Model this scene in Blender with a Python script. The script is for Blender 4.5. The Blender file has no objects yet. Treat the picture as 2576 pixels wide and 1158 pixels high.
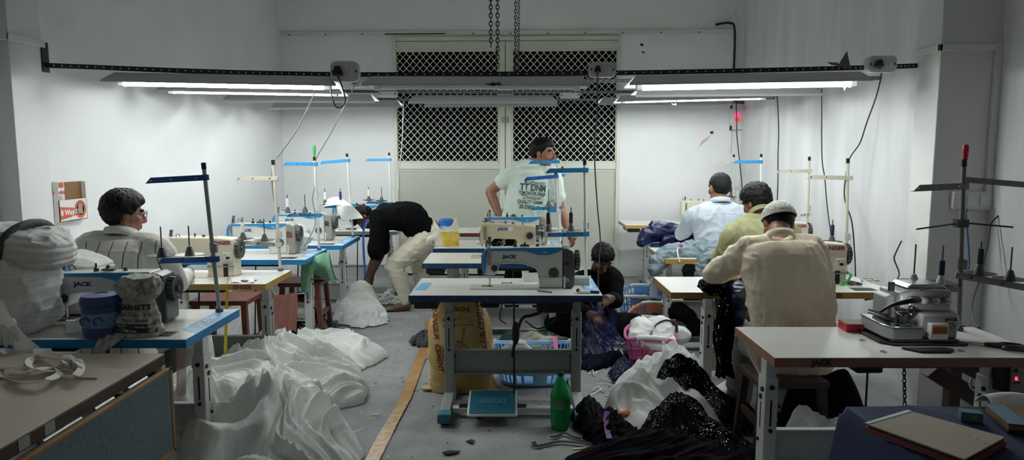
import bpy, math, random
from mathutils import Vector, Matrix, noise, Euler
from mathutils.bvhtree import BVHTree
R = math.radians
PI = math.pi
scn = bpy.context.scene
COL = scn.collection
random.seed(7)
# ---------------------------------------------------------------- camera
F = 1750.0
TILT = math.atan(194 / 1750)
HC = 1.6
_c, _s = math.cos(TILT), math.sin(TILT)
def _ray(px, py):
    a = (px - 1288) / F; b = (579 - py) / F
    return (a, _c + b * _s, -_s + b * _c)
def at(px, py, Y):
    r = _ray(px, py); k = Y / r[1]
    return Vector((r[0] * k, Y, HC + r[2] * k))
def on(px, py, z=0.0):
    r = _ray(px, py); k = (z - HC) / r[2]
    return Vector((r[0] * k, r[1] * k, z))
def atx(px, py, X):
    r = _ray(px, py); k = X / r[0]
    return Vector((X, r[1] * k, HC + r[2] * k))
cam = bpy.data.cameras.new('camera'); cam_o = bpy.data.objects.new('camera', cam); COL.objects.link(cam_o)
cam.lens = 36 * F / 2576; cam.sensor_width = 36; cam.clip_start = .05; cam.clip_end = 100
cam_o.location = (0, 0, HC); cam_o.rotation_euler = (PI / 2 - TILT, 0, 0)
scn.camera = cam_o
scn.view_settings.view_transform = 'Standard'; scn.view_settings.look = 'None'
scn.view_settings.gamma = 1; scn.view_settings.exposure = 1.42; scn.view_settings.use_curve_mapping = False
cy = scn.cycles
cy.use_denoising = True; cy.use_adaptive_sampling = True; cy.adaptive_threshold = .02
cy.max_bounces = 10; cy.diffuse_bounces = 8; cy.glossy_bounces = 3; cy.transmission_bounces = 5; cy.transparent_max_bounces = 12
cy.caustics_reflective = False; cy.caustics_refractive = False; cy.sample_clamp_indirect = 6

# ---------------------------------------------------------------- materials
def lin(c):
    if isinstance(c, str):
        c = c.lstrip('#'); c = [int(c[i:i + 2], 16) / 255 for i in (0, 2, 4)]
        c = [x / 12.92 if x <= .04045 else ((x + .055) / 1.055) ** 2.4 for x in c]
    return (c[0], c[1], c[2], 1)
MATS = {}
def mat(name, col, rough=.5, metal=0., var=0., vscale=6., bump=0., bscale=40., spec=.5, emit=None, es=0., col2=None, stretch=None, trans=0., alpha=1., sheen=0., coat=0., detail=4, ior=1.45):
    m = bpy.data.materials.new(name); m.use_nodes = True
    nt = m.node_tree; b = nt.nodes['Principled BSDF']
    def S(k, v):
        if k in b.inputs: b.inputs[k].default_value = v
    S('Base Color', lin(col)); S('Roughness', rough); S('Metallic', metal); S('Specular IOR Level', spec)
    if trans: S('Transmission Weight', trans); S('IOR', ior)
    if alpha < 1: S('Alpha', alpha)
    if sheen: S('Sheen Weight', sheen)
    if coat: S('Coat Weight', coat)
    if emit: S('Emission Color', lin(emit)); S('Emission Strength', es)
    if var or bump or col2:
        tc = nt.nodes.new('ShaderNodeTexCoord'); mp = nt.nodes.new('ShaderNodeMapping')
        nt.links.new(tc.outputs['Object'], mp.inputs['Vector'])
        if stretch: mp.inputs['Scale'].default_value = stretch
        if var or col2:
            n = nt.nodes.new('ShaderNodeTexNoise'); n.inputs['Scale'].default_value = vscale; n.inputs['Detail'].default_value = detail
            nt.links.new(mp.outputs[0], n.inputs['Vector'])
            r = nt.nodes.new('ShaderNodeValToRGB'); nt.links.new(n.outputs['Fac'], r.inputs['Fac'])
            c1 = lin(col); c2 = lin(col2) if col2 else tuple(x * (1 - var) for x in c1[:3]) + (1,)
            r.color_ramp.elements[0].position = .35; r.color_ramp.elements[1].position = .65
            r.color_ramp.elements[0].color = c2; r.color_ramp.elements[1].color = c1
            nt.links.new(r.outputs['Color'], b.inputs['Base Color'])
        if bump:
            n2 = nt.nodes.new('ShaderNodeTexNoise'); n2.inputs['Scale'].default_value = bscale; n2.inputs['Detail'].default_value = 3
            nt.links.new(mp.outputs[0], n2.inputs['Vector'])
            bp = nt.nodes.new('ShaderNodeBump'); bp.inputs['Strength'].default_value = bump; bp.inputs['Distance'].default_value = .02
            nt.links.new(n2.outputs['Fac'], bp.inputs['Height']); nt.links.new(bp.outputs[0], b.inputs['Normal'])
    MATS[name] = m
    return m
def tulle_mat(name, col, clear=.3, transl=.35):
    m = bpy.data.materials.new(name); m.use_nodes = True; nt = m.node_tree
    for n in list(nt.nodes): nt.nodes.remove(n)
    o = nt.nodes.new('ShaderNodeOutputMaterial'); d = nt.nodes.new('ShaderNodeBsdfDiffuse'); t = nt.nodes.new('ShaderNodeBsdfTranslucent'); x = nt.nodes.new('ShaderNodeBsdfTransparent')
    d.inputs['Color'].default_value = lin(col); t.inputs['Color'].default_value = lin(col)
    m1 = nt.nodes.new('ShaderNodeMixShader'); m1.inputs[0].default_value = transl
    nt.links.new(d.outputs[0], m1.inputs[1]); nt.links.new(t.outputs[0], m1.inputs[2])
    m2 = nt.nodes.new('ShaderNodeMixShader')
    # seen edge-on a net shows more threads: less clear at grazing angles
    lw = nt.nodes.new('ShaderNodeLayerWeight'); lw.inputs['Blend'].default_value = .3
    mr = nt.nodes.new('ShaderNodeMapRange'); mr.inputs['To Min'].default_value = clear; mr.inputs['To Max'].default_value = clear * .15
    nt.links.new(lw.outputs['Facing'], mr.inputs['Value']); nt.links.new(mr.outputs[0], m2.inputs[0])
    nt.links.new(m1.outputs[0], m2.inputs[1]); nt.links.new(x.outputs[0], m2.inputs[2])
    tc = nt.nodes.new('ShaderNodeTexCoord'); n2 = nt.nodes.new('ShaderNodeTexNoise'); n2.inputs['Scale'].default_value = 14; n2.inputs['Detail'].default_value = 5
    if 'Distortion' in n2.inputs: n2.inputs['Distortion'].default_value = 1.6
    nt.links.new(tc.outputs['Object'], n2.inputs['Vector']); bp = nt.nodes.new('ShaderNodeBump'); bp.inputs['Strength'].default_value = .22; bp.inputs['Distance'].default_value = .015
    nt.links.new(n2.outputs['Fac'], bp.inputs['Height']); nt.links.new(bp.outputs[0], d.inputs['Normal'])
    nt.links.new(m2.outputs[0], o.inputs['Surface']); MATS[name] = m
    return m
def sequin_mat(name, base, dens=.32, scale=110, hi='#ffffff', rough=.5):
    m = mat(name, base, .85, bump=.5, bscale=25, spec=.08); nt = m.node_tree; b = nt.nodes['Principled BSDF']
    tc = nt.nodes.new('ShaderNodeTexCoord'); v = nt.nodes.new('ShaderNodeTexVoronoi'); v.inputs['Scale'].default_value = scale
    nt.links.new(tc.outputs['Object'], v.inputs['Vector'])
    # a disc in some of the cells: distance to cell centre small and cell's random value high
    l = nt.nodes.new('ShaderNodeMath'); l.operation = 'LESS_THAN'; l.inputs[1].default_value = .38; nt.links.new(v.outputs['Distance'], l.inputs[0])
    sp = nt.nodes.new('ShaderNodeSeparateColor'); nt.links.new(v.outputs['Color'], sp.inputs[0])
    g = nt.nodes.new('ShaderNodeMath'); g.operation = 'LESS_THAN'; g.inputs[1].default_value = dens; nt.links.new(sp.outputs[0], g.inputs[0])
    nz = nt.nodes.new('ShaderNodeTexNoise'); nz.inputs['Scale'].default_value = 9; nz.inputs['Detail'].default_value = 3; nt.links.new(tc.outputs['Object'], nz.inputs['Vector'])
    gm = nt.nodes.new('ShaderNodeMapRange'); gm.inputs['From Min'].default_value = .42; gm.inputs['From Max'].default_value = .62; gm.inputs['To Max'].default_value = dens; nt.links.new(nz.outputs['Fac'], gm.inputs['Value']); nt.links.new(gm.outputs[0], g.inputs[1])
    mu = nt.nodes.new('ShaderNodeMath'); mu.operation = 'MULTIPLY'; nt.links.new(l.outputs[0], mu.inputs[0]); nt.links.new(g.outputs[0], mu.inputs[1])
    gl = nt.nodes.new('ShaderNodeBsdfGlossy'); gl.inputs['Color'].default_value = lin(hi); gl.inputs['Roughness'].default_value = .22
    # every sequin tilts its own way
    geo = nt.nodes.new('ShaderNodeNewGeometry'); vm = nt.nodes.new('ShaderNodeVectorMath'); vm.operation = 'SUBTRACT'; vm.inputs[1].default_value = (.5, .5, .5)
    nt.links.new(v.outputs['Color'], vm.inputs[0]); sc = nt.nodes.new('ShaderNodeVectorMath'); sc.operation = 'SCALE'; sc.inputs['Scale'].default_value = 1.3
    nt.links.new(vm.outputs[0], sc.inputs[0]); ad = nt.nodes.new('ShaderNodeVectorMath'); ad.operation = 'ADD'
    nt.links.new(sc.outputs[0], ad.inputs[0]); nt.links.new(geo.outputs['Normal'], ad.inputs[1])
    nm = nt.nodes.new('ShaderNodeVectorMath'); nm.operation = 'NORMALIZE'; nt.links.new(ad.outputs[0], nm.inputs[0]); nt.links.new(nm.outputs[0], gl.inputs['Normal'])
    mx = nt.nodes.new('ShaderNodeMixShader'); nt.links.new(mu.outputs[0], mx.inputs[0]); nt.links.new(b.outputs[0], mx.inputs[1]); nt.links.new(gl.outputs[0], mx.inputs[2])
    nt.links.new(mx.outputs[0], nt.nodes['Material Output'].inputs['Surface'])
    return m

# ---------------------------------------------------------------- mesh builder
def catmull(pts, k=6, closed=False):
    P = [Vector(p) for p in pts]; n = len(P)
    if n < 3: return P
    out = []
    rng = range(n) if closed else range(n - 1)
    for i in rng:
        p0 = P[(i - 1) % n] if closed or i > 0 else P[0] * 2 - P[1]
        p1 = P[i]; p2 = P[(i + 1) % n]
        p3 = P[(i + 2) % n] if closed or i + 2 < n else P[-1] * 2 - P[-2]
        for j in range(k):
            t = j / k
            out.append(.5 * ((2 * p1) + (p2 - p0) * t + (2 * p0 - 5 * p1 + 4 * p2 - p3) * t * t + (3 * p1 - p0 - 3 * p2 + p3) * t ** 3))
    if not closed: out.append(P[-1])
    return out
def interp(vals, n):
    out = []
    m = len(vals)
    for i in range(n):
        t = i / max(1, n - 1) * (m - 1); a = min(int(t), m - 2) if m > 1 else 0
        out.append(vals[a] + (vals[min(a + 1, m - 1)] - vals[a]) * (t - a))
    return out
class M:
    def __init__(s): s.v = []; s.f = []; s.mi = []; s.cur = 0; s.T = None
    def mt(s, i): s.cur = i; return s
    def add(s, vs, fs):
        b = len(s.v)
        if s.T is not None: vs = [s.T @ Vector(v) for v in vs]
        s.v += [tuple(v) for v in vs]; s.f += [tuple(b + i for i in f) for f in fs]; s.mi += [s.cur] * len(fs)
        return s
    def box(s, x0, x1, y0, y1, z0, z1):
        return s.add([(x0, y0, z0), (x1, y0, z0), (x1, y1, z0), (x0, y1, z0), (x0, y0, z1), (x1, y0, z1), (x1, y1, z1), (x0, y1, z1)],
                     [(3, 2, 1, 0), (4, 5, 6, 7), (0, 1, 5, 4), (1, 2, 6, 5), (2, 3, 7, 6), (3, 0, 4, 7)])
    def obox(s, c, size, rot=(0, 0, 0)):
        m = Matrix.Translation(c) @ Euler(rot).to_matrix().to_4x4()
        a, b, d = [x / 2 for x in size]
        return s.add([m @ Vector((i * a, j * b, k * d)) for k in (-1, 1) for i, j in ((-1, -1), (1, -1), (1, 1), (-1, 1))],
                     [(3, 2, 1, 0), (4, 5, 6, 7), (0, 1, 5, 4), (1, 2, 6, 5), (2, 3, 7, 6), (3, 0, 4, 7)])
    def rings(s, rings, caps=True, closed=False):
        n = len(rings[0]); vs = [v for r in rings for v in r]; fs = []
        k = len(rings)
        for i in range(k if closed else k - 1):
            for j in range(n):
                a, b = i * n + j, i * n + (j + 1) % n; c, d = ((i + 1) % k) * n + (j + 1) % n, ((i + 1) % k) * n + j
                fs.append((a, b, c, d))
        if caps and not closed:
            fs.append(tuple(range(n - 1, -1, -1))); fs.append(tuple((k - 1) * n + j for j in range(n)))
        return s.add(vs, fs)
    def cyl(s, a, b, r0, r1=None, n=14, caps=True):
        a, b = Vector(a), Vector(b); r1 = r0 if r1 is None else r1
        d = (b - a).normalized(); u = d.orthogonal().normalized(); w = d.cross(u)
        ring = lambda c, r: [c + (u * math.cos(2 * PI * i / n) + w * math.sin(2 * PI * i / n)) * r for i in range(n)]
        return s.rings([ring(a, r0), ring(b, r1)], caps)
    def tube(s, pts, r, n=8, k=6, flat=None, closed=False, up=None):
        P = catmull(pts, k, closed) if k > 1 else [Vector(p) for p in pts]
        rr = interp(r if isinstance(r, (list, tuple)) else [r, r], len(P)); fl = flat or 1
        rings = []; u = None
        for i, p in enumerate(P):
            if closed: d = (P[(i + 1) % len(P)] - P[i - 1]).normalized()
            else: d = (P[min(i + 1, len(P) - 1)] - P[max(i - 1, 0)]).normalized()
            if up is not None:
                w = d.cross(Vector(up))
                w = w.normalized() if w.length > 1e-5 else d.orthogonal().normalized(); u = w.cross(d).normalized()
            elif u is None: u = d.orthogonal().normalized(); w = d.cross(u)
            else:
                u = (u - d * u.dot(d)); u = u.normalized() if u.length > 1e-6 else d.orthogonal().normalized(); w = d.cross(u)
            rings.append([p + (u * math.cos(2 * PI * j / n) * fl + w * math.sin(2 * PI * j / n)) * rr[i] for j in range(n)])
        return s.rings(rings, True, closed)
    def lathe(s, prof, n=20, loc=(0, 0, 0), axis='z', caps=True):
        L = Vector(loc); rings = []
        for r, z in prof:
            ring = []
            for i in range(n):
                a = 2 * PI * i / n; x, y = r * math.cos(a), r * math.sin(a)
                ring.append(L + Vector({'z': (x, y, z), 'x': (z, x, y), 'y': (y, z, x)}[axis]))
            rings.append(ring)
        return s.rings(rings, caps)
    def prism(s, poly, y0, y1):     # outline in XZ (counter-clockwise seen from -Y) pushed along Y
        n = len(poly)
        vs = [(x, y0, z) for x, z in poly] + [(x, y1, z) for x, z in poly]
        fs = [tuple(range(n)), tuple(range(2 * n - 1, n - 1, -1))] + [(i + n, (i + 1) % n + n, (i + 1) % n, i) for i in range(n)]
        return s.add(vs, fs)
    def slab(s, poly, z0, z1):      # outline in XY pushed along Z
        n = len(poly)
        vs = [(x, y, z0) for x, y in poly] + [(x, y, z1) for x, y in poly]
        fs = [tuple(range(n - 1, -1, -1)), tuple(range(n, 2 * n))] + [(i, (i + 1) % n, (i + 1) % n + n, i + n) for i in range(n)]
        return s.add(vs, fs)
    def sphere(s, c, r, nu=14, nv=9, rot=None):
        r = (r, r, r) if isinstance(r, (int, float)) else r; c = Vector(c)
        vs = [Vector((0, 0, -r[2]))]
        for i in range(1, nv):
            t = PI * i / nv - PI / 2
            for j in range(nu):
                a = 2 * PI * j / nu
                vs.append(Vector((r[0] * math.cos(t) * math.cos(a), r[1] * math.cos(t) * math.sin(a), r[2] * math.sin(t))))
        vs.append(Vector((0, 0, r[2]))); fs = []
        for j in range(nu): fs.append((0, 1 + (j + 1) % nu, 1 + j))
        for i in range(nv - 2):
            for j in range(nu):
                a = 1 + i * nu + j; b = 1 + i * nu + (j + 1) % nu
                fs.append((a, b, b + nu, a + nu))
        e = len(vs) - 1; o = 1 + (nv - 2) * nu
        for j in range(nu): fs.append((o + j, o + (j + 1) % nu, e))
        q = rot if rot is not None else Matrix.Identity(3)
        return s.add([c + q @ v for v in vs], fs)
    def grid(s, fn, nu, nv, wrap=False):
        vs = [fn(i / nu, j / nv) for j in range(nv + 1) for i in range(nu + (0 if wrap else 1))]
        w = nu if wrap else nu + 1; fs = []
        for j in range(nv):
            for i in range(nu):
                a = j * w + i; b = j * w + (i + 1) % w
                fs.append((a, b, b + w, a + w))
        return s.add(vs, fs)
    def mesh(s, name, mats):
        me = bpy.data.meshes.new(name); me.from_pydata(s.v, [], s.f)
        for m in (mats if isinstance(mats, (list, tuple)) else [mats]): me.materials.append(m)
        if max(s.mi, default=0) > 0: me.polygons.foreach_set('material_index', s.mi)
        me.update(); return me
    def build(s, name, mats, parent=None, loc=None, smooth=35, bevel=0, seg=2, solid=0, subdiv=0):
        me = s.mesh(name, mats); return obj(name, me, parent, loc, smooth, bevel, seg, solid, subdiv)
def obj(name, me, parent=None, loc=None, smooth=35, bevel=0, seg=2, solid=0, subdiv=0):
    o = bpy.data.objects.new(name, me); COL.objects.link(o)
    if smooth is not None:
        me.polygons.foreach_set('use_smooth', [True] * len(me.polygons))
        if smooth < 180: me.set_sharp_from_angle(angle=R(smooth))
    if bevel:
        b = o.modifiers.new('bevel', 'BEVEL'); b.width = bevel; b.segments = seg; b.limit_method = 'ANGLE'; b.angle_limit = R(40)
        me.polygons.foreach_set('use_smooth', [True] * len(me.polygons)); b.harden_normals = False
    if solid:
        b = o.modifiers.new('solid', 'SOLIDIFY'); b.thickness = solid; b.offset = 0
    if subdiv:
        b = o.modifiers.new('sub', 'SUBSURF'); b.levels = subdiv; b.render_levels = subdiv
    if parent is not None: o.parent = parent
    if loc is not None: o.location = loc
    return o
def thing(name, label, cat, loc=(0, 0, 0), rot=(0, 0, 0), group=None):
    o = bpy.data.objects.new(name, None); COL.objects.link(o); o.empty_display_size = .1
    o.location = loc; o.rotation_euler = rot if not isinstance(rot, (int, float)) else (0, 0, rot)
    return tag(o, label, cat, group)
def tag(o, label, cat, group=None, kind=None):
    o['label'] = label; o['category'] = cat
    if group: o['group'] = group
    if kind: o['kind'] = kind
    return o
def struct(o, label=None, cat=None):
    o['kind'] = 'structure'
    if label: o['label'] = label
    if cat: o['category'] = cat
    return o
def copy_tree(o, parent=None, **kw):
    c = o.copy(); COL.objects.link(c)
    if parent is not None: c.parent = parent
    for ch in [x for x in bpy.data.objects if x.parent == o]: copy_tree(ch, c)
    return c
def text(s, size, m, parent, mtx, name='lettering', ext=.0006, off=0., shear=0., align='CENTER', wide=1., wrap=None):
    cu = bpy.data.curves.new('t', 'FONT'); cu.body = s; cu.size = size; cu.extrude = ext; cu.offset = off; cu.shear = shear
    cu.align_x = align; cu.align_y = 'CENTER'; cu.resolution_u = 3
    t = bpy.data.objects.new('t', cu); COL.objects.link(t); dg = bpy.context.evaluated_depsgraph_get()
    me = bpy.data.meshes.new_from_object(t.evaluated_get(dg)); bpy.data.objects.remove(t); bpy.data.curves.remove(cu)
    me.transform(Matrix.Diagonal((wide, 1, 1, 1))); me.transform(mtx)
    me.materials.clear(); me.materials.append(m)
    if wrap is not None:
        import bmesh
        bm = bmesh.new(); bm.from_mesh(me); bmesh.ops.triangulate(bm, faces=bm.faces[:]); bmesh.ops.subdivide_edges(bm, edges=bm.edges[:], cuts=3); bm.to_mesh(me); bm.free()
    if wrap is not None: wrap(me)
    o = bpy.data.objects.new(name, me); COL.objects.link(o); o.parent = parent
    return o
def frame(o, x, y):       # matrix with given origin, text x direction and text up direction
    x = Vector(x).normalized(); y = Vector(y); z = x.cross(y).normalized(); y = z.cross(x)
    m = Matrix((x, y, z)).transposed().to_4x4(); m.translation = Vector(o); return m
FRONT = lambda p: frame(p, (1, 0, 0), (0, 0, 1))

# ---------------------------------------------------------------- shared materials
wallm = mat('wall_paint', '#dedfe1', .75, var=.07, vscale=1.6, bump=.08, bscale=30, detail=8)
pillm = mat('pillar_paint', '#dddddd', .75, var=.05, vscale=2, bump=.06, bscale=40)
ceilm = mat('ceiling_paint', '#ecece8', .8)
white = mat('laminate_white', '#e8e7e3', .16, var=.03, vscale=3, spec=.55)
whitem = mat('white_metal', '#d6d8d6', .4)
greym = mat('grey_metal', '#9a9d9c', .42, var=.06, vscale=5)
blue = mat('blue_edge', '#1f7fbd', .4, var=.12, vscale=9)
blue2 = mat('blue_plastic', '#2b86bd', .35)
lblue = mat('light_blue_sticker', '#6aa8d4', .4)
blue_shaded = mat('blue_edge_shaded_scuffed', '#12416f', .45, var=.5, vscale=14)  # blue edging with its front shade and its scuffs put into the colour
teal = mat('teal_plastic', '#1d6f86', .5, var=.1, vscale=20)
yel = mat('yellow_edge', '#b38f4a', .45, var=.12, vscale=8)
brown = mat('brown_edge', '#946a58', .5, var=.15, vscale=12)
black = mat('black_plastic', '#141414', .4)
blackr = mat('black_rubber', '#1b1b1c', .7)
steel = mat('steel', '#b9bbbc', .25, metal=1.)
dsteel = mat('dark_steel', '#55585a', .35, metal=1.)
cream = mat('cream_enamel', '#d8d0bd', .35, var=.06, vscale=8)
offw = mat('offwhite_enamel', '#d5d5d0', .32, var=.02)
oldcr = mat('aged_cream_enamel', '#cbbfa2', .4, var=.12, vscale=10)
mgrey = mat('mid_grey_plastic', '#8d8c86', .4)
dgrey = mat('dark_grey_plastic', '#4c4d4d', .4)
ink = mat('navy_ink', '#1c3f77', .4)
inkr = mat('maroon_ink', '#7d2530', .4)
inkw = mat('white_ink', '#dfe9ef', .5)
inkk = mat('black_ink', '#202326', .5)
wood = mat('red_brown_wood', '#6a3426', .5, var=.3, vscale=5, stretch=(1, 1, .15))
dwood = mat('dark_wood', '#3a2620', .6, var=.35, vscale=6, stretch=(1, 1, .1))
tanw = mat('tan_wood', '#8f6c40', .6, var=.25, vscale=6, stretch=(1, 1, .12))
paper = mat('white_paper', '#e2e2df', .7)
# ================================================================ room
XL, XR, YB, ZC = -2.98, 2.90, 9.0, 3.9
YAW = R(-2.2)
def bwall_y(x): return YB + math.tan(YAW) * x
# floor: grey matting, slightly rucked
fm = mat('floor_matting', '#97989a', .9, var=.24, vscale=5, bump=.5, bscale=70, detail=10)
nt = fm.node_tree; _b = nt.nodes['Principled BSDF']
def wav(x, y):
    near = max(0, 1 - max(0, y - 1) / 4.5)
    return (noise.noise(Vector((x * 1.2, y * 9, 3))) * .004 + noise.noise(Vector((x * 2.5, y * 22, 7))) * .002) * near - .004
m = M(); m.grid(lambda u, v: Vector((XL - .3 + u * (XR - XL + .6), -1.6 + v * 11.1, wav(XL + u * (XR - XL), -1.6 + v * 11.1))), 60, 520)
struct(m.build('floor', fm, smooth=180))
m = M().box(XL - .3, XR + .3, -1.6, 9.6, ZC, ZC + .1); struct(m.build('ceiling', ceilm))
m = M().box(XL - .2, XL, -1.6, 9.5, -.02, ZC); struct(m.build('wall_left', wallm))
m = M().box(XR, XR + .2, -1.6, 9.5, -.02, ZC); struct(m.build('wall_right', mat('wall_paint_streaked', '#dedfe1', .75, var=.16, vscale=2.2, stretch=(1, 2.2, .35), bump=.08, bscale=30, detail=8)))
m = M().box(XL - .2, XR + .2, -1.8, -1.6, -.02, ZC); struct(m.build('wall_front', mat('far_wall_paint', '#d5d5d2', .8)))
# rear wall with one opening for the glazed door pair
pl, prr, ptop = at(985, 95, 9.0), at(1563, 93, 8.97), at(1275, 92, 9.0).z
ox0, ox1 = pl.x, prr.x
m = M()
m.T = Matrix.Translation((0, YB, 0)) @ Matrix.Rotation(YAW, 4, 'Z')
m.box(XL - .3, ox0, 0, .2, -.02, ZC).box(ox1, XR + .3, 0, .2, -.02, ZC).box(ox0, ox1, 0, .2, ptop, ZC)
struct(m.build('wall_back', wallm))
# pillars
m = M().box(XL - .05, -2.85, 4.03, 4.31, -.01, ZC); struct(m.build('pillar_left', pillm, bevel=.004), 'white painted pillar at the left edge', 'pillar')
m = M().box(2.545, XR + .05, 4.22, 4.46, -.01, ZC); struct(m.build('pillar_right', pillm, bevel=.004), 'white painted pillar behind the overlock table', 'pillar')
# bands and conduits
m = M(); za, zb = 2.235, 2.275
m.box(-2.99, -2.838, 4.015, 4.03, za, zb).box(-2.85, -2.835, 4.015, 4.325, za, zb); struct(m.build('trim_1', pillm, bevel=.003))
m = M(); m.box(2.525, 2.545, 4.2, 4.475, 2.20, 2.24).box(2.525, 2.91, 4.2, 4.22, 2.20, 2.24); struct(m.build('trim_2', pillm, bevel=.003))
m = M(); m.box(2.86, 2.9, 4.195, 4.22, 1.33, 2.25); struct(m.build('trim_3', pillm, bevel=.003))
# skirting at the rear wall
m = M(); m.T = Matrix.Translation((0, YB, 0)) @ Matrix.Rotation(YAW, 4, 'Z')
m.box(XL, ox0, -.015, 0, 0, .1).box(ox1, XR, -.015, 0, 0, .1); struct(m.build('baseboard_back', pillm))
m = M().box(XL, XL + .012, 4.31, 9.1, 0, .1); struct(m.build('baseboard_left', pillm))
m = M().box(XR - .012, XR, 4.46, 9, 0, .1); struct(m.build('baseboard_right', pillm))
# ---- glazed double door: two leaves, each frame + diamond grille + dark pane + lower panel
almond = mat('almond_frame', '#c9cbbf', .4, var=.03)
panelm = mat('almond_panel', '#b4b5a9', .45, var=.04, vscale=2)
wirem = mat('grille_wire', '#d8d8cf', .4)
glassm = mat('night_glass', '#06080a', .6, spec=.04)
DT = Matrix.Translation((0, YB, 0)) @ Matrix.Rotation(YAW, 4, 'Z')
midx = at(1271, 300, 9).x
zt = at(1275, 125, 9).z; zb_ = at(1275, 409, 9).z; zp = at(1275, 426, 9).z
m = M(); m.T = DT
m.box(ox0, ox0 + .045, -.03, .06, 0, ptop).box(ox1 - .045, ox1, -.03, .06, 0, ptop).box(ox0 + .045, ox1 - .045, -.03, .06, ptop - .05, ptop)
struct(m.build('trim_4', almond, bevel=.004))
def leaf(n, x0, x1, gx0, gx1):
    w = bpy.data.objects.new('window_%d' % n, None); COL.objects.link(w); w['kind'] = 'structure'
    w['label'] = 'almond framed door leaf with white diamond grille, %s' % ('nearer the left wall' if n == 1 else 'behind the standing man'); w['category'] = 'window'
    m = M(); m.T = DT; y0, y1 = -.01, .045
    m.box(x0, gx0, y0, y1, .02, ptop - .055).box(gx1, x1, y0, y1, .02, ptop - .055)
    m.box(gx0, gx1, y0, y1, zt, ptop - .055).box(gx0, gx1, y0, y1, zp, zb_).box(gx0, gx1, y0, y1, .02, .12)
    m.build('window_frame', almond, w, bevel=.004)
    m = M(); m.T = DT; e = .02
    for a in ((gx0, gx0 + e, zb_, zt), (gx1 - e, gx1, zb_, zt), (gx0, gx1, zt - e, zt), (gx0, gx1, zb_, zb_ + e)): m.box(a[0], a[1], -.014, .03, a[2], a[3])
    m.build('glazing_bead', almond, w)
    m = M(); m.T = DT; m.box(gx0, gx1, .04, .05, zb_, zt); m.build('pane', glassm, w)
    m = M(); m.T = DT; pw, ph = .0865, .094; X0, X1, Z0, Z1 = gx0 + e, gx1 - e, zb_ + e, zt - e
    k = ph / pw
    for sgn in (1, -1):
        c0 = -60
        for i in range(-45, 60):
            # line z = sgn*k*(x-X0) + i*ph + Z0, clipped to the pane
            ts = []
            b = Z0 + i * ph
            for x in (X0, X1):
                z = b + sgn * k * (x - X0)
                if Z0 - 1e-6 <= z <= Z1 + 1e-6: ts.append((x, z))
            for z in (Z0, Z1):
                x = X0 + (z - b) / (sgn * k)
                if X0 < x < X1: ts.append((x, z))
            if len(ts) >= 2:
                ts.sort(); a, c = ts[0], ts[-1]
                if math.hypot(a[0] - c[0], a[1] - c[1]) > .01:
                    # slightly wavy pressed wire
                    m.tube([(a[0], .012 + .003 * sgn, a[1]), (c[0], .012 + .003 * sgn, c[1])], .0052, n=5, k=1)
    m.build('grille', wirem, w)
    m = M(); m.T = DT; m.box(gx0, gx1, .012, .035, .12, zp); m.build('lower_panel', panelm, w)
    m = M(); m.T = DT
    m.box(gx0 + .006, gx1 - .006, .004, .012, zp - .022, zp - .006); m.build('panel_bead', almond, w)
    return w
xa, xb = at(993, 300, 9).x, at(1256, 300, 9).x; xc, xd = at(1287, 300, 9).x, at(1551, 300, 9).x
leaf(1, ox0 + .047, midx - .004, xa, xb); leaf(2, midx + .004, ox1 - .047, xc, xd)
m = M(); m.T = DT
for x in (midx - .03, midx + .03): m.box(x - .012, x + .012, -.03, -.011, 1.98, 2.06)
struct(m.build('trim_5', steel, bevel=.003))
# night outside
m = M(); m.T = DT; m.box(ox0 - .2, ox1 + .2, .19, .25, -.1, ptop + .2); struct(m.build('backdrop', mat('night_dark', '#040506', .9)))
# cable trunking above the door
ta, tb = at(705, 88, 9.08), at(1842, 76, 8.86)
m = M(); m.T = DT; zz = (ta.z + tb.z) / 2
m.box(ta.x, tb.x, -.035, -.001, zz - .02, zz + .022); m.mt(1)
m.box(at(985, 0, 9).x - .1, at(1120, 0, 9).x, -.036, -.03, zz - .016, zz - .002)
for i in range(12): m.box(ta.x + .1 + i * .47, ta.x + .125 + i * .47, -.0365, -.03, zz - .015, zz - .004)
tag(m.build('cable_trunking', [almond, black], bevel=0), 'long cream cable trunking running above the door', 'trunking')
# corner cables on the right
def cable(name, pts, r, mt, label, parent=None, group=None, n=7, k=8):
    m = M(); m.tube(pts, r, n=n, k=k); o = m.build(name, mt, parent, smooth=180)
    if parent is None: tag(o, label, 'cable', group)
    return o
cx = XR - .06; yy = bwall_y(cx) - .03
cable('wall_cable', [at(1800, 62, yy), at(1835, 58, yy), at(1848, 75, yy), at(1846, 180, yy), at(1844, 250, yy)], .014, black, 'black cable bundle running down the rear right corner')
m = M(); m.T = DT; m.box(XR - .16, XR - .13, -.03, 0, 1.6, ZC); tag(m.build('wall_conduit', pillm), 'narrow white conduit rising up the rear right corner', 'conduit')
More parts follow.
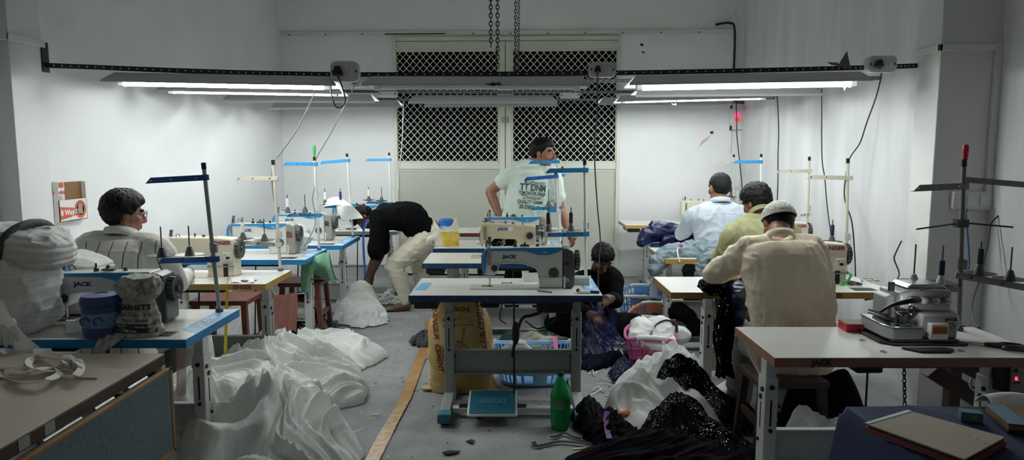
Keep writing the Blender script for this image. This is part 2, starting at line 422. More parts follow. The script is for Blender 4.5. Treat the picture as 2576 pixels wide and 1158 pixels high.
# stain and small holes on the rear wall
stain = mat('rust_stain', '#b06a4c', .8)
def wp(px, py): 
    p = at(px, py, 8.9); x = p.x
    for _ in range(3):
        y = bwall_y(x); p = at(px, py, y); x = p.x
    return p
for nm, pts, lab in (('wall_hole', [(1610, 110), (1617, 109), (1619, 115), (1613, 117)], 'larger dark chipped hole in the rear wall above the trunking line'), ('wall_hole', [(1614, 129), (1622, 130), (1621, 134), (1616, 134)], 'smaller dark chipped hole in the rear wall below another'), ('wall_hole', [(1785, 331), (1794, 330), (1795, 336), (1788, 338)], 'chipped anchor hole in the rear wall with a rusty streak')):
    m = M(); m.add([wp(*p) + Vector((0, -.003, 0)) for p in pts], [tuple(range(len(pts)))[::-1]]); tag(m.build(nm, inkk, smooth=None), lab, 'hole')
for pts, lab in (([(1788, 338), (1780, 346), (1766, 354), (1757, 371), (1768, 362), (1782, 350)], 'rust coloured streak running down from the anchor hole'),):
    m = M(); m.add([wp(*p) + Vector((0, -.002, 0)) for p in pts], [tuple(range(len(pts)))[::-1]])
    tag(m.build('wall_stain', mat('rust_streak', '#c9a493', .8), smooth=None), lab, 'stain')
# cardboard carton on the left wall
card = mat('cardboard', '#7a5637', .8, var=.15, vscale=30); carw = mat('carton_white', '#d9d6d2', .6); cared = mat('carton_red', '#b4513a', .6)
A0 = atx(141, 560, XL + .01); A1 = atx(211, 556, XL + .01); T0 = atx(141, 458, XL + .01); Tm = atx(141, 505, XL + .01)
y0, y1, z0, z1, zm = A0.y, A1.y, A0.z - .0, T0.z, Tm.z
bx = thing('carton', 'open white and red printed carton fixed to the left wall', 'carton', (XL + .004, y0, z0))
d = y1 - y0; h = z1 - z0; hm = zm - z0
m = M(); m.box(0, .004, 0, d, 0, h).box(.004, .035, 0, .004, 0, h).box(.004, .035, d - .004, d, 0, h * .98).box(.004, .035, .004, d - .004, 0, .004)
m.build('carton_body', carw, bx)
m = M(); m.box(.031, .035, 0, d, .0, hm); m.build('front_panel', carw, bx)
m = M(); m.box(.0045, .006, d * .38, d - .005, .004, h * .98); m.build('carton_inside', card, bx)
XF = .0356
m = M()
m.add([(XF, 0.005, .05 * h), (XF, d * .55, .12 * h), (XF, d * .55, .32 * h), (XF, 0.005, .38 * h)], [(0, 1, 2, 3)])
m.lathe([(.155 * h * 1.5, 0), (.155 * h * 1.5, .0006), (.1 * h * 1.5, .0006), (.1 * h * 1.5, 0)], 28, (XF, d * .74, hm * .5), 'x')
m.build('red_print', cared, bx, smooth=None)
m = M(); m.box(XF, XF + .001, d * .66, d * .82, hm * .28, hm * .75); m.build('picture_print', mgrey, bx)
text('8 Way', .052, inkw, bx, frame((XF + .0006, d * .27, .215 * h), (0, 1, 0), (0, 0, 1)), 'carton_lettering', off=.001)
text('DOUBLE\nDOOR', .016, inkw, bx, frame((XF + .0006, d * .56, .23 * h), (0, 1, 0), (0, 0, 1)), 'carton_lettering')
text('DB\ntribution\nD\nBOX', .04, cared, bx, frame((.0065, d * .2, h * .66), (0, 1, 0), (0, 0, 1)), 'carton_lettering')
m = M(); m.box(.0062, .0066, .004, d * .34, h * .86, h * .98); m.build('red_print', cared, bx)

# ================================================================ rails, lamps, boxes
railm = mat('rail_dark', '#191b1f', .5, metal=.0); railg = mat('rail_grey', '#6c6f74', .45, metal=.4)
shade = mat('lamp_enamel', '#b9b9bd', .5)
inner = mat('lamp_inner', '#d7d9db', .4)
tubem = mat('tube_lit', '#ffffff', .3, emit='#f8fffb', es=38.); tubes_soft = mat('tube_lit_softer', '#ffffff', .3, emit='#f8fffb', es=32.)
tubeoff = mat('tube_unlit', '#dfe2e2', .25)
holem = mat('rail_slot', '#b9bbbd', .6)
def rail(pts, label, mt, slots=True, pitch=.048):
    # slotted angle: vertical web facing the camera plus a flange at its foot
    t = thing('slotted_rail', label, 'rail', (0, 0, 0), 0, 'slotted angle rails across the room')
    m = M(); h = .028
    P = catmull(pts, 8); rings = []
    for p in P: rings.append([p + Vector(q) for q in ((0, 0, -h / 2), (0, .032, -h / 2), (0, .032, -h / 2 + .003), (0, .003, -h / 2 + .003), (0, .003, h / 2), (0, 0, h / 2))][::-1])
    m.rings(rings); m.build('angle_bar', mt, t, smooth=20)
    if slots:
        L = (P[-1] - P[0]).length; n = int(L / pitch); m = M()
        for i in range(1, n):
            x = i / n; q = P[min(int(x * (len(P) - 1)), len(P) - 2)]; q2 = P[min(int(x * (len(P) - 1)), len(P) - 2) + 1]
            f = x * (len(P) - 1) - int(x * (len(P) - 1)); c = q.lerp(q2, f)
            m.lathe([(.0055, 0), (.0055, .002)], 8, c + Vector((0, -.0006, 0)), 'y')
        m.build('slot_holes', holem, t)
    return t
r1 = [at(112, 164, 4.33), at(500, 179, 4.36), at(850, 187, 4.4), at(1280, 186, 4.4), at(1700, 181, 4.42), at(2100, 172, 4.45), at(2295, 165, 4.45)]
r1[0].x = -2.846; r1[-1].x = 2.544
rail(r1, 'black slotted angle rail slung between the two pillars', railm)
m = M(); m.box(-2.849, -2.842, 4.3, 4.36, 2.09, 2.27); tag(m.build('rail_bracket', railm), 'dark upright bracket at the left pillar end of the rail', 'bracket')
def lvl(Y, z, lab):
    return rail([Vector((XL + .005, Y, z + .03)), Vector((-1, Y, z)), Vector((1, Y, z)), Vector((XR - .005, Y, z + .02))], lab, railg)
lvl(5.55, 2.165, 'second grey slotted rail counted from the front, above the lamps'); lvl(6.68, 2.175, 'third grey slotted rail counted from the front'); lvl(7.78, 2.185, 'rearmost grey slotted rail, nearest the glazed door')
def lamp(xl, xr, Y, zl, zr, lit, label, group, drop=.066, fl=0.):
    L = xr - xl; mid = Vector(((xl + xr) / 2, Y, (zl + zr) / 2)); tilt = -math.atan2(zr - zl, L)
    t = thing('tube_lamp', label, 'ceiling lamp', mid, (0, tilt, 0), group)
    # reflector: a shallow enamelled trough, slant cut ends, built as a thin folded sheet; z=0 is its crown
    a = L / 2
    prof = [(-.105, -.062 - fl, 0), (-.100, -.052 - fl * .8, 0), (-.035, 0, .05), (.035, 0, .05), (.100, -.052 + fl * .3, 0), (.105, -.062 + fl * .4, 0)]
    m = M()
    outer = [[(-a + e, y, z + .0), (a - e, y, z)] for y, z, e in prof]; k = len(prof)
    vs = [v for p in outer for v in p] + [(v[0], v[1] * .985, v[2] - .0025) for p in outer for v in p]
    fs = []
    for i in range(k - 1):
        fs.append((2 * i, 2 * i + 2, 2 * i + 3, 2 * i + 1)); b = 2 * k
        fs.append((b + 2 * i, b + 2 * i + 1, b + 2 * i + 3, b + 2 * i + 2))
    for i in range(k - 1):
        b = 2 * k
        fs.append((2 * i, b + 2 * i, b + 2 * i + 2, 2 * i + 2)); fs.append((2 * i + 1, 2 * i + 3, b + 2 * i + 3, b + 2 * i + 1))
    fs += [(0, 1, 2 * k + 1, 2 * k), (2 * k - 2, 4 * k - 2, 4 * k - 1, 2 * k - 1)]
    m.add(vs, fs)
    m.mi = [0] * len(m.f)
    for i in range(k - 1): m.mi[2 * i + 1] = 1
    m.build('reflector', [shade, inner], t, smooth=15)
    m = M().box(-a + .09, a - .09, -.028, .028, -min(.035, drop - .012), -.002); m.build('batten', inner, t, bevel=.004)
    for e in (-1, 1):
        m = M(); m.box(e * (a - .075) - .02, e * (a - .075) + .02, -.022, .022, -drop - .018, -min(.034, drop)); m.build('lamp_holder', inner, t, bevel=.005)
    m = M(); m.cyl((-a + .095, 0, -drop), (a - .095, 0, -drop), .0135, n=12); m.build('fluorescent_tube', (tubem if lit == 2 else tubes_soft) if lit else tubeoff, t)
    return t
def lampx(p0, p1, Y, ytl, ytr, lit, label, group, drop=.066, fl=0.):
    A, B = at(p0, ytl, Y), at(p1, ytr, Y); return lamp(A.x, B.x, Y, A.z, B.z, lit, label, group, drop, fl)
g = 'tube lamps hung over the left row'
lampx(275, 855, 4.38, 183, 194, True, 'lit tube lamp over the left row, nearest the front', g)
lampx(407, 868, 5.5, 211, 219, True, 'lit tube lamp over the left row, second from the front', g, 0.058)
lampx(567, 948, 6.62, 236, 238, True, 'lit tube lamp over the left row, third from the front', g, .044, .022)
lampx(685, 1012, 7.7, 257, 252, True, 'lit tube lamp over the left row, nearest the rear wall', g, .044, .022)
g = 'tube lamps hung over the middle row'
cl = lampx(917, 1482, 4.42, 193, 194, False, 'unlit tube lamp over the middle row, nearest the front, gecko on it', g)
lampx(1030, 1401, 6.75, 240, 240, False, 'unlit tube lamp over the middle row, second from the front', g, .05, .02)
lampx(1068, 1400, 7.7, 252, 250, False, 'unlit tube lamp over the middle row, nearest the glazed door', g, .05, .02)
g = 'tube lamps hung over the right row'
lampx(1577, 2177, 4.38, 192, 181, 2, 'brightly lit tube lamp over the right row, nearest the front', g, 0.075)
lampx(1593, 2056, 5.5, 219, 215, 2, 'tube lamp over the right row, second from the front', g, .042, .022)
lampx(1547, 1936, 6.6, 241, 231, 2, 'thinly showing lit tube lamp over the right row, third from the front', g, 0.055)
lampx(1504, 1835, 7.7, 246, 247, 2, 'tube lamp over the right row, nearest the rear wall', g, .044, .022)
# gecko on the unlit lamp
gk = at(1242, 212, 4.3)
m = M(); m.tube([gk + Vector(v) for v in ((-.05, 0, .002), (-.025, 0, -.001), (0, 0, 0), (.03, 0, .002), (.055, 0, -.002))], [.0015, .006, .0085, .006, .001], n=8)
for a, b in ((-.02, .02), (-.015, -.02), (.02, .022), (.022, -.018)): m.tube([gk + Vector((a, 0, 0)), gk + Vector((a + .012, -.004, b * .6)), gk + Vector((a + .022, -.004, b * .4))], .002, n=5)
tag(m.build('gecko', black, smooth=180), 'small black gecko clinging to the unlit tube lamp', 'gecko')
# power boxes with plugs
boxm = mat('socket_box', '#cfcfd0', .45)
def rbox(m, w, h, y0, y1, r, n=5):
    p = []
    for cx_, cz, a0 in ((w / 2 - r, -h / 2 + r, -90), (w / 2 - r, h / 2 - r, 0), (-w / 2 + r, h / 2 - r, 90), (-w / 2 + r, -h / 2 + r, 180)):
        for i in range(n + 1): a = R(a0 + 90 * i / n); p.append((cx_ + r * math.cos(a), cz + r * math.sin(a)))
    m.prism(p, y0, y1); return m
def pbox(px0, px1, py0, py1, Y, label, plug=True, rot=0):
    A, B = at(px0, py1, Y), at(px1, py0, Y); w, h = B.x - A.x, B.z - A.z
    t = thing('power_box', label, 'socket box', ((A.x + B.x) / 2, Y, (A.z + B.z) / 2), rot, 'white socket boxes on the rails')
    m = M(); rbox(m, w, h, 0, .06, h * .28); m.build('box_body', boxm, t, bevel=.004)
    m = M(); rbox(m, w * .72, h * .66, -.004, 0, .006); m.build('socket_plate', boxm, t, bevel=.001)
    [M().box(w * q_, w * (q_ + .11), -.009, -.004, -h * .18, h * .2).build('switch', whitem, t, bevel=.002) for q_ in (.06, .2)]
    for sx in (-1, 1): M().lathe([(.006, -.0035), (.006, .002)], 10, (sx * w * .42, 0, 0), 'y').build('screw', black, t)
    if plug:
        s_ = h * .52
        m = M(); m.prism([(-s_ * .5, -s_ * .42), (s_ * .5, -s_ * .42), (s_ * .22, s_ * .45), (-s_ * .22, s_ * .45)], -.045, -.004); m.build('plug', black, t, loc=(-w * .2, 0, 0), bevel=.008)
    return t, Vector((A.x + B.x, 0, A.z + B.z)) / 2 + Vector((-w * .2, Y - .025, -h * .2))
b1, e1 = pbox(831, 901, 153, 206, 4.30, 'white socket box with black plug on the front rail, left of centre')
b2, e2 = pbox(877, 930, 193, 219, 5.45, 'white socket box with plug on the second rail, behind a larger box')
b3, e3 = pbox(953, 998, 229, 243, 6.6, 'small white socket box on the third rail, left of the grille', plug=False)
b4, e4 = pbox(1482, 1549, 156, 194, 4.30, 'white socket box with plug in front of the right-hand grille')
b5, e5 = pbox(1409, 1459, 233, 247, 6.6, 'small white socket box on the third rail, right of the middle lamps', plug=False)
b6, e6 = pbox(2184, 2258, 140, 182, 4.36, 'white socket box with plug beside the right pillar')
cab = mat('cable_black', '#26282a', .5); cabg = mat('cable_grey', '#7b7d7e', .5)
cable('hanging_cable', [e1, e1 + Vector((.03, .02, -.1)), e1 + Vector((.03, .03, -.17)), e1 + Vector((-.02, .03, -.19)), e1 + Vector((-.055, .05, -.1)), e1 + Vector((-.06, .1, .0))], .0045, cab, 'black plug lead looping under the left-of-centre socket box')
cable('hanging_cable', [at(795, 222, 4.8), at(779, 262, 4.85), at(745, 330, 4.9), at(710, 380, 4.95), at(688, 410, 4.93), at(684, 440, 4.93), at(686, 480, 4.93), at(694, 540, 4.93), at(697, 620, 4.92)], .0045, cabg, 'grey cable sloping down to the cream thread stand on the left')
cable('hanging_cable', [e2, at(888, 225, 5.45), at(868, 265, 5.6), at(840, 320, 5.8), at(815, 365, 5.95), at(800, 390, 6.0), at(793, 410, 6.0), at(794, 460, 6.0), at(786, 500, 5.98), at(793, 540, 5.98), at(790, 575, 5.95), at(765, 620, 5.8)], .0045, cabg, 'grey cable sloping down to the green screwdriver stand')
cable('hanging_cable', [e4, at(1503, 225, 4.35), at(1502, 290, 4.45), at(1496, 360, 4.6), at(1497, 430, 4.75), at(1503, 520, 4.85), at(1510, 600, 4.9), at(1508, 650, 4.85), at(1505, 700, 4.8), at(1506, 745, 4.75)], .0045, cab, 'black cable hanging straight down from the right-hand grille socket box')
cable('hanging_cable', [e6, at(2217, 185, 4.4), at(2205, 240, 4.5), at(2180, 310, 4.7), at(2163, 360, 4.8), at(2137, 400, 4.85), at(2127, 450, 4.83), at(2125, 500, 4.83), at(2143, 560, 4.83), at(2150, 640, 4.83), at(2152, 700, 4.83), at(2151, 735, 4.84)], .0045, cab, 'black cable sloping from the right pillar box to the cream stand')
cable('hanging_cable', [at(2067, 222, 5.5), at(2067, 300, 5.55), at(2068, 400, 5.6), at(2075, 450, 5.6), at(2081, 520, 5.55), at(2093, 610, 5.45)], .0045, cab, 'black cable hanging beside the right wall behind the white capped man')
cable('hanging_cable', [at(1955, 240, 6.6), at(1958, 300, 6.6), at(1959, 340, 6.62), at(1957, 390, 6.62), at(1957, 450, 6.6), at(1955, 512, 6.6)], .0055, cab, 'black cable hanging over the head of the green shirted man')
cable('hanging_cable', [at(1852, 250, 8.55), at(1853, 310, 8.55), at(1854, 345, 8.5), at(1860, 400, 8.4), at(1866, 460, 8.2), at(1869, 500, 8.0)], .0065, cab, 'black cable hanging from the red indicator box')
cable('hanging_cable', [at(1015, 262, 7.7), at(1013, 330, 7.8), at(1009, 390, 7.9), at(1003, 430, 7.95), at(1002, 480, 7.9)], .006, mat('cable_white', '#c9cac8', .5), 'thin pale cable hanging in front of the left-hand grille')
# chains
chm = mat('chain_iron', '#4d4c49', .5, metal=.6)
def chain(name, a, b, r, w, label, group=None):
    m = M(); a, b = Vector(a), Vector(b); L = (b - a).length; pitch = r * 2 * .74; n = int(L / pitch); d = (b - a).normalized()
    for i in range(n):
        c = a + d * (i + .5) * pitch; hx = Vector((1, 0, 0)) if i % 2 else Vector((0, 1, 0))
        pts = [c + hx * (math.cos(t) * r * .6) + d * (math.sin(t) * r) for t in [2 * PI * q / 8 for q in range(8)]]
        m.tube(pts, w, n=4, k=1, closed=True)
    return tag(m.build(name, chm, smooth=180), label, 'chain', group)
g = 'iron chains holding the rails'
for x, Y, yb, lab in ((1235, 4.41, 128, 'iron chain, leftmost of the four holding the rails'), (1252, 4.41, 180, 'iron chain, second from left of the four holding the rails'), (1297, 5.55, 184, 'iron chain, third from left of the four holding the rails'), (1305, 6.68, 184, 'iron chain, rightmost of the four holding the rails')):
    p = at(x, yb, Y); chain('hanging_chain', (p.x, Y, ZC - .01), p, .017, .0035, lab, g)
p = at(1235, 128, 4.41); cable('chain_wire', [p, p + Vector((.004, 0, -.06)), at(1238, 182, 4.41)], .002, chm, 'thin wire tying the leftmost chain to the front rail')
# folded cardboard on the right end of the front rail, and small scrap below the lamp
cardg = mat('grey_card', '#6d6a68', .8)
m = M(); a = [at(2107, 167, 4.40), at(2140, 172, 4.40), at(2131, 128, 4.38)]; b_ = [at(2080, 157, 4.40), at(2108, 158, 4.38), at(2112, 167, 4.40), at(2090, 163, 4.41)]
m.add(a + [v + Vector((0, .004, 0)) for v in a], [(0, 1, 2), (5, 4, 3), (0, 3, 4, 1), (1, 4, 5, 2), (2, 5, 3, 0)]); m.add(b_ + [v + Vector((0, .004, .002)) for v in b_], [(3, 2, 1, 0), (4, 5, 6, 7), (0, 1, 5, 4), (1, 2, 6, 5), (2, 3, 7, 6), (3, 0, 4, 7)])
tag(m.build('folded_card', cardg, smooth=None), 'torn folded grey card tucked behind the front rail on the right', 'card')
m = M(); a = [at(2121, 217, 4.4), at(2130, 217, 4.4), at(2124, 229, 4.4)]; m.add(a + [v + Vector((0, .003, 0)) for v in a], [(0, 1, 2), (5, 4, 3), (0, 3, 4, 1), (1, 4, 5, 2), (2, 5, 3, 0)])
tag(m.build('paper_scrap', mat('scrap_brown', '#6b4b45', .8), smooth=None), 'small brown scrap hanging under the bright right lamp', 'scrap')
p = at(1690, 261, 6.6); m = M(); m.tube([p, p + Vector((.02, 0, -.012)), p + Vector((.035, 0, 0)), p + Vector((.04, 0, -.02))], .004, n=6)
tag(m.build('tape_loop', mat('pale_tape', '#d8cf9a', .6), smooth=180), 'small pale loop of tape hanging under a right-hand lamp', 'tape')
# indicator box in the rear right corner
YI = bwall_y(2.7) - .03
A, B = at(1834, 326, YI), at(1872, 262, YI)
t = thing('indicator_box', 'white metal phase box with two red lamps in the corner', 'control box', ((A.x + B.x) / 2, YI - .06, (A.z + B.z) / 2))
w, h = B.x - A.x, B.z - A.z
m = M(); m.box(-w / 2, w * .5, 0, .08, -h / 2, h / 2); m.build('box_body', boxm, t, bevel=.005)
m = M(); m.box(w * .28, w * .62, -.07, .0, -h * .36, h * .3); m.build('side_box', boxm, t, bevel=.006)
redl = mat('red_lamp', '#d01d2c', .3, emit='#ff2b38', es=.35); redl2 = mat('pink_lamp', '#f0457a', .3, emit='#ff3b7a', es=.5)
for z, mm in ((.09 * h, redl2), (-.12 * h, redl)):
    m = M(); m.sphere((-w * .08, -.012, z), (.028, .03, .028)); m.build('signal_lamp', mm, t, smooth=180)
for z in (.4, -.45): M().box(-w * .55, -w * .42, -.004, .01, h * z - .03, h * z + .03).build('bracket', black, t)
m = M()
for i in range(5): m.tube([(-.02 + i * .02, .03, h * .5), (-.04 + i * .03, 0, h * .6), (-.03 + i * .015, .03, h * .72)], .006, n=5)
m.build('wires', cab, t, smooth=180)
# switchboard on the right pillar front
A, B = at(2394, 528, 4.2), at(2521, 482, 4.2); w, h = B.x - A.x, B.z - A.z
t = thing('switchboard', 'white switchboard with three modules on the right pillar', 'switchboard', ((A.x + B.x) / 2, 4.19, (A.z + B.z) / 2))
m = M(); rbox(m, w, h, 0, .03, .01); m.build('board_body', boxm, t, bevel=.004)
for i, c in enumerate((-.12, .14, .4)): M().box(w * (c - .1), w * (c + .1), -.004, 0, -h * .3, h * .3).build('module', whitem, t, bevel=.002)
m = M()
for dx, dz in ((0, .14), (-.03, -.02), (.03, -.02)): m.lathe([(.004, -.005), (.004, 0)], 8, (w * .4 + dx * .5, 0, dz * .2), 'y')
m.build('socket_hole', black, t)
pw = Vector((w * .4, -.02, -h * .08))
m = M(); m.obox(pw, (.055, .03, .022)); m.build('plug', black, t, bevel=.006)
p0 = t.location + pw
cable('hanging_cable', [p0 + Vector((.02, -.01, 0)), p0 + Vector((.04, -.02, -.03)), at(2495, 560, 4.12), at(2486, 610, 4.08), at(2476, 655, 4.05), at(2470, 690, 4.02), at(2452, 740, 3.9), at(2445, 775, 3.75), at(2450, 805, 3.5), at(2462, 825, 3.32)], .0045, cab, 'black cable drooping from the switchboard behind the overlock')
bluew = mat('wire_blue', '#27507f', .5)
cable('hanging_cable', [at(2432, 526, 4.17), at(2430, 545, 4.15), at(2435, 600, 4.12), at(2438, 650, 4.12), at(2437, 678, 4.1)], .005, bluew, 'thin blue wire hanging down from the switchboard')
# lighter dado panel on the right rear wall
# world
wd = bpy.data.worlds.new('world'); scn.world = wd; wd.use_nodes = True
wd.node_tree.nodes['Background'].inputs[0].default_value = (.02, .022, .025, 1); wd.node_tree.nodes['Background'].inputs[1].default_value = .3
# ================================================================ sewing tables
ZT = .76
def table(label, cx, cyy, w, d, edge, name='sewing_table', legx=(.07, .07), legm=None, sticker=False, lsticker=False, brand=None, brx=.0, brm=None, pedal=True, tray=True, frontedge=None, endcap=None, logo='JACK', grp=None, panel=True, drawer=True, knee=False, topm=None):
    t = thing(name, label, 'sewing table', (cx, cyy, 0), 0, grp)
    legm = legm or greym; x0, x1, y0, y1 = -w / 2, w / 2, -d / 2, d / 2; e = .004
    top = M().box(x0 + e, x1 - e, y0 + e, y1 - e, ZT - .04, ZT).build('tabletop', topm or white, t, bevel=.0015)
    m = M(); m.box(x0 + e, x1 - e, y0, y0 + e, ZT - .04, ZT - .001).mt(1)
    m.box(x0 + e, x1 - e, y1 - e, y1, ZT - .04, ZT - .001).box(x0, x0 + e, y0, y1, ZT - .04, ZT - .001).box(x1 - e, x1, y0, y1, ZT - .04, ZT - .001)
    m.build('edge_band', [frontedge or edge, edge], top)
    if sticker:
        m = M(); m.slab([(x1 - .1, y0 + .17), (x1 - .006, y0 + .11), (x1 - .006, y1 - .07), (x1 - .1, y1 - .07)], ZT, ZT + .0006); m.build('corner_sticker', lblue, top)
        text('JACK F4', .075, inkw, top, frame((x1 - .052, y0 + d * .54, ZT + .001), (0, 1, 0), (-1, 0, 0)), 'sticker_lettering', off=.002, wide=.85)
    if lsticker:
        m = M(); m.slab([(x0 + .012, y0 + .16), (x0 + .085, y0 + .16), (x0 + .095, y0 + .4), (x0 + .03, y0 + .4)], ZT, ZT + .0006); m.build('corner_sticker', lblue, top)
    if brand: text(brand, .036, brm, top, FRONT((brx, y0 - .0008, ZT - .021)), 'edge_lettering', off=.0012)
    if tray:
        tr = M().box(x1 - .24, x1 - .1, y0 + .05, y0 + .14, ZT - .004, ZT + .0015).build('accessory_tray', dgrey, t)
        m = M()
        for i in range(5): m.box(x1 - .23 + i * .025, x1 - .212 + i * .025, y0 + .06, y0 + .13, ZT + .0012, ZT + .003)
        m.build('slats', black, tr)
    xs = (x0 + legx[0], x1 - legx[1])
    for i, x in enumerate(xs):
        l = M().box(x - .024, x + .024, -.034, .034, .4, ZT - .041).build('leg', legm, t, bevel=.004)
        m = M().box(x - .03, x + .03, -.045, .045, .055, .6); m.build('outer_column', legm, l, bevel=.005)
        sd = 1 if i == 0 else -1
        for r_, q_, ax_ in ((.012, (x + .03, .0, .505), 'x'), (.012, (x - .03, .0, .505), 'x'), (.011, (x, -.046, .56), 'y'), (.009, (x, -.046, .36), 'y'), (.011, (x + .031, -.02, .545), 'x'), (.011, (x - .031, -.02, .545), 'x'), (.008, (x + .031, .012, .3), 'x'), (.008, (x - .031, .012, .3), 'x')): M().lathe([(r_, -.007), (r_, .006)], 10, q_, ax_).build('bolt', black, l)
        m = M(); m.box(x - .004, x + .004, -.0462, -.04, .38, .5)
        for s_ in (-1, 1): m.box(x + s_ * .0305 - .001, x + s_ * .0305 + .001, -.004, .004, .36, .48)
        m.build('slot', black, l)
        f = M(); f.prism([], 0, 0) if False else None
        yf, yr = y0 - .11, y1 - .03
        f.add([(x - .036, yf, .02), (x + .036, yf, .02), (x + .036, yr, .02), (x - .036, yr, .02), (x - .03, yf, .068), (x + .03, yf, .068), (x + .03, 0, .085), (x - .03, 0, .085), (x + .03, yr, .068), (x - .03, yr, .068)],
              [(3, 2, 1, 0), (0, 1, 5, 4), (4, 5, 6, 7), (7, 6, 8, 9), (2, 3, 9, 8), (1, 2, 8, 6, 5), (3, 0, 4, 7, 9)])
        fo = f.build('foot', legm, t, bevel=.004)
        if endcap:
            for ya, yb in ((yf - .012, yf + .075), (yr - .05, yr + .012)): M().box(x - .04, x + .04, ya, yb, .018, .074).build('end_cap', endcap, fo, bevel=.005)
        for ya in (yf + .04, yr - .04): M().lathe([(.028, 0), (.028, .01), (.012, .018)], 12, (x, ya, 0)).build('levelling_pad', black, fo)
    if panel:
        m = M(); m.box(xs[0] + .03, xs[1] - .03, .03, .036, .19, .34).box(xs[0] + .03, xs[1] - .03, .0, .036, .334, .345).box(xs[0] + .03, xs[1] - .03, .0, .036, .185, .195)
        m.build('crossbeam', legm, t, bevel=.003)
    m = M(); m.box(xs[0] + .036, xs[1] - .036, y0 + .03, y0 + .085, .028, .058); bar = m.build('pedal_bar', whitem, t, bevel=.004)
    if pedal:
        px_ = pedal if not isinstance(pedal, bool) else 0
        P = bpy.data.objects.new('treadle', None); 
        mm = Matrix.Translation((px_, y0 + .03, .085)) @ Matrix.Rotation(R(12), 4, 'X')
        m = M(); m.T = mm; m.box(-.15, .15, -.13, .15, -.012, .006); pe = m.build('treadle', whitem, t, bevel=.012, seg=3)
        m = M(); m.T = mm; m.box(-.137, .137, -.118, .138, .006, .0085); m.build('rubber_pad', teal, pe, bevel=.002)
        m = M(); m.T = mm
        for a in ((-.08, .08, -.005, .0), (-.08, .08, .042, .047), (-.08, -.075, -.005, .047), (.075, .08, -.005, .047)): m.box(*a, .0085, .010)
        m.build('pad_frame', lblue, pe)
        text('JACK', .045, lblue, pe, mm @ Matrix.Translation((0, .021, .0095)), 'pad_lettering', wide=1.3)
        for s_ in (-1, 1): M().box(px_ + s_ * .175 - .03, px_ + s_ * .175 + .03, y0 + .035, y0 + .075, .058, .068).build('bracket', dsteel, pe)
        m = M(); m.cyl((px_ + .13, y0 + .12, .1), (px_ + .13, y0 + .2, ZT - .06), .006, n=8); m.build('pedal_rod', black, pe)
    if drawer:
        m = M(); m.box(x0 + .03, x0 + .17, y0 + .02, y0 + .4, ZT - .085, ZT - .042); m.build('drawer', black, t, bevel=.004)
    m = M(); m.slab([(-.16, -.14), (.33, -.14), (.33, .16), (-.16, .16)], ZT - .085, ZT - .042).slab([(-.16, -.1), (-.04, -.1), (-.04, .1), (-.16, .1)], ZT - .12, ZT - .08); m.build('oil_pan', blackr, t, bevel=.012)
    if knee:
        m = M(); m.tube([(.22, -.08, ZT - .08), (.22, -.1, ZT - .14), (.16, -.12, ZT - .16), (.1, -.13, ZT - .18), (.06, -.13, ZT - .30), (.04, -.13, ZT - .42)], .01, n=7); k = m.build('knee_lifter', black, t, smooth=180)
        m = M(); m.sphere((.06, -.135, ZT - .27), (.024, .014, .075)); m.build('knee_pad', black, k, smooth=180)
        m = M(); m.box(.19, .26, -.1, -.04, ZT - .14, ZT - .085).box(.2, .4, -.06, .1, ZT - .16, ZT - .085); m.build('motor_bracket', black, t, bevel=.006)
        m = M(); m.tube([(.12, -.1, ZT - .2), (.2, -.1, ZT - .25), (.3, -.08, ZT - .2), (.33, -.05, ZT - .1)], .005, n=6).tube([(-.02, 0, ZT - .09), (-.04, -.02, ZT - .2), (.0, -.02, ZT - .24)], .004, n=6); m.build('lead', black, t, smooth=180)
    return t

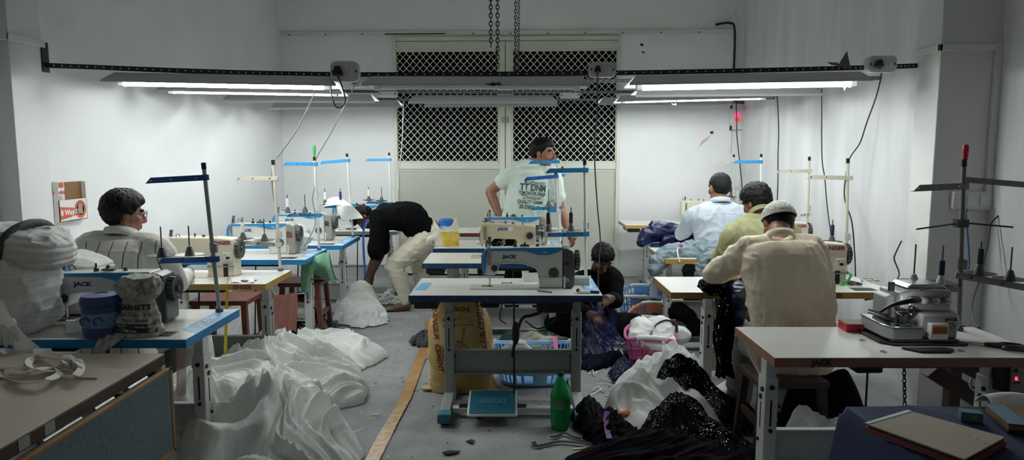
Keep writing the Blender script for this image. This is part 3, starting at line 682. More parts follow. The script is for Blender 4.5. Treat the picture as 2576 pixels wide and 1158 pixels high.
# ================================================================ sewing machines (x=0 needle, z=0 table top, faces -Y)
def machine(kind, label, loc, grp=None, logo='JACK', scale=1., lit=False, dark=False):
    t = thing('sewing_machine', label, 'sewing machine', loc, 0, grp)
    new = kind == 'new'
    body = {'new': offw, 'beige': cream, 'old': oldcr}[kind]
    X2 = .456 if new else .40
    if new:
        P = [(-.016, .085), (.031, .085), (.045, .095), (.056, .143), (.07, .156), (.206, .156), (.279, .130), (.297, .112), (.313, .021), (.302, .004), (.456, .004), (.456, .25), (.446, .258), (-.003, .250), (-.024, .235), (-.034, .2), (-.037, .096)]
    elif kind == 'beige':
        P = [(-.05, .10), (.05, .10), (.06, .125), (.09, .145), (.235, .145), (.255, .13), (.262, .02), (.25, .004), (.445, .004), (.445, .235), (.43, .262), (.3, .27), (-.02, .272), (-.045, .26), (-.052, .23)]
        X2 = .445
    else:
        P = [(-.04, .11), (.035, .11), (.045, .125), (.07, .155), (.235, .15), (.25, .138), (.255, .02), (.245, .004), (.40, .004), (.40, .25), (.385, .262), (-.03, .28), (-.042, .27)]
    m = M(); m.prism(P, -.06, .065); b = m.build('body', body, t, bevel=.014, seg=3)
    m = M(); m.box(-.12, X2, -.088, .088, .0006, .004); m.build('bed_plate', body, t, bevel=.001)
    m = M(); m.box(-.05, .02, -.02, .02, .004, .0055); m.build('needle_plate', steel, t)
    if new:
        Q = [(-.039, .085), (-.024, .085), (-.018, .2), (-.008, .236), (.21, .236), (.26, .225), (.30, .212), (.335, .21), (.38, .214), (.42, .226), (.456, .246), (.456, .26), (-.004, .253), (-.028, .238), (-.038, .2)]
        m = M(); m.prism(Q, -.063, -.058).prism([(-.041, .09), (-.034, .09), (-.034, .2), (-.0, .2), (0, .256), (-.006, .256), (-.03, .24), (-.041, .2)], -.058, .05)
        m.build('trim_band', blue2, t, bevel=.0015)
        text('F4', .022, inkw, t, FRONT((.345, -.0637, .226)), 'model_lettering')
        text(logo, .028, ink, t, FRONT((.125, -.0607, .200)), 'logo', off=.0016, wide=1.3)
        m = M(); m.prism([(.458, .004), (.52, .004), (.53, .02), (.53, .21), (.515, .24), (.49, .252), (.458, .255)], -.066, .07); mh = m.build('motor_housing', dgrey if dark else mgrey, t, bevel=.01, seg=3)
        m = M(); m.prism([(.46, .14), (.505, .14), (.505, .175), (.497, .19), (.46, .195)], -.0685, -.064); cp = m.build('control_panel', dgrey, t, bevel=.004)
        m = M(); m.box(.472, .492, -.0695, -.068, .15, .17); m.build('display', mat('display_red_%d' % len(bpy.data.objects), '#30121a', .2, emit='#ff3050', es=.15) if lit else black, cp)
        m = M(); m.box(.475, .492, -.068, -.064, .045, .065).box(.46, .472, -.0665, -.064, .004, .08); m.build('switch', whitem, mh); 
        m = M(); m.box(.478, .489, -.069, -.066, .05, .06); m.build('switch_rocker', black, mh)
        hx, hz, hr = .53, .17, .062
    else:
        text(logo, .034 if kind == 'beige' else .03, inkr if kind == 'beige' else mat('logo_blue_old', '#27468f', .4), t, FRONT((.36 if kind == 'beige' else .14, -.0607, .235 if kind == 'beige' else .232)), 'logo', off=.0012, wide=1.15)
        hx, hz, hr = X2, .19, .066
        if kind == 'beige':
            m = M(); m.box(.37, .43, -.068, -.06, .115, .17); cp = m.build('control_panel', whitem, t, bevel=.003)
            m = M(); m.box(.392, .418, -.0695, -.068, .125, .142); m.build('display', mat('display_dark', '#2a1820', .2), cp)
            m = M(); m.box(.38, .39, -.0695, -.068, .15, .158); m.build('indicator', mat('indicator_yellow', '#b59a2f', .4), cp)
            m = M(); m.box(.37, .40, -.064, -.058, .004, .09); m.build('lever_slot', black, t)
            m = M(); m.box(.262, .445, -.066, -.06, .07, .078); m.build('seam_strip', steel, t)
        else:
            m = M(); m.lathe([(.02, -.001), (.02, .003)], 16, (.2, -.062, .235), 'y'); m.build('round_sticker', whitem, t)
    # handwheel: ribbed drum
    prof = [(.01, .0), (hr * .55, .0), (hr, .006), (hr, .03), (hr * .9, .034), (hr * .62, .034), (hr * .55, .026), (hr * .3, .026), (hr * .26, .04), (.004, .04)]
    if kind == 'old': prof = [(.02, 0), (hr * .8, .0), (hr * .8, .012), (hr * .62, .016), (hr * .62, .028), (hr * .95, .032), (hr * .95, .045), (hr * .7, .05), (hr, .06), (hr, .075), (hr * .3, .08), (.004, .08)]
    m = M(); m.lathe(prof, 28, (hx, 0, hz), 'x'); hw = m.build('handwheel', {'new': dgrey, 'beige': dgrey, 'old': steel}[kind], t, smooth=30)
    m = M()
    for i in range(16):
        a = 2 * PI * i / 16; m.obox((hx + .018, math.cos(a) * hr, hz + math.sin(a) * hr), (.022, .006, .006), (a, 0, 0))
    m.build('grip_ribs', {'new': black, 'beige': black, 'old': dsteel}[kind], hw)
    # fittings
    m = M(); m.lathe([(.016, -.014), (.02, -.012), (.02, 0), (.01, .004)], 16, (-.0 + .03, -.06, .128), 'y').lathe([(.009, -.02), (.009, 0)], 10, (.03, -.06, .128), 'y'); m.build('tension_dial', dsteel, t)
    sx, sz = (.4, .098) if new else ((.305, .125) if kind == 'beige' else (.355, .18))
    m = M(); m.lathe([(.033, 0), (.033, -.004)], 20, (sx, -.06, sz), 'y'); ds = m.build('stitch_dial', mat('dial_blue', '#3f6f8c', .4) if new else steel, t)
    m = M(); m.lathe([(.024, -.02), (.026, -.004), (.026, 0)], 20, (sx, -.064, sz), 'y').lathe([(.009, -.026), (.009, -.01)], 12, (sx, -.064, sz), 'y'); m.build('dial_knob', dgrey if new else dsteel, ds)
    zt = P[-4][1] if new else .275
    m = M(); m.cyl((0, 0, .26), (0, 0, .315), .007).cyl((0, 0, .300), (0, 0, .318), .011); m.build('needle_bar_cap', dgrey, t)
    m = M(); m.cyl((0, 0, .02), (0, 0, .09), .005, n=8).cyl((0, 0, .005), (0, 0, .03), .002, n=6); m.build('needle_bar', steel, t)
    m = M(); m.box(-.008, .008, -.022, .014, .0062, .0105).cyl((.0, .008, .01), (.0, .008, .09), .004, n=8); m.build('presser_foot', dsteel, t)
    m = M(); m.tube([(.005, -.068, .24), (-.004, -.078, .23), (-.003, -.074, .18), (.006, -.066, .17)], .003, n=6).box(-.012, .008, -.067, -.06, .15, .25); m.build('take_up_lever', steel, t)
    for m_ in (M().tube([(.05, -.03, .26), (.05, -.04, .285), (.065, -.03, .29), (.07, -.02, .265)], .0025, n=6), M().lathe([(.012, .255), (.012, .27), (.005, .275), (.005, .295)], 12, (.16, .0, 0)), M().lathe([(.02, .262), (.028, .268), (.012, .272), (.006, .285)], 14, (.22, .0, 0)).box(.19, .25, -.012, .012, .258, .264), M().lathe([(.01, .255), (.01, .272)], 10, (.3, .01, 0)), M().lathe([(.007, .255), (.004, .295)], 10, (-.02, .02, 0))): m_.build('thread_guide', dsteel, t)
    m = M(); m.tube([(.05, -.03, .285), (.01, -.05, .27), (.0, -.07, .235)], .0008, n=4, k=3).tube([(-.036, -.03, .235), (-.045, -.04, .2), (-.044, -.04, .13), (-.025, -.03, .09)], .004, n=6); m.build('thread_and_guard', dgrey, t, smooth=180)
    if new:
        m = M(); m.tube([(.045, -.061, .098), (.058, -.061, .146), (.074, -.061, .16), (.206, -.061, .16), (.281, -.061, .134), (.300, -.061, .112), (.314, -.061, .022)], .0045, n=6, k=3); m.build('arch_lip', whitem, t, smooth=180)
        m = M(); m.box(.31, .465, -.067, -.063, .066, .072); m.build('reverse_bar', whitem, t, bevel=.002)
    return t

# ================================================================ thread stands
def stand(label, Y, base, top, up, low, discs, col, polem=None, updrop=None, grp='thread stands on the tables', zb=ZT, spool=None, extra=None, wdt=.030, flip=False):
    """base/top: pixels of the pole's foot and tip at distance Y; up/low: ((x at pole, y), (x at far end, y)) of the arms; discs: pixels on the lower arm."""
    polem = polem or whitem
    B = at(*base, Y); Tp = at(*top, Y); B.z = zb
    t = thing('thread_stand', label, 'thread stand', B, 0, grp)
    L = lambda px, py: at(px, py, Y) - B
    tp = Tp - B
    m = M(); m.cyl((0, 0, .0008), tp, .0105, n=12); m.build('pole', polem, t)
    m = M(); m.cyl(tp - tp.normalized() * .008, tp + tp.normalized() * .026, .0125, n=12); m.build('pole_cap', black, t)
    m = M(); m.lathe([(.02, .0008), (.02, .012), (.012, .02)], 12); m.build('pole_collar', dgrey, t)
    m = M(); q = tp * ((low[0][1] - base[1]) / (top[1] - base[1]) + .05) if low else tp * .5
    m.cyl(q, q + tp.normalized() * .05, .0145, n=12).box(q.x + .01, q.x + .024, q.y - .01, q.y + .01, q.z + .0, q.z + .045); m.build('pole_joint', polem, t)
    def arm(a, b, name):
        A, Bq = L(*a), L(*b); d = Bq - A; ln = d.length; ang = math.atan2(d.z, d.x)
        m = M(); m.T = Matrix.Translation(A) @ Matrix.Rotation(-ang, 4, 'Y')
        w = wdt / 2
        m.prism([(-.018, -w), (ln - .03, -w), (ln, w), (-.018, w)], -.014, -.0115).box(-.018, ln, -.014, .012, w - .002, w).prism([(-.02, -w), (.02, -w), (.02, w), (-.02, w)], .0, .014)
        o = m.build(name, col, t, bevel=.001)
        for f in (.12, .55, .9): m = M(); m.T = Matrix.Translation(A) @ Matrix.Rotation(-ang, 4, 'Y'); m.lathe([(.0055, -.0155), (.0055, -.012)], 10, (ln * f, 0, 0), 'y'); m.build('rivet', steel if name == 'guide_arm' else black, o)
        return A, Bq
    if up: arm(up[0], up[1], 'guide_arm')
    if low:
        A, Bq = arm(low[0], low[1], 'spool_arm')
        for i, (dx, dc, sc_) in enumerate(discs):
            p = L(dx, low[0][1]); f = (p.x - A.x) / (Bq.x - A.x) if abs(Bq.x - A.x) > 1e-4 else 0; p = A.lerp(Bq, f); p.z += wdt / 2
            m = M(); m.lathe([(.02, .002), (.07, .012), (.072, .014), (.02, .006)], 24, p); dd = m.build('spool_disc', dc, t)
            m = M(); m.lathe([(.026, .004), (.02, .03), (.011, .055), (.004, .056)], 14, p); m.build('spool_cone', dgrey if dc != whitem else mgrey, dd)
            m = M(); m.cyl(p + Vector((0, 0, .0)), p + Vector((0, 0, .165)), .0035, n=8); m.build('spindle', dsteel, dd)
            if sc_:
                m = M(); m.lathe([(.013, .058), (.0125, .125), (.010, .13)], 14, p); m.build('thread_spool', sc_, dd)
    return t
clrblk = mat('disc_black', '#202022', .6); discw = mat('disc_white', '#d4d4d0', .5); discg = mat('disc_grey', '#9a9c9c', .5)
spk = mat('thread_black', '#15151a', .8); spw = mat('thread_white', '#e0e0de', .8); spv = mat('thread_violet', '#34306b', .8); spn = mat('thread_navy', '#1c2340', .8)
beigem = mat('cream_metal', '#cfcbbb', .4)

# ---- tables: (right edge, front, depth)
g = 'sewing tables with blue edges'
def tb(label, xr, yf, d, w, edge, **k): return table(label, xr - w / 2, yf + d / 2, w, d, edge, **k)
tb('blue edged sewing table in the middle, nearest the camera, green bottle beside it', .539, 4.052, .579, 1.153, blue, frontedge=blue_shaded, legx=(.215, .13), sticker=True, lsticker=True, tray=False, endcap=teal, knee=True, pedal=-.08, legm=greym, grp=g)
tb('blue edged sewing table, second of the middle row', .46, 5.26, .575, 1.15, blue_shaded, legx=(.24, .13), sticker=False, endcap=teal, grp=g, pedal=-.0)
tb('blue edged sewing table of the middle row carrying the yellow carrier bag', .46, 6.1, .57, 1.16, blue_shaded, sticker=True, endcap=teal, grp=g, legx=(.26, .13), drawer=False)
tb('wood edged table behind the standing man', .6, 7.28, .55, 1.35, wood, name='work_table', tray=False, pedal=False, drawer=False, panel=False)
tb('blue edged sewing table holding the blue lunch jar, nearest the camera', -1.475, 3.073, .62, 1.2, blue, sticker=True, endcap=teal, legm=whitem, grp=g, legx=(.07, .075), frontedge=blue)
tb('yellow edged sewing table in front of the man with glasses', -1.588, 4.416, .54, 1.3, yel, brand='SINGER', brx=.5, brm=inkr, grp='sewing tables with yellow edges', endcap=None, legx=(.07, .09), legm=greym)
tb('blue edged sewing table on the left with a green cloth under it', -1.632, 5.439, .64, 1.2, blue, sticker=True, endcap=teal, legm=whitem, grp=g, legx=(.07, .075))
tb('blue edged sewing table on the left, reaching toward the bending man', -1.545, 6.293, .73, 1.2, blue, sticker=True, endcap=teal, legm=whitem, grp=g, legx=(.07, .09))
tb('sewing table against the rear wall in front of the bending man', -1.24, 7.45, .62, 1.2, mgrey, endcap=blue, legm=whitem, grp=g, legx=(.07, .13), drawer=True)
tb('brown edged table carrying the overlock machine', 2.243, 2.791, .516, 1.16, brown, brand='JACK', brx=-.385, brm=inkk, tray=False, legx=(.075, .09), legm=whitem, grp='overlock table', drawer=False, pedal=False)
tb('yellow edged sewing table in front of the man in the white cap', 2.345, 4.146, .54, 1.382, yel, brand='SINGER', brx=.29, brm=inkr, grp='sewing tables with yellow edges', legx=(.30, .3), legm=whitem, drawer=False)
tb('yellow edged sewing table under the grey blue garment', 2.42, 5.48, .68, 1.2, yel, grp='sewing tables with yellow edges', legx=(.1, .08), legm=whitem, drawer=False)
tb('blue edged sewing table under the navy garment, on the right', 2.48, 6.462, .62, 1.18, blue, grp=g, legx=(.1, .08), legm=whitem, drawer=False)
tb('yellow edged sewing table nearest the rear wall, on the right', 2.55, 8.083, .58, 1.22, yel, grp='sewing tables with yellow edges', legx=(.3, .08), legm=greym)
# ---- machines
g = 'lockstitch sewing machines'
def mc(kind, label, px, py, dx=0, **k):
    p = on(px, py, ZT); return machine(kind, label, (p.x + dx, p.y, ZT), g, **k)
mc('new', 'grey white sewing machine with blue trim on the front middle table', 1232, 722, dark=True)
machine('old', 'aged cream sewing machine without blue trim, on the second middle table', (at(1222, 600, 5.6).x, 5.6, ZT), g)
machine('new', 'white sewing machine with blue trim in front of the standing man', (at(1232, 600, 6.38).x, 6.38, ZT), g)
machine('new', 'sewing machine behind the blue lunch jar and the printed cloth bag', (at(170, 800, 3.42).x, 3.42, ZT), g, dark=True)
machine('beige', 'cream sewing machine on the yellow edged table, with the yellow tape measure', (at(430, 700, 4.72).x + .02, 4.72, ZT), g, logo='SINGER')
machine('new', 'white sewing machine with blue trim and a red display, left row', (at(592, 640, 5.8).x, 5.8, ZT), g, lit=True)
machine('new', 'white sewing machine with blue trim under the green screwdriver stand', (at(703, 600, 6.72).x, 6.72, ZT), g)
machine('new', 'sewing machine half hidden behind the bending man', (at(850, 570, 7.8).x, 7.8, ZT), g)
machine('beige', 'cream sewing machine beside the elbow of the man in the white cap', (at(2138, 690, 4.45).x - .495, 4.45, ZT), g, logo='SINGER')
machine('beige', 'cream sewing machine mostly hidden by the green shirted man', (at(2020, 640, 5.8).x - .43, 5.8, ZT), g, logo='SINGER')
machine('beige', 'cream sewing machine behind the light blue shirted man, by the rear wall', (at(1722, 560, 8.35).x, 8.35, ZT), g, logo=' ')
# ---- thread stands
arm_shaded = mat('arm_blue_shaded', '#1c4f93', .4)  # arm blue darkened: the shade on this stand is put into the colour
stand('blue armed thread stand rising from the front left table', 3.63, (552, 786), (513, 422), ((514, 447), (368, 455)), ((541, 652), (398, 656)), [(408, clrblk, None), (478, discw, None)], arm_shaded, polem=greym)
stand('cream thread stand in front of the left row with the grey cable', 4.92, (706, 690), (687, 412), ((692, 449), (592, 450)), ((702, 616), (608, 610)), [(612, clrblk, spw), (666, clrblk, None)], beigem, polem=beigem)
stand('blue armed thread stand holding the green screwdriver', 6.0, (803, 627), (791, 402), ((793, 413), (712, 412)), ((801, 541), (721, 542)), [(724, discg, spw), (768, discg, None)], blue2)
stand('blue armed thread stand draped with a white paper', 6.95, (888, 592), (873, 393), ((875, 404), (804, 410)), ((886, 518), (815, 520)), [(818, discg, spw), (857, discg, spv)], blue2)
stand('thin blue armed thread stand beside the left grille frame', 7.95, (986, 545), (979, 390), ((980, 402), (918, 403)), ((984, 512), (920, 509)), [(928, clrblk, spw), (960, clrblk, None)], blue2)
stand('blue armed thread stand on the front middle table', 4.58, (1474, 702), (1471, 412), ((1473, 428), (1371, 430)), ((1475, 589), (1373, 591)), [(1379, discg, spk), (1436, discg, spk)], blue2)
stand('blue armed thread stand leaning, on the second middle table', 5.75, (1410, 630), (1398, 440), ((1399, 444), (1316, 451)), None, [], mat('arm_bright_blue', '#1f62b4', .4))
stand('blue armed thread stand crossing the face of the standing man', 6.5, (1411, 606), (1402, 396), ((1403, 407), (1328, 409)), ((1409, 524), (1333, 525)), [(1380, discg, None)], blue2)
stand('short blue armed thread stand behind the others in the middle', 7.4, (1416, 585), (1415, 425), ((1417, 441), (1400, 441)), ((1417, 530), (1376, 531)), [], blue2)
stand('cream thread stand by the right wall with a black cable running down its pole', 4.8, (2128, 690), (2133, 408), ((2137, 448), (2027, 445)), ((2128, 618), (2085, 618)), [(2092, clrblk, spn)], beigem, polem=beigem)
stand('cream thread stand above the head of the man in the white cap', 6.05, (2030, 625), (2036, 402), ((2037, 430), (1950, 431)), ((2034, 540), (2012, 541)), [], beigem, polem=beigem)
stand('cream thread stand rising behind the light blue shirted man', 8.5, (1846, 552), (1846, 394), ((1847, 409), (1782, 408)), ((1847, 500), (1822, 500)), [(1838, clrblk, spn)], beigem, polem=beigem)
stand('blue armed thread stand behind the green shirted man', 6.95, (1914, 600), (1915, 394), ((1914, 407), (1842, 408)), None, [], blue2)
# ================================================================ people
def fuse(m, voxel, smooth=3, name='body'):
    me = m.mesh(name, [])
    o = bpy.data.objects.new('tmp', me); COL.objects.link(o)
    r = o.modifiers.new('r', 'REMESH'); r.mode = 'VOXEL'; r.voxel_size = voxel; r.use_smooth_shade = True
    if smooth:
        s_ = o.modifiers.new('s', 'SMOOTH'); s_.factor = .5; s_.iterations = smooth
    dg = bpy.context.evaluated_depsgraph_get(); dg.update()
    out = bpy.data.meshes.new_from_object(o.evaluated_get(dg)); bpy.data.objects.remove(o); bpy.data.meshes.remove(me)
    out.name = name
    return out
def ridge(v): return 1 - abs(noise.noise(v)) * 2
def wrinkle(me, fn):
    me.update(); ns = [v.normal.copy() for v in me.vertices]
    for v, n in zip(me.vertices, ns): v.co += n * fn(v.co, n)
    me.update()
def paint(me, mats, fn):
    for m in mats: me.materials.append(m)
    me.polygons.foreach_set('material_index', [fn(p.center, p.normal) for p in me.polygons])
    me.polygons.foreach_set('use_smooth', [True] * len(me.polygons)); me.update()
def limb(m, pts, rad, k=5, n=12):
    P = [Vector(p) for p in pts]; C = catmull(P, k); rr = interp(rad, len(C))
    m.tube(C, rr, n=n, k=1); m.sphere(C[0], rr[0] * .99, n, 8); m.sphere(C[-1], rr[-1] * .99, n, 8)
def torso(m, secs, right, k=5, n=20, e=2.4):
    """secs: (centre, half width, half depth); right: the body's own left-to-right axis, one or one per section"""
    C = catmull([s[0] for s in secs], k); W = interp([s[1] for s in secs], len(C)); D = interp([s[2] for s in secs], len(C))
    rs = right if isinstance(right, list) else [right, right]; RR = interp([Vector(r) for r in rs], len(C)); rings = []
    for i, c in enumerate(C):
        ax = (C[min(i + 1, len(C) - 1)] - C[max(i - 1, 0)]).normalized(); r = RR[i]; r = (r - ax * r.dot(ax)).normalized(); f = ax.cross(r)
        ring = []
        for j in range(n):
            a = 2 * PI * j / n; ca, sa = math.cos(a), math.sin(a)
            ring.append(c + r * (math.copysign(abs(ca) ** (2 / e), ca) * W[i]) + f * (math.copysign(abs(sa) ** (2 / e), sa) * D[i]))
        rings.append(ring)
    m.rings(rings)
def headmat(fwd, up):
    f = Vector(fwd).normalized(); u = Vector(up); x = f.cross(u).normalized(); u = x.cross(f)
    return Matrix((x, f, u)).transposed()
def head(m, pos, Q, s=1.):
    T = lambda v: pos + Q @ (Vector(v) * s)
    S_ = lambda c, r, rot=None: m.sphere(T(c), tuple(q * s for q in r), 18, 12, Q @ rot if rot is not None else Q)
    S_((0, -.012, .028), (.077, .095, .087)); S_((0, .026, -.02), (.064, .066, .088)); S_((0, .03, -.072), (.05, .05, .042)); S_((0, .064, -.094), (.022, .02, .018))
    for x in (-1, 1):
        S_((x * .03, .078, .03), (.027, .014, .010)); S_((x * .031, .077, .012), (.014, .0125, .0115)); S_((x * .042, .058, -.022), (.024, .024, .026))
        S_((x * .079, -.010, -.002), (.010, .019, .032), Matrix.Rotation(x * -.35, 3, 'Z')); S_((x * .052, .02, -.07), (.016, .03, .03))
        S_((x * .011, .098, -.032), (.009, .009, .007))
    m.tube([T((0, .082, .03)), T((0, .098, .0)), T((0, .110, -.026)), T((0, .098, -.038))], [.008 * s, .010 * s, .014 * s, .008 * s], n=8)
    S_((0, .088, -.057), (.025, .010, .0065)); S_((0, .087, -.068), (.022, .010, .0075))
def facemat(p, pos, Q, s, stubble=False, mous=False):
    """0 skin 1 lips 2 eye white 3 iris 4 brow and facial hair"""
    l = Q.transposed() @ (p - pos) / s; x, y, z = abs(l.x), l.y, l.z
    if l.y > .04 and -.13 < z < .06:
        if y > .085 and x < .024 and -.074 < z < -.053: return 1
        if abs(x - .031) < .0125 and abs(z - .012) < .0048 and y > .078: return 3 if abs(x - .031) < .0065 else 2
        if abs(x - .031) < .024 and abs(z - .033 + (x - .03) ** 2 * 6) < .0055 and y > .06: return 4
        if mous and y > .08 and x < .03 and -.053 < z < -.042: return 4
    return 0
def hair(pos, Q, s, thick, m_, parent, org, tuft=.008, low=-.07, front=.055, side=.0, seed=1, fringe=0., freq=38.):
    m = M(); nu, nv = 72, 44
    def fn(u, v):
        a = 2 * PI * u; t = PI * v - PI / 2
        d = Vector((math.cos(t) * math.sin(a), math.cos(t) * math.cos(a), math.sin(t)))      # a=0 is the face
        base = Vector((d.x * .077, -.012 + d.y * .095, .028 + d.z * .088))
        ph = abs(((a + PI) % (2 * PI)) - PI)
        if ph < .75: hl = front
        elif ph < 1.35: hl = front + (side - front) * (ph - .75) / .6
        elif ph < 1.95: hl = side + (.012 - side) * (ph - 1.35) / .6 if ph < 1.65 else .012 + (low - .012) * (ph - 1.65) / .3
        else: hl = low
        hl += noise.noise(d * 5 + Vector((seed, 0, 0))) * .008
        k = max(0, min(1, (base.z - hl) / .012 + .5))
        th = thick * (.75 + .6 * max(0, d.z)) + fringe * max(0, d.y) * max(0, d.z)
        cl = noise.noise(Vector((d.x * 9, d.y * 9, d.z * 5)) + Vector((seed * 3, 1, 2))); st = noise.noise(Vector((d.x * freq, d.y * freq, d.z * 9 + seed)))
        r = (th + tuft * (cl + .7 * st)) * k - .007 * (1 - k)
        return pos + Q @ ((base + d * r) * s) - org
    m.grid(fn, nu, nv, wrap=True)
    o = m.build('hair', m_, parent, smooth=180); return o
def hand(m, wrist, d, pn, side, curl=.5, s=1., spread=.12, thumb=.6):
    """wrist; d: direction palm points; pn: direction the palm faces; side: +1 puts the thumb along d x pn, -1 the other way"""
    d = Vector(d).normalized(); pn = Vector(pn); pn = (pn - d * pn.dot(d)).normalized(); ax = d.cross(pn) * side
    w = Vector(wrist)
    m.tube([w - d * .02 * s, w + d * .03 * s, w + d * .06 * s, w + d * .088 * s], [.026 * s, .036 * s, .041 * s, .038 * s], n=12, k=3, flat=None)
    for i, (off, L) in enumerate(((.028, .072), (.010, .08), (-.009, .075), (-.026, .058))):
        p = w + d * (.082 - .005 * abs(i - 1)) * s + ax * off * s; dirn = (d + ax * (off * spread / .03)).normalized(); a = 0
        pts = [p - dirn * .02 * s, p]
        for seg, q in enumerate((.42, .32, .26)):
            a += curl * (.55, .75, .5)[seg] * (1 + .12 * i)
            dd = dirn * math.cos(a) + pn * math.sin(a); p = p + dd * L * q * s; pts.append(p.copy())
        m.tube(pts, [.0098 * s, .0098 * s, .009 * s, .0082 * s, .007 * s], n=8, k=2); m.sphere(pts[-1], .007 * s, 8, 6)
    p = w + d * .03 * s + ax * .03 * s; q = (ax * .75 + d * .65 + pn * .35 * thumb).normalized()
    pts = [p - q * .015 * s, p + q * .02 * s, p + q * .045 * s + d * .006 * s, p + q * .062 * s + d * .016 * s + pn * .012 * thumb * s]
    m.tube(pts, [.015 * s, .0135 * s, .011 * s, .009 * s], n=8, k=2); m.sphere(pts[-1], .009 * s, 8, 6)
def foot(m, ankle, d, s=1.):
    """bare foot: d points to the toes, the sole rests on z = 0"""
    d = Vector((d[0], d[1], 0)).normalized(); r = Vector((d.y, -d.x, 0)); a = Vector(ankle); a0 = Vector((a.x, a.y, 0)); H = a.z
    m.tube([a0 - d * .045 + Vector((0, 0, .035)), a0 + Vector((0, 0, .042)), a0 + d * .06 + Vector((0, 0, .036)), a0 + d * .115 + Vector((0, 0, .026)), a0 + d * .155 + Vector((0, 0, .02))], [.032, .04, .04, .036, .024], n=12)
    m.tube([a0 + d * .05 + Vector((0, 0, .05)), a0 + Vector((0, 0, .08)), a], [.03, .036, .038], n=12)
    for i, off in enumerate((-.03, -.012, .003, .017, .03)):
        L = (.205, .205, .197, .187, .172)[i]; rr = (.0125, .0095, .009, .0085, .008)[i]
        m.tube([a0 + d * .12 + r * off * .9 + Vector((0, 0, .018)), a0 + d * (L - .02) + r * off + Vector((0, 0, .015)), a0 + d * L + r * off + Vector((0, 0, rr))], rr, n=8, k=2); m.sphere(a0 + d * L + r * off + Vector((0, 0, rr)), rr, 8, 6)
skinA = mat('skin_brown', '#8c5f47', .5, var=.12, vscale=25, bump=.05, bscale=120); skinB = mat('skin_dark_brown', '#5d3b2d', .5, var=.12, vscale=25)
lipm = mat('lip', '#7a443c', .45); eyew = mat('eye_white', '#d9d3cb', .25); iris = mat('iris_dark', '#1c130e', .2); browm = mat('brow_hair', '#1d1714', .8)
hairm = mat('hair_black', '#0a0909', .5, bump=.35, bscale=120, spec=.2, stretch=(1, 1, .15)); hairg = mat('hair_greying', '#262627', .6, col2='#0e0e0f', vscale=80, bump=.3, bscale=160, spec=.15)
FM = lambda sk: [sk, lipm, eyew, iris, browm]
def person(label, root):
    return thing('person', label, 'person', root)
def bodypart(m, org, name, mats, parent, voxel, wr=None, pf=None, smooth=3):
    me = fuse(m, voxel, smooth, name)
    if wr: wrinkle(me, wr)
    me.transform(Matrix.Translation(-org))
    if pf is None:
        for q in mats if isinstance(mats, list) else [mats]: me.materials.append(q)
        me.polygons.foreach_set('use_smooth', [True] * len(me.polygons))
    else: paint(me, mats, lambda c, n: pf(c + org, n))
    o = bpy.data.objects.new(name, me); COL.objects.link(o); o.parent = parent
    return o
def wr2(amp, f, st, seed):
    sv = Vector((seed * 3.7, seed * 1.9, seed * .7)); st = Vector(st) * f
    def fn(p, n):
        w = Vector((noise.noise(p * 5 + sv), noise.noise(p * 5 + sv + Vector((7, 0, 0))), noise.noise(p * 5 + sv + Vector((0, 7, 0))))) * .55
        q = Vector((p.x * st.x, p.y * st.y, p.z * st.z)) + w + sv
        return amp * (max(0, 1 - 2.4 * abs(noise.noise(q))) ** 1.6 + .5 * max(0, 1 - 2.4 * abs(noise.noise(q * 2.2 + sv))) ** 1.6 - .45 + .5 * noise.noise(p * 3 + sv))
    return fn
def seam(shirt, org, parent, pts, mt, r=.0015):
    bv = BVHTree.FromPolygons([v.co.copy() for v in shirt.data.vertices], [tuple(q.vertices) for q in shirt.data.polygons]); out = []
    for a, b in zip(pts[:-1], pts[1:]):
        for i in range(8):
            q = Vector(a).lerp(Vector(b), i / 8); h_ = bv.ray_cast(Vector((q.x - org.x, -3, q.z)), Vector((0, 1, 0)), 6)
            if h_[0] is not None: out.append(h_[0])
    if len(out) > 3: m = M(); m.tube(out, r, n=5, k=1); m.build('seam', mt, parent, smooth=180)
def folds(amp, fx, fy, fz, seed=0., amp2=0., f2=30.):
    def fn(p, n):
        q = Vector((p.x * fx + seed, p.y * fy, p.z * fz)); q += Vector((noise.noise(p * 6), noise.noise(p * 6 + Vector((5, 0, 0))), noise.noise(p * 6 + Vector((0, 9, 0))))) * .5
        v = amp * (ridge(q) ** 3 - .3) if True else 0
        if amp2: v += amp2 * noise.noise(p * f2 + Vector((seed, 3, 1)))
        return v
    return fn
X, Yv, Z = Vector((1, 0, 0)), Vector((0, 1, 0)), Vector((0, 0, 1))
def stool(label, x, y, w=.34, d=.3, h=.46, mt=None, rot=0., flare=.03, grp='wooden stools'):
    t = thing('stool', label, 'stool', (x, y, 0), rot, grp); mt = mt or dwood
    M().box(-w / 2, w / 2, -d / 2, d / 2, h - .035, h).build('seat', mt, t, bevel=.005)
    for sx in (-1, 1):
        for sy in (-1, 1):
            a = Vector((sx * (w / 2 - .03), sy * (d / 2 - .03), h - .036)); b = a + Vector((sx * flare, sy * flare, -a.z))
            m = M(); m.rings([[c + Vector((i * .02, j * .02, 0)) for i, j in ((-1, -1), (1, -1), (1, 1), (-1, 1))] for c in (b, a)]); m.build('leg', mt, t, bevel=.003)
    for sy in (-1, 1): M().box(-w / 2 + .04, w / 2 - .04, sy * (d / 2 - .015) - .01, sy * (d / 2 - .015) + .01, .14, .18).build('stretcher', mt, t, bevel=.002)
    for sx in (-1, 1): M().box(sx * (w / 2 - .015) - .01, sx * (w / 2 - .015) + .01, -d / 2 + .04, d / 2 - .04, .2, .24).build('stretcher', mt, t, bevel=.002)
    return t

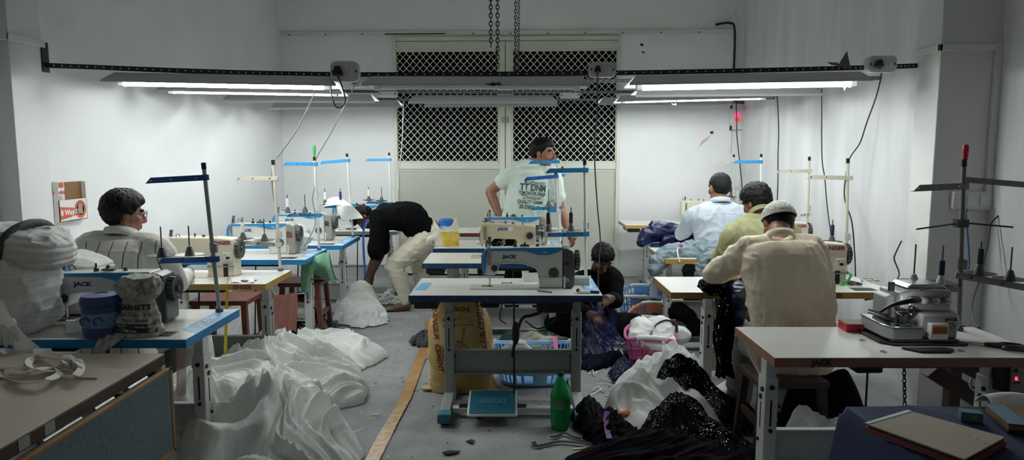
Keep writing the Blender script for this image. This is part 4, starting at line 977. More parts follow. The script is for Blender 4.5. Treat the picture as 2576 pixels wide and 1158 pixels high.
# ---------------------------------------------------------------- seated worker builder (seen from behind)
def seated(label, cx, cyy, seat, neck, headc, hf, hu, shirt, sk, hairk, armL, armR, trous, hs=1., chest=.205, skirt=None, lean=0., collar=True, cdir=None, wr=None, cap=False, glasses=False, stripes=None, hw=None, yoke=False, belly=.17):
    org = Vector((cx, cyy, 0)); t = person(label, org)
    neck = Vector(neck); headc = Vector(headc); hip = Vector((cx, cyy, seat + .09)); Q = headmat(hf, hu)
    mid = hip.lerp(neck, .45) - Yv * .035; chestc = hip.lerp(neck, .76) - Yv * .02
    # --- body
    m = M()
    torso(m, [(hip - Z * .08, .16, .11), (hip + Z * .02, .165, .12), (mid, .14, .1), (chestc, chest - .035, .11), (neck - Z * .06, chest - .03, .085), (neck - Z * .0, .07, .06)], X)
    limb(m, [neck - Z * .05, neck.lerp(headc, .5) , headc - Q @ Vector((0, .02, .02))], [.066, .058, .058])
    head(m, headc, Q, hs)
    for arm, sd in ((armL, -1), (armR, 1)):
        s0, el, wr_ = [Vector(a) for a in arm[:3]]
        limb(m, [s0, s0.lerp(el, .5), el], [.05, .045, .038]); limb(m, [el, el.lerp(wr_, .4), wr_], [.038, .04, .026]); hand(m, wr_, wr_ - el, arm[3] if len(arm) > 3 else -Z, arm[4] if len(arm) > 4 else 1, .6)
    for sd in (-1, 1):
        h_ = hip + X * sd * .09 - Z * .03; kn = Vector((cx + sd * .15, cyy + .42, seat + .07)); an = Vector((cx + sd * .14, cyy + .4, .09))
        limb(m, [h_, kn], [.085, .06]); limb(m, [kn, kn.lerp(an, .35), an], [.055, .055, .036]); foot(m, an, (sd * .15, 1))
    bodypart(m, org, 'body', FM(sk), t, .0055 * hs, pf=lambda c, n: facemat(c, headc, Q, hs))
    # --- shirt
    m = M()
    torso(m, [(hip - Z * .10, .2, .15), (hip + Z * .02, .205, .155), (mid, belly + .02, .14), (chestc, chest + .01, .135), (neck - Z * .055, chest - .01, .1), (neck + Z * .0, .085, .075)], X)
    for arm in (armL, armR):
        s0, el, wr_ = [Vector(a) for a in arm[:3]]
        limb(m, [neck.lerp(s0, .45) - Z * .02, s0, s0.lerp(el, .55), el], [.075, .082, .07, .06], k=4); limb(m, [el, el.lerp(wr_, .5), el.lerp(wr_, .96)], [.06, .055, .042], k=4)
    sh = bodypart(m, org, 'shirt', shirt, t, .010, wr or wr2(.013, 8, (1, 1, .5), cx), smooth=3); t['_s'] = sh.name
    if collar:
        m = M(); dn = (headc - neck).normalized() if cdir is None else Vector(cdir).normalized(); ring = lambda r, h, e=0: [neck + dn * h + X * math.cos(a) * r * 1.1 + (dn.cross(X)) * math.sin(a) * r for a in [2 * PI * i / 24 for i in range(24)]]
        m.rings([ring(.086 * collar, -.02), ring(.078 * collar, .024), ring(.066 * collar, .03), ring(.07 * collar, .0)], caps=False); m.T = None
        o = m.build('collar', shirt, t, smooth=60, solid=.004); o.data.transform(Matrix.Translation(-org))
    # --- trousers
    m = M()
    for sd in (-1, 1):
        h_ = hip + X * sd * .09 - Z * .03; kn = Vector((cx + sd * .15, cyy + .42, seat + .07)); an = Vector((cx + sd * .14, cyy + .4, .09))
        limb(m, [h_, kn], [.115, .085]); limb(m, [kn, an + Z * .05], [.085, .075])
    torso(m, [(hip - Z * .1, .18, .14), (hip + Z * .03, .18, .14)], X)
    bodypart(m, org, 'trousers', trous, t, .012, wr2(.012, 8, (.6, .6, 1), cx), smooth=3)
    if hairk: hair(headc, Q, hs, hairk[0], hairk[1], t, org, **hairk[2])
    return t, org, Q, headc

# seated man on the left, glasses
strm = mat('striped_shirt', '#c9c7c1', .8, var=.05, vscale=8, bump=.2, bscale=60)
def add_stripes(m_, axis, period, width, dark, off=0., zmax=None):
    nt = m_.node_tree; b = nt.nodes['Principled BSDF']; tc = nt.nodes.new('ShaderNodeTexCoord'); sp = nt.nodes.new('ShaderNodeSeparateXYZ'); nt.links.new(tc.outputs['Object'], sp.inputs[0])
    def mth(op, a, bb=None):
        n = nt.nodes.new('ShaderNodeMath'); n.operation = op
        for i, q in enumerate((a, bb)):
            if q is None: continue
            if isinstance(q, (int, float)): n.inputs[i].default_value = q
            else: nt.links.new(q, n.inputs[i])
        return n.outputs[0]
    f = mth('PINGPONG', mth('ADD', sp.outputs[axis], off + 5.), period / 2); k = mth('LESS_THAN', f, width / 2)
    if zmax is not None: k = mth('MULTIPLY', k, mth('LESS_THAN', sp.outputs[2], zmax))
    mx = nt.nodes.new('ShaderNodeMix'); mx.data_type = 'RGBA'; nt.links.new(k, mx.inputs['Factor'])
    src = b.inputs['Base Color'].links[0].from_socket if b.inputs['Base Color'].links else None
    if src: nt.links.new(src, mx.inputs[6])
    else: mx.inputs[6].default_value = b.inputs['Base Color'].default_value
    mx.inputs[7].default_value = lin(dark); nt.links.new(mx.outputs[2], b.inputs['Base Color'])
add_stripes(strm, 0, .075, .005, '#39393b', zmax=1.105)
P = lambda x, y, Y: at(x, y, Y)
trg = mat('grey_trousers', '#6d6c68', .85, var=.1); trd = mat('dark_trousers', '#1a1b20', .9, spec=.15)
n1 = P(303, 588, 3.98)
t1, o1, Q1, h1 = seated('man with glasses in a pale striped shirt, seated from behind at the yellow edged table', n1.x, 3.88, .44, n1, P(311, 540, 4.02), (.62, .62, -.12), (.03, .02, 1), strm, skinA,
    (.02, hairm, dict(tuft=.006, low=-.085, front=.06, seed=4, fringe=.02, freq=55.)), [P(222, 622, 3.93), P(205, 740, 4.05), P(260, 750, 4.45)], [P(395, 625, 3.95), P(448, 712, 4.1), P(470, 690, 4.5)], trg, hs=1.07, chest=.235, belly=.21,
    wr=lambda p, n: .007 * ridge(Vector((p.x * 17, p.y * 2, p.z * 1.2 + 3))) ** 2 * (1 if p.z < 1.06 else .2) + .006 * (ridge(Vector((p.x * 3, p.y * 4, p.z * 8))) ** 3 - .3))
# yoke seam and glasses
m = M(); 
def gl(v): return h1 + Q1 @ (Vector(v) * 1.07) - o1
glm = mat('spectacle_frame', '#2b2b45', .3)
m = M()
for x in (-1, 1):
    m.tube([gl((x * .033 + math.cos(a) * .024, .105 - .006 * abs(math.cos(a)), .01 + math.sin(a) * .018)) for a in [2 * PI * i / 16 for i in range(16)]], .0022, n=6, k=1, closed=True)
    m.tube([gl((x * .058, .1, .016)), gl((x * .074, .06, .016)), gl((x * .083, .0, .012)), gl((x * .083, -.02, -.005))], .0028, n=6)
m.tube([gl((-.01, .106, .014)), gl((0, .109, .018)), gl((.01, .106, .014))], .0022, n=6); m.build('glasses', glm, t1, smooth=180)
m = M()
for x in (-1, 1): m.lathe([(.0, 0), (.022, 0), (.022, .001), (.0, .001)], 16)
# kurta man
kur = mat('cream_kurta', '#e8d9c2', .85, var=.05, vscale=6, bump=.12, bscale=80)
n5 = P(1962, 596, 3.84)
kw1 = wr2(.008, 6.5, (1, .8, .4), 3.3); kw2 = wr2(.010, 9, (.7, .7, 1), 8.1)
def kwr(p, n): 
    return kw1(p, n) + kw2(p, n) * (1.0 if abs(p.x - n5.x - .025) > .19 else .25)
t5, o5, Q5, h5 = seated('man in a long cream shirt and white crocheted cap, bent over the sewing', n5.x + .025, 3.66, .46, n5, P(1958, 564, 4.0), (-.06, .85, -.4), (0, .35, .9), kur, skinA,
    (.008, hairm, dict(tuft=.004, low=-.10, front=.055, seed=2)), [P(1883, 632, 3.86), P(1795, 692, 3.98), P(1878, 684, 4.28), -Z, 1], [P(2043, 632, 3.84), P(2078, 775, 3.84), P(2030, 735, 4.3), -Z, -1], mat('pale_trousers', '#8f8f8c', .85), hs=1.0, chest=.215, belly=.205, wr=kwr, collar=.86, cdir=(0, .5, .85))
capm = mat('crochet_cap', '#dcdbd6', .85, bump=1., bscale=110)
m = M()
def capf(u, v):
    a = 2 * PI * u; t = v * PI / 2 * 1.06 - .06; r = .0125 + .0022 * math.sin(u * 2 * PI * 40) * math.sin(v * 44) * (1 if v < .85 else .2) + (.003 if v < .08 else 0)
    d = Vector((math.cos(t) * math.sin(a), math.cos(t) * math.cos(a), math.sin(t)))
    return h5 + Q5 @ (Vector((d.x * (.077 + r), -.016 + d.y * (.095 + r), .035 + d.z * (.083 + r)))) - o5
m.grid(capf, 160, 48, wrap=True); m.build('crochet_cap', capm, t5, smooth=180, solid=.003)
# hem of the long shirt hanging off the stool
m = M()
def hem(u, v):
    top = P(1870 + 38 * u, 822, 3.52 + .1 * u); e = P(1905 + 44 * u, 905 + 84 * math.sin(PI * min(1, .15 + u * .8)) ** 1.5, 3.42 + .06 * u)
    p = top.lerp(e, v); p.y += .03 * math.sin(u * 9 + v * 3) * v; p.x += .012 * math.sin(v * 7 + u * 3); return p - o5
m.grid(hem, 24, 30); m.build('shirt_tail', kur, t5, smooth=180, solid=.004)
stool('dark wooden stool under the man in the white cap', o5.x - .09, 3.56, .36, .32, .45, dwood)
# green shirt man
grn = mat('olive_green_shirt', '#94946c', .85, var=.06, vscale=10, bump=.15, bscale=90)
n6 = P(1918, 538, 5.12)
t6, o6, Q6, h6 = seated('man in an olive green shirt with thick black hair, seated beside the grey blue garment', n6.x, 5.02, .46, n6, P(1902, 512, 5.2), (-.5, .8, -.35), (-.15, .25, 1), grn, skinA,
    (.032, hairm, dict(tuft=.010, low=-.085, front=.05, seed=9, freq=36.)), [P(1848, 590, 5.1), P(1808, 655, 5.22), P(1850, 662, 5.55)], [P(1990, 590, 5.1), P(2010, 680, 5.2), P(1960, 670, 5.5)], trd, hs=1.02, chest=.215)
sgr = mat('seam_thread_grey', '#8f908e', .9)
stool('dark stool under the green shirted man', o6.x, 5.0, .34, .3, .45, dwood)
# light blue shirt man
lbl = mat('light_blue_shirt', '#b9c2cf', .85, var=.05, vscale=10, bump=.12, bscale=80)
n7 = P(1812, 508, 5.98)
t7, o7, Q7, h7 = seated('man with short greying hair in a light blue shirt, seated nearest the rear', n7.x + .01, 5.9, .46, n7, P(1810, 474, 6.02), (-.25, .95, -.15), (0, .1, 1), lbl, skinA,
    (.008, hairg, dict(tuft=.004, low=-.07, front=.06, seed=5)), [P(1748, 545, 5.98), P(1712, 590, 6.15), P(1745, 568, 6.5)], [P(1872, 545, 5.98), P(1885, 620, 6.1), P(1850, 610, 6.5)], trd, hs=1.07, chest=.24, belly=.215)
stool('dark stool under the light blue shirted man', o7.x, 5.85, .34, .3, .45, dwood)
for tt_, oo_, cc_, dz_, hw_ in ((t1, o1, n1, .085, .215), (t6, o6, n6, .10, .18), (t7, o7, n7, .095, .20)):
    zz = cc_.z - dz_; seam(bpy.data.objects[tt_['_s']], oo_, tt_, [(cc_.x - hw_, 0, zz - .02), (cc_.x - hw_ * .5, 0, zz), (cc_.x, 0, zz + .004), (cc_.x + hw_ * .5, 0, zz), (cc_.x + hw_, 0, zz - .02)], sgr)
for o__ in (t1, t5, t6, t7): del o__['_s']
st = stool('dark stool under the man with glasses', o1.x, 3.85, .36, .32, .44, dwood)

# ---------------------------------------------------------------- bending man
tee = mat('black_tee', '#0c0d10', .95, spec=.1, var=.1, vscale=30, bump=.3, bscale=220); chino = mat('cream_chinos', '#e2dac4', .85, var=.05, vscale=12, bump=.15, bscale=90)
Yb = 7.0
org = Vector((at(1015, 780, Yb).x, Yb, 0)); t = person('barefoot man in a black tee and cream trousers bending to the floor', org)
hipc = P(1072, 592, 7.1); sh = P(962, 545, 7.05); midb = P(1030, 545, 7.08); nk = P(945, 545, 7.05)
hc = P(918, 549, 7.05); Qb = headmat((-.30, -.25, -.85), (-.85, .0, .35))
ax2 = Yv * -1                      # the body's left-right axis points at the camera
kn1, an1 = P(990, 668, 6.95), P(1022, 768, 6.96); kn2, an2 = P(1056, 672, 7.28), P(1052, 742, 7.3); an1.z = max(an1.z, .09); an2.z = .1
s1, e1_, w1 = P(952, 552, 6.88), P(945, 648, 6.9), P(926, 697, 6.92); s2, e2_, w2 = P(955, 560, 7.24), P(962, 630, 7.3), P(935, 690, 7.25)
m = M()
torso(m, [(P(1085, 612, 7.1), .14, .1), (hipc, .155, .12), (midb.lerp(hipc, .45), .145, .115), (midb, .155, .12), (sh, .17, .11), (nk, .07, .06)], ax2)
limb(m, [sh, nk, hc + Qb @ Vector((0, -.02, -.03))], [.07, .06, .055]); head(m, hc, Qb)
for s0, el, wr_, sd in ((s1, e1_, w1, 1), (s2, e2_, w2, -1)):
    limb(m, [s0, s0.lerp(el, .5), el], [.055, .05, .043]); limb(m, [el, el.lerp(wr_, .35), wr_], [.043, .046, .029])
hand(m, w1, Vector((-.25, 0, -1)), Vector((.5, .3, 0)), -1, .55, 1.05); hand(m, w2, Vector((-.3, 0, -1)), Vector((.3, -.5, 0)), 1, .7)
for h_, kn, an, dd in ((hipc + Vector((0, -.09, -.02)), kn1, an1, (-1, -.1)), (hipc + Vector((0, .09, -.02)), kn2, an2, (-1, .1))):
    limb(m, [h_, kn], [.095, .065]); limb(m, [kn, kn.lerp(an, .35) + X * .02, an], [.062, .06, .038]); foot(m, an, dd, 1)
bodypart(m, org, 'body', FM(skinB), t, .006, pf=lambda c, n: facemat(c, hc, Qb, 1.))
m = M()
torso(m, [(P(1088, 580, 7.1), .18, .13), (hipc + Vector((-.03, 0, .05)), .19, .145), (midb.lerp(hipc, .4) - Z * .01, .195, .155), (midb - Z * .01, .2, .155), (sh + X * .01, .2, .135), (nk, .085, .075)], ax2)
for s0, el in ((s1, e1_), (s2, e2_)): limb(m, [nk.lerp(s0, .5), s0, s0.lerp(el, .86)], [.08, .088, .085], k=4)
bodypart(m, org, 'tee', tee, t, .010, wr2(.014, 8, (1, .6, .6), 6.2), smooth=3)
m = M()
torso(m, [(hipc + Vector((-.03, 0, .03)), .172, .135), (hipc + Vector((.02, 0, -.06)), .178, .13)], ax2)
m.sphere(hipc + Vector((.03, 0, -.01)), (.15, .17, .15))
for h_, kn, an in ((hipc + Vector((0, -.085, -.02)), kn1, an1), (hipc + Vector((0, .09, -.02)), kn2, an2)):
    limb(m, [h_, h_.lerp(kn, .5) - Z * .005, kn], [.135, .115, .092]); limb(m, [kn, kn.lerp(an, .4) + X * .02, kn.lerp(an, .93)], [.092, .085, .06])
def twr(p, n):
    k = math.exp(-((p.z - kn1.z) / .14) ** 2) + .6 * math.exp(-((p.z - .13) / .07) ** 2) + .35
    return k * .012 * (ridge(Vector((p.x * 5 + 3, p.y * 4, p.z * 17 + p.x * 6))) ** 3 - .3)
bodypart(m, org, 'trousers', chino, t, .010, twr, smooth=3)
hair(hc, Qb, 1., .022, hairm, t, org, tuft=.014, low=-.07, front=.055, seed=11, fringe=.035)

# ---------------------------------------------------------------- standing man
mint = mat('mint_tee', '#d3e0d6', .85, var=.04, vscale=8, bump=.12, bscale=90)
Ys = 6.86
org = Vector((at(1318, 700, Ys).x, Ys, 0)); t = person('standing man in a mint printed tee with one hand on his hip', org)
rt = Vector((.93, .36, 0)).normalized()    # body turned a little to the right of the camera
rt = Vector((.955, .22, 0)).normalized()
nk = P(1350, 408, Ys); hc = P(1365, 386, Ys - .03); Qs = headmat((.93, -.36, -.08), (-.04, 0, 1)); hsz = 1.16
hip = P(1322, 585, Ys); wa = P(1315, 545, Ys); ch = P(1336, 470, Ys); shc = P(1343, 428, Ys)
sL, eL, wL = P(1284, 440, Ys), P(1233, 482, Ys + .06), P(1258, 548, Ys - .08); sR, eR, wR = P(1392, 446, Ys - .02), P(1410, 528, Ys), P(1431, 584, Ys - .08)
m = M()
torso(m, [(hip - Z * .06, .17, .12), (hip, .17, .12), (wa, .18, .13), (ch, .2, .125), (shc, .17, .09), (nk, .065, .065)], -rt)
limb(m, [nk - Z * .05, nk, hc - Z * .05], [.08, .072, .07]); head(m, hc, Qs, hsz)
for s0, el, wr_ in ((sL, eL, wL), (sR, eR, wR)):
    limb(m, [s0, s0.lerp(el, .5), el], [.064, .058, .048]); limb(m, [el, el.lerp(wr_, .35), wr_], [.05, .052, .031])
hand(m, wL, Vector((.9, -.2, -.15)), Vector((0, .9, -.2)), -1, .35, 1.05); hand(m, wR, Vector((.45, -.3, -.75)), Vector((-.3, .0, -.5)), 1, .75, 1.08)
for sd in (-1, 1):
    h_ = hip + rt * sd * .1 - Z * .05; kn = Vector((h_.x + sd * .02, Ys - .02, .5)); an = Vector((h_.x + sd * .04, Ys + .02, .09)); limb(m, [h_, kn], [.095, .062]); limb(m, [kn, an], [.06, .038]); foot(m, an, (.2, -1))
bodypart(m, org, 'body', FM(skinA), t, .0055, pf=lambda c, n: facemat(c, hc, Qs, hsz, mous=True))
m = M()
torso(m, [(hip + Z * .0, .215, .15), (wa, .22, .16), (ch, .222, .15), (shc + Z * .005, .185, .11), (nk - Z * .005, .09, .085)], -rt)
for s0, el, k_ in ((sL, eL, .42), (sR, eR, .62)): limb(m, [nk.lerp(s0, .5) - Z * .01, s0, s0.lerp(el, k_)], [.08, .082, .078], k=4)
tee_o = bodypart(m, org, 'tee', mint, t, .010, (lambda a_: lambda p, n: a_(p + Vector((0, 0, p.x * .5)), n) * (1.2 if p.z < 1.12 else .55))(wr2(.014, 7, (.8, .8, .8), 4.2)), smooth=3)
m = M(); torso(m, [(hip + Z * .05, .195, .14), (hip - Z * .1, .195, .14)], -rt)
for sd in (-1, 1):
    h_ = hip + rt * sd * .1 - Z * .05; kn = Vector((h_.x + sd * .02, Ys - .02, .5)); an = Vector((h_.x + sd * .04, Ys + .02, .09)); limb(m, [h_, kn], [.12, .095]); limb(m, [kn, an], [.09, .08])
bodypart(m, org, 'trousers', trd, t, .012, folds(.008, 6, 6, 9, 3), smooth=3)
hair(hc, Qs, hsz, .014, hairm, t, org, tuft=.006, low=-.06, front=.058, seed=21, fringe=.02, freq=50.)
# print on the tee: lettering laid onto the cloth
bv = BVHTree.FromPolygons([v.co + org for v in tee_o.data.vertices], [tuple(p.vertices) for p in tee_o.data.polygons])
def wrapto(me):
    for v in me.vertices:
        d = (v.co - Vector((0, 0, HC))); k = d.length; d.normalize()
        h_ = bv.ray_cast(Vector((0, -.02, 0)) + v.co - rn * 1., rn, 3.)
        if h_[0] is not None: v.co = h_[0] - rn * .007
    me.transform(Matrix.Translation(-org))
rn = Vector((-rt.y, rt.x, 0)); rn = rn if rn.y > 0 else -rn
tin = mat('tee_print', '#31504f', .8)
def tline(s_, x, y, size, **k):
    p = P(x, y, Ys - .19); text(s_, size, tin, t, frame(p, rt - Z * .10, Z), 'print_lettering', ext=0., wrap=wrapto, **k)
tline('Authentic', 1350, 461, .068, shear=.3, wide=.82); tline('TT DNM', 1346, 474, .09, off=.002, wide=.76); tline('TOM TAILOR DENIM', 1343, 488, .046, off=.001, wide=.63); tline('"Division"', 1341, 498.5, .062, shear=.3, wide=.9); tline('QUALITY GARM', 1338, 510, .046, off=.001, wide=.76); tline('20 DEPT 07', 1336, 523, .052, off=.001, wide=.82)

# ---------------------------------------------------------------- crouching man in black
blk = mat('black_clothes', '#08080b', .95, spec=.1, var=.1, vscale=20)
Yc = 5.75
org = Vector((at(1495, 760, Yc).x, Yc, 0)); t = person('man in black sitting on the floor over navy cloth, looking down', org)
hc = P(1515, 652, 5.6); Qc = headmat((.15, -.75, -.6), (.1, -.45, .8)); nk = P(1503, 680, 5.72); hp = Vector((org.x - .02, Yc + .12, .13)); md = hp.lerp(nk, .5) + Yv * .1
sL, eL, wL = P(1452, 712, 5.66), P(1445, 770, 5.45), P(1480, 790, 5.28); sR, eR, wR = P(1543, 700, 5.64), P(1548, 757, 5.5), P(1538, 752, 5.28)
wR.z = max(wR.z, .38)
m = M()
torso(m, [(hp - Z * .05, .16, .12), (hp, .165, .12), (md, .16, .11), (nk - Z * .09, .18, .1), (nk - Z * .01, .07, .06)], X)
limb(m, [nk - Z * .05, nk.lerp(hc, .5), hc + Qc @ Vector((0, -.02, -.04))], [.07, .06, .055]); head(m, hc, Qc, 1.0)
for s0, el, wr_ in ((sL, eL, wL), (sR, eR, wR)):
    limb(m, [s0, el], [.05, .04]); limb(m, [el, wr_], [.042, .028])
hand(m, wR, Vector((-.5, -.6, .05)), Vector((0, 0, -1)), -1, .7, 1.05); hand(m, wL, Vector((.5, -.6, -.1)), Vector((0, 0, -1)), 1, .7)
for sd in (-1, 1):
    kn = hp + Vector((sd * .33, -.32, .09)); an = hp + Vector((-sd * .12, -.42, -.03)); an.z = .09
    limb(m, [hp + X * sd * .09, kn], [.085, .06]); limb(m, [kn, an], [.056, .04]); foot(m, an, (-sd, -.5))
bodypart(m, org, 'body', FM(skinB), t, .006, pf=lambda c, n: facemat(c, hc, Qc, 1., mous=True))
m = M()
torso(m, [(hp - Z * .06, .2, .16), (hp + Z * .04, .2, .155), (md, .195, .145), (nk - Z * .085, .205, .12), (nk, .08, .075)], X)
for s0, el, wr_ in ((sL, eL, wL), (sR, eR, wR)): limb(m, [nk.lerp(s0, .5) - Z * .02, s0, el], [.08, .082, .06], k=4); limb(m, [el, el.lerp(wr_, .85)], [.06, .046])
bodypart(m, org, 'shirt', blk, t, .011, wr2(.012, 8, (1, 1, .5), 7), smooth=3)
m = M(); m.sphere(hp - Z * .03, (.2, .17, .1))
for sd in (-1, 1):
    kn = hp + Vector((sd * .33, -.32, .09)); an = hp + Vector((-sd * .12, -.42, -.03)); an.z = .09
    limb(m, [hp + X * sd * .09, kn], [.105, .085]); limb(m, [kn, kn.lerp(an, .85)], [.083, .07])
bodypart(m, org, 'trousers', blk, t, .012, folds(.008, 5, 5, 8, 2), smooth=3)
hair(hc, Qc, 1., .018, hairm, t, org, tuft=.008, low=-.06, front=.05, seed=31, fringe=.01)
# ================================================================ cloth heaps
def crumple(p, seed, f=5., amps=(.05, .025, .012)):
    s = Vector((seed * 7.1, seed * 3.3, seed)); q = p + Vector((noise.noise(p * 3 + s), noise.noise(p * 3 + s + Vector((9, 0, 0))), noise.noise(p * 3 + s + Vector((0, 9, 0))))) * .11
    v = 0
    for i, a in enumerate(amps): v += a * (max(0, 1 - 1.9 * abs(noise.noise(q * f * (2.1 ** i) + s * (i + 1)))) ** 1.6)
    return v
def heap(name, label, cat, outline, bumps, mt, seed=1, base=.02, f=5., amps=(.05, .025, .012), nu=200, nv=90, edge=.55, group=None, z0=0., frill=.05, mats=None, radial=0., solid=0, over=0., flow=None, billow=0., bf=4.5):
    B = catmull([Vector((x, y, 0)) for x, y in outline], 12, True); n = len(B)
    cx_ = sum(b.x for b in B) / n; cy_ = sum(b.y for b in B) / n; c = Vector((cx_, cy_, 0))
    L = [0]
    for i in range(n): L.append(L[-1] + (B[(i + 1) % n] - B[i]).length)
    def bd(u):
        d = (u % 1) * L[-1]; lo = 0
        import bisect
        i = min(bisect.bisect_right(L, d) - 1, n - 1); t = (d - L[i]) / max(1e-6, L[i + 1] - L[i]); return B[i].lerp(B[(i + 1) % n], t)
    m = M()
    def fn(u, v):
        b = bd(u); w = 1 - (1 - v) ** 1.0
        b = b + (b - c).normalized() * frill * noise.noise(Vector((math.cos(u * 2 * PI) * 3, math.sin(u * 2 * PI) * 3, seed))) * 1.5
        b = b + (b - c).normalized() * frill * .5 * noise.noise(Vector((math.cos(u * 2 * PI) * 9, math.sin(u * 2 * PI) * 9, seed)))
        p = c.lerp(b, w); k = max(0, 1 - w ** 2.4) ** edge
        h = base + sum(bh * math.exp(-((p.x - bx) ** 2 + (p.y - by) ** 2) / (br * br)) for bx, by, br, bh in bumps)
        q = Vector((p.x, p.y, h)); fa = (seed * 1.3 if flow is None else flow) + 1.2 * noise.noise(p * 1.3 + Vector((seed, seed, 0)))
        ca_, sa_ = math.cos(fa), math.sin(fa); cr = crumple(Vector(((p.x * ca_ + p.y * sa_) * .55, -p.x * sa_ + p.y * ca_, h)), seed, f, amps)
        if billow:
            wq = q + Vector((noise.noise(q * 3.1), noise.noise(q * 3.1 + Vector((4, 0, 0))), 0)) * .09
            d1 = noise.voronoi(Vector(((wq.x * ca_ + wq.y * sa_) * .85, -wq.x * sa_ + wq.y * ca_, seed * .37)) * bf)[0]; d2 = noise.voronoi(Vector((wq.x + seed, wq.y * .8, 0)) * bf * 2.3)[0]
            cr += billow * (1.05 - min(1.1, d1[0]) ** 1.4 * 1.25) + billow * .36 * (.9 - min(1., d2[0]) ** 1.3) + billow * .16 * max(0, 1 - 3.2 * (d2[1] - d2[0]))
        if radial: cr += radial * max(0, 1 - 2 * abs(noise.noise(Vector((math.cos(u * 2 * PI) * 5 + w, math.sin(u * 2 * PI) * 5, seed + w * .8))))) * w
        z = (h * (.8 + .35 * noise.noise(q * 2.5 + Vector((seed, 0, 0)))) + cr) * k
        lat = Vector((noise.noise(q * 4 + Vector((seed, 5, 0))), noise.noise(q * 4 + Vector((0, seed, 7))), 0)) * (.05 + over + billow * .6) * k
        return p + lat + Vector((0, 0, z0 + .004 + max(0, z)))
    m.grid(fn, nu, nv, wrap=True)
    o = m.build(name, mats or mt, smooth=180, solid=solid)
    sm = o.modifiers.new('soften', 'SMOOTH'); sm.factor = .5; sm.iterations = 1 if billow else 5
    return tag(o, label, cat, group)
tul = tulle_mat('net_white', '#f8f9f7', .08, .14); tul2 = tulle_mat('net_white_dense', '#f6f7f5', .03, .12); tulp = tulle_mat('net_plastic', '#d9dbda', .25, .3)
cot = mat('white_cotton', '#dedfde', .85, bump=.15, bscale=60); satin = mat('navy_satin', '#151d46', .34, var=.2, vscale=6, spec=.4); navd = mat('navy_net', '#0b0e22', .85, spec=.1, var=.3, vscale=20); blkc = mat('black_net_cloth', '#08080f', .8, spec=.1, var=.3, vscale=20, bump=.2, bscale=60)
seqb = sequin_mat('black_sequins', '#0a0a10', .85, 165); seqn = sequin_mat('navy_sequins', '#0d1230', .35, 120)
gr = 'heaps of white net on the left floor'
heap('fabric_heap', 'large heap of white net fabric beside the front left table leg', 'fabric heap', [(-.82, 3.15), (-.80, 3.5), (-.95, 3.85), (-1.12, 4.2), (-1.5, 4.42), (-2.0, 4.25), (-2.25, 3.8), (-2.1, 3.3), (-1.5, 3.05), (-1.1, 2.95)], [(-1.42, 3.8, .42, .30), (-1.15, 3.5, .35, .14), (-1.9, 3.8, .4, .22)], tul, 1, .03, 2.6, (.05, .022, .007), 320, 150, .5, gr, radial=.015, billow=.13, bf=3.6)
heap('fabric_heap', 'heap of white net fabric in front of the yellow edged left table leg', 'fabric heap', [(-1.02, 4.25), (-1.0, 4.6), (-1.25, 4.95), (-1.65, 5.05), (-2.1, 4.8), (-2.15, 4.35), (-1.6, 4.05)], [(-1.5, 4.45, .35, .24), (-1.25, 4.6, .3, .12), (-1.8, 4.7, .25, .15)], tul, 2, .03, 3.0, (.045, .02, .007), 260, 120, .5, gr, radial=.015, billow=.11, bf=4.2)
heap('fabric_heap', 'low spread heap of white net fabric reaching furthest into the aisle', 'fabric heap', [(-.98, 5.35), (-1.15, 5.0), (-1.5, 4.85), (-1.85, 5.1), (-1.85, 5.7), (-1.45, 5.82), (-1.2, 5.65)], [(-1.5, 5.4, .3, .12), (-1.25, 5.3, .22, .06)], tul2, 3, .02, 3.4, (.03, .014, .006), 240, 110, .5, gr, radial=.01, billow=.07, bf=5)
heap('fabric_heap', 'mound of white cloth in clear plastic by the left table near the bending man', 'fabric heap', [(-1.22, 6.55), (-1.3, 6.9), (-1.5, 7.05), (-1.75, 6.95), (-1.7, 6.55), (-1.45, 6.4)], [(-1.52, 6.78, .2, .30)], tul2, 4, .03, 4, (.03, .014, .006), 180, 90, .6, gr, billow=.06, bf=6)
heap('fabric_heap', 'small white crumpled cloth lying in front of the plastic mound', 'fabric heap', [(-1.2, 6.4), (-1.25, 6.62), (-1.45, 6.6), (-1.6, 6.4), (-1.4, 6.25)], [(-1.4, 6.45, .12, .07)], cot, 5, .03, 6, (.03, .012, .005), 120, 50, .6, gr)
heap('fabric_heap', 'white cloth heap under the tables behind the pink hanging cloth', 'fabric heap', [(-2.0, 5.7), (-1.9, 6.1), (-2.2, 6.3), (-2.6, 6.2), (-2.6, 5.7), (-2.3, 5.5)], [(-2.2, 5.9, .3, .42)], cot, 6, .1, 7, (.06, .03, .015), 140, 60, .5, gr)
# right side
gr2 = 'cloth heaps on the right floor'
heap('fabric_heap', 'heap of white net between the pink basket and the black sequins', 'fabric heap', [(.56, 4.08), (.66, 4.4), (.84, 4.75), (1.02, 4.9), (1.3, 4.85), (1.36, 4.3), (1.25, 3.85), (.9, 3.75), (.62, 3.8)], [(1.16, 4.62, .2, .24), (.9, 4.3, .25, .09), (1.15, 4.2, .25, .12), (.75, 4.05, .18, .06)], tul2, 7, .03, 3.2, (.045, .02, .008), 280, 130, .5, gr2, radial=.015, billow=.10, bf=4.4)
heap('fabric_heap', 'black heap with a mound of black sequins, nearest the camera', 'fabric heap', [(.66, 3.66), (.72, 3.92), (.9, 4.03), (1.1, 3.98), (1.28, 3.7), (1.36, 3.3), (1.0, 3.2), (.72, 3.4)], [(.92, 3.84, .19, .22), (1.1, 3.5, .25, .06)], seqb, 8, .05, 3.6, (.045, .016, .006), 220, 100, .5, gr2)
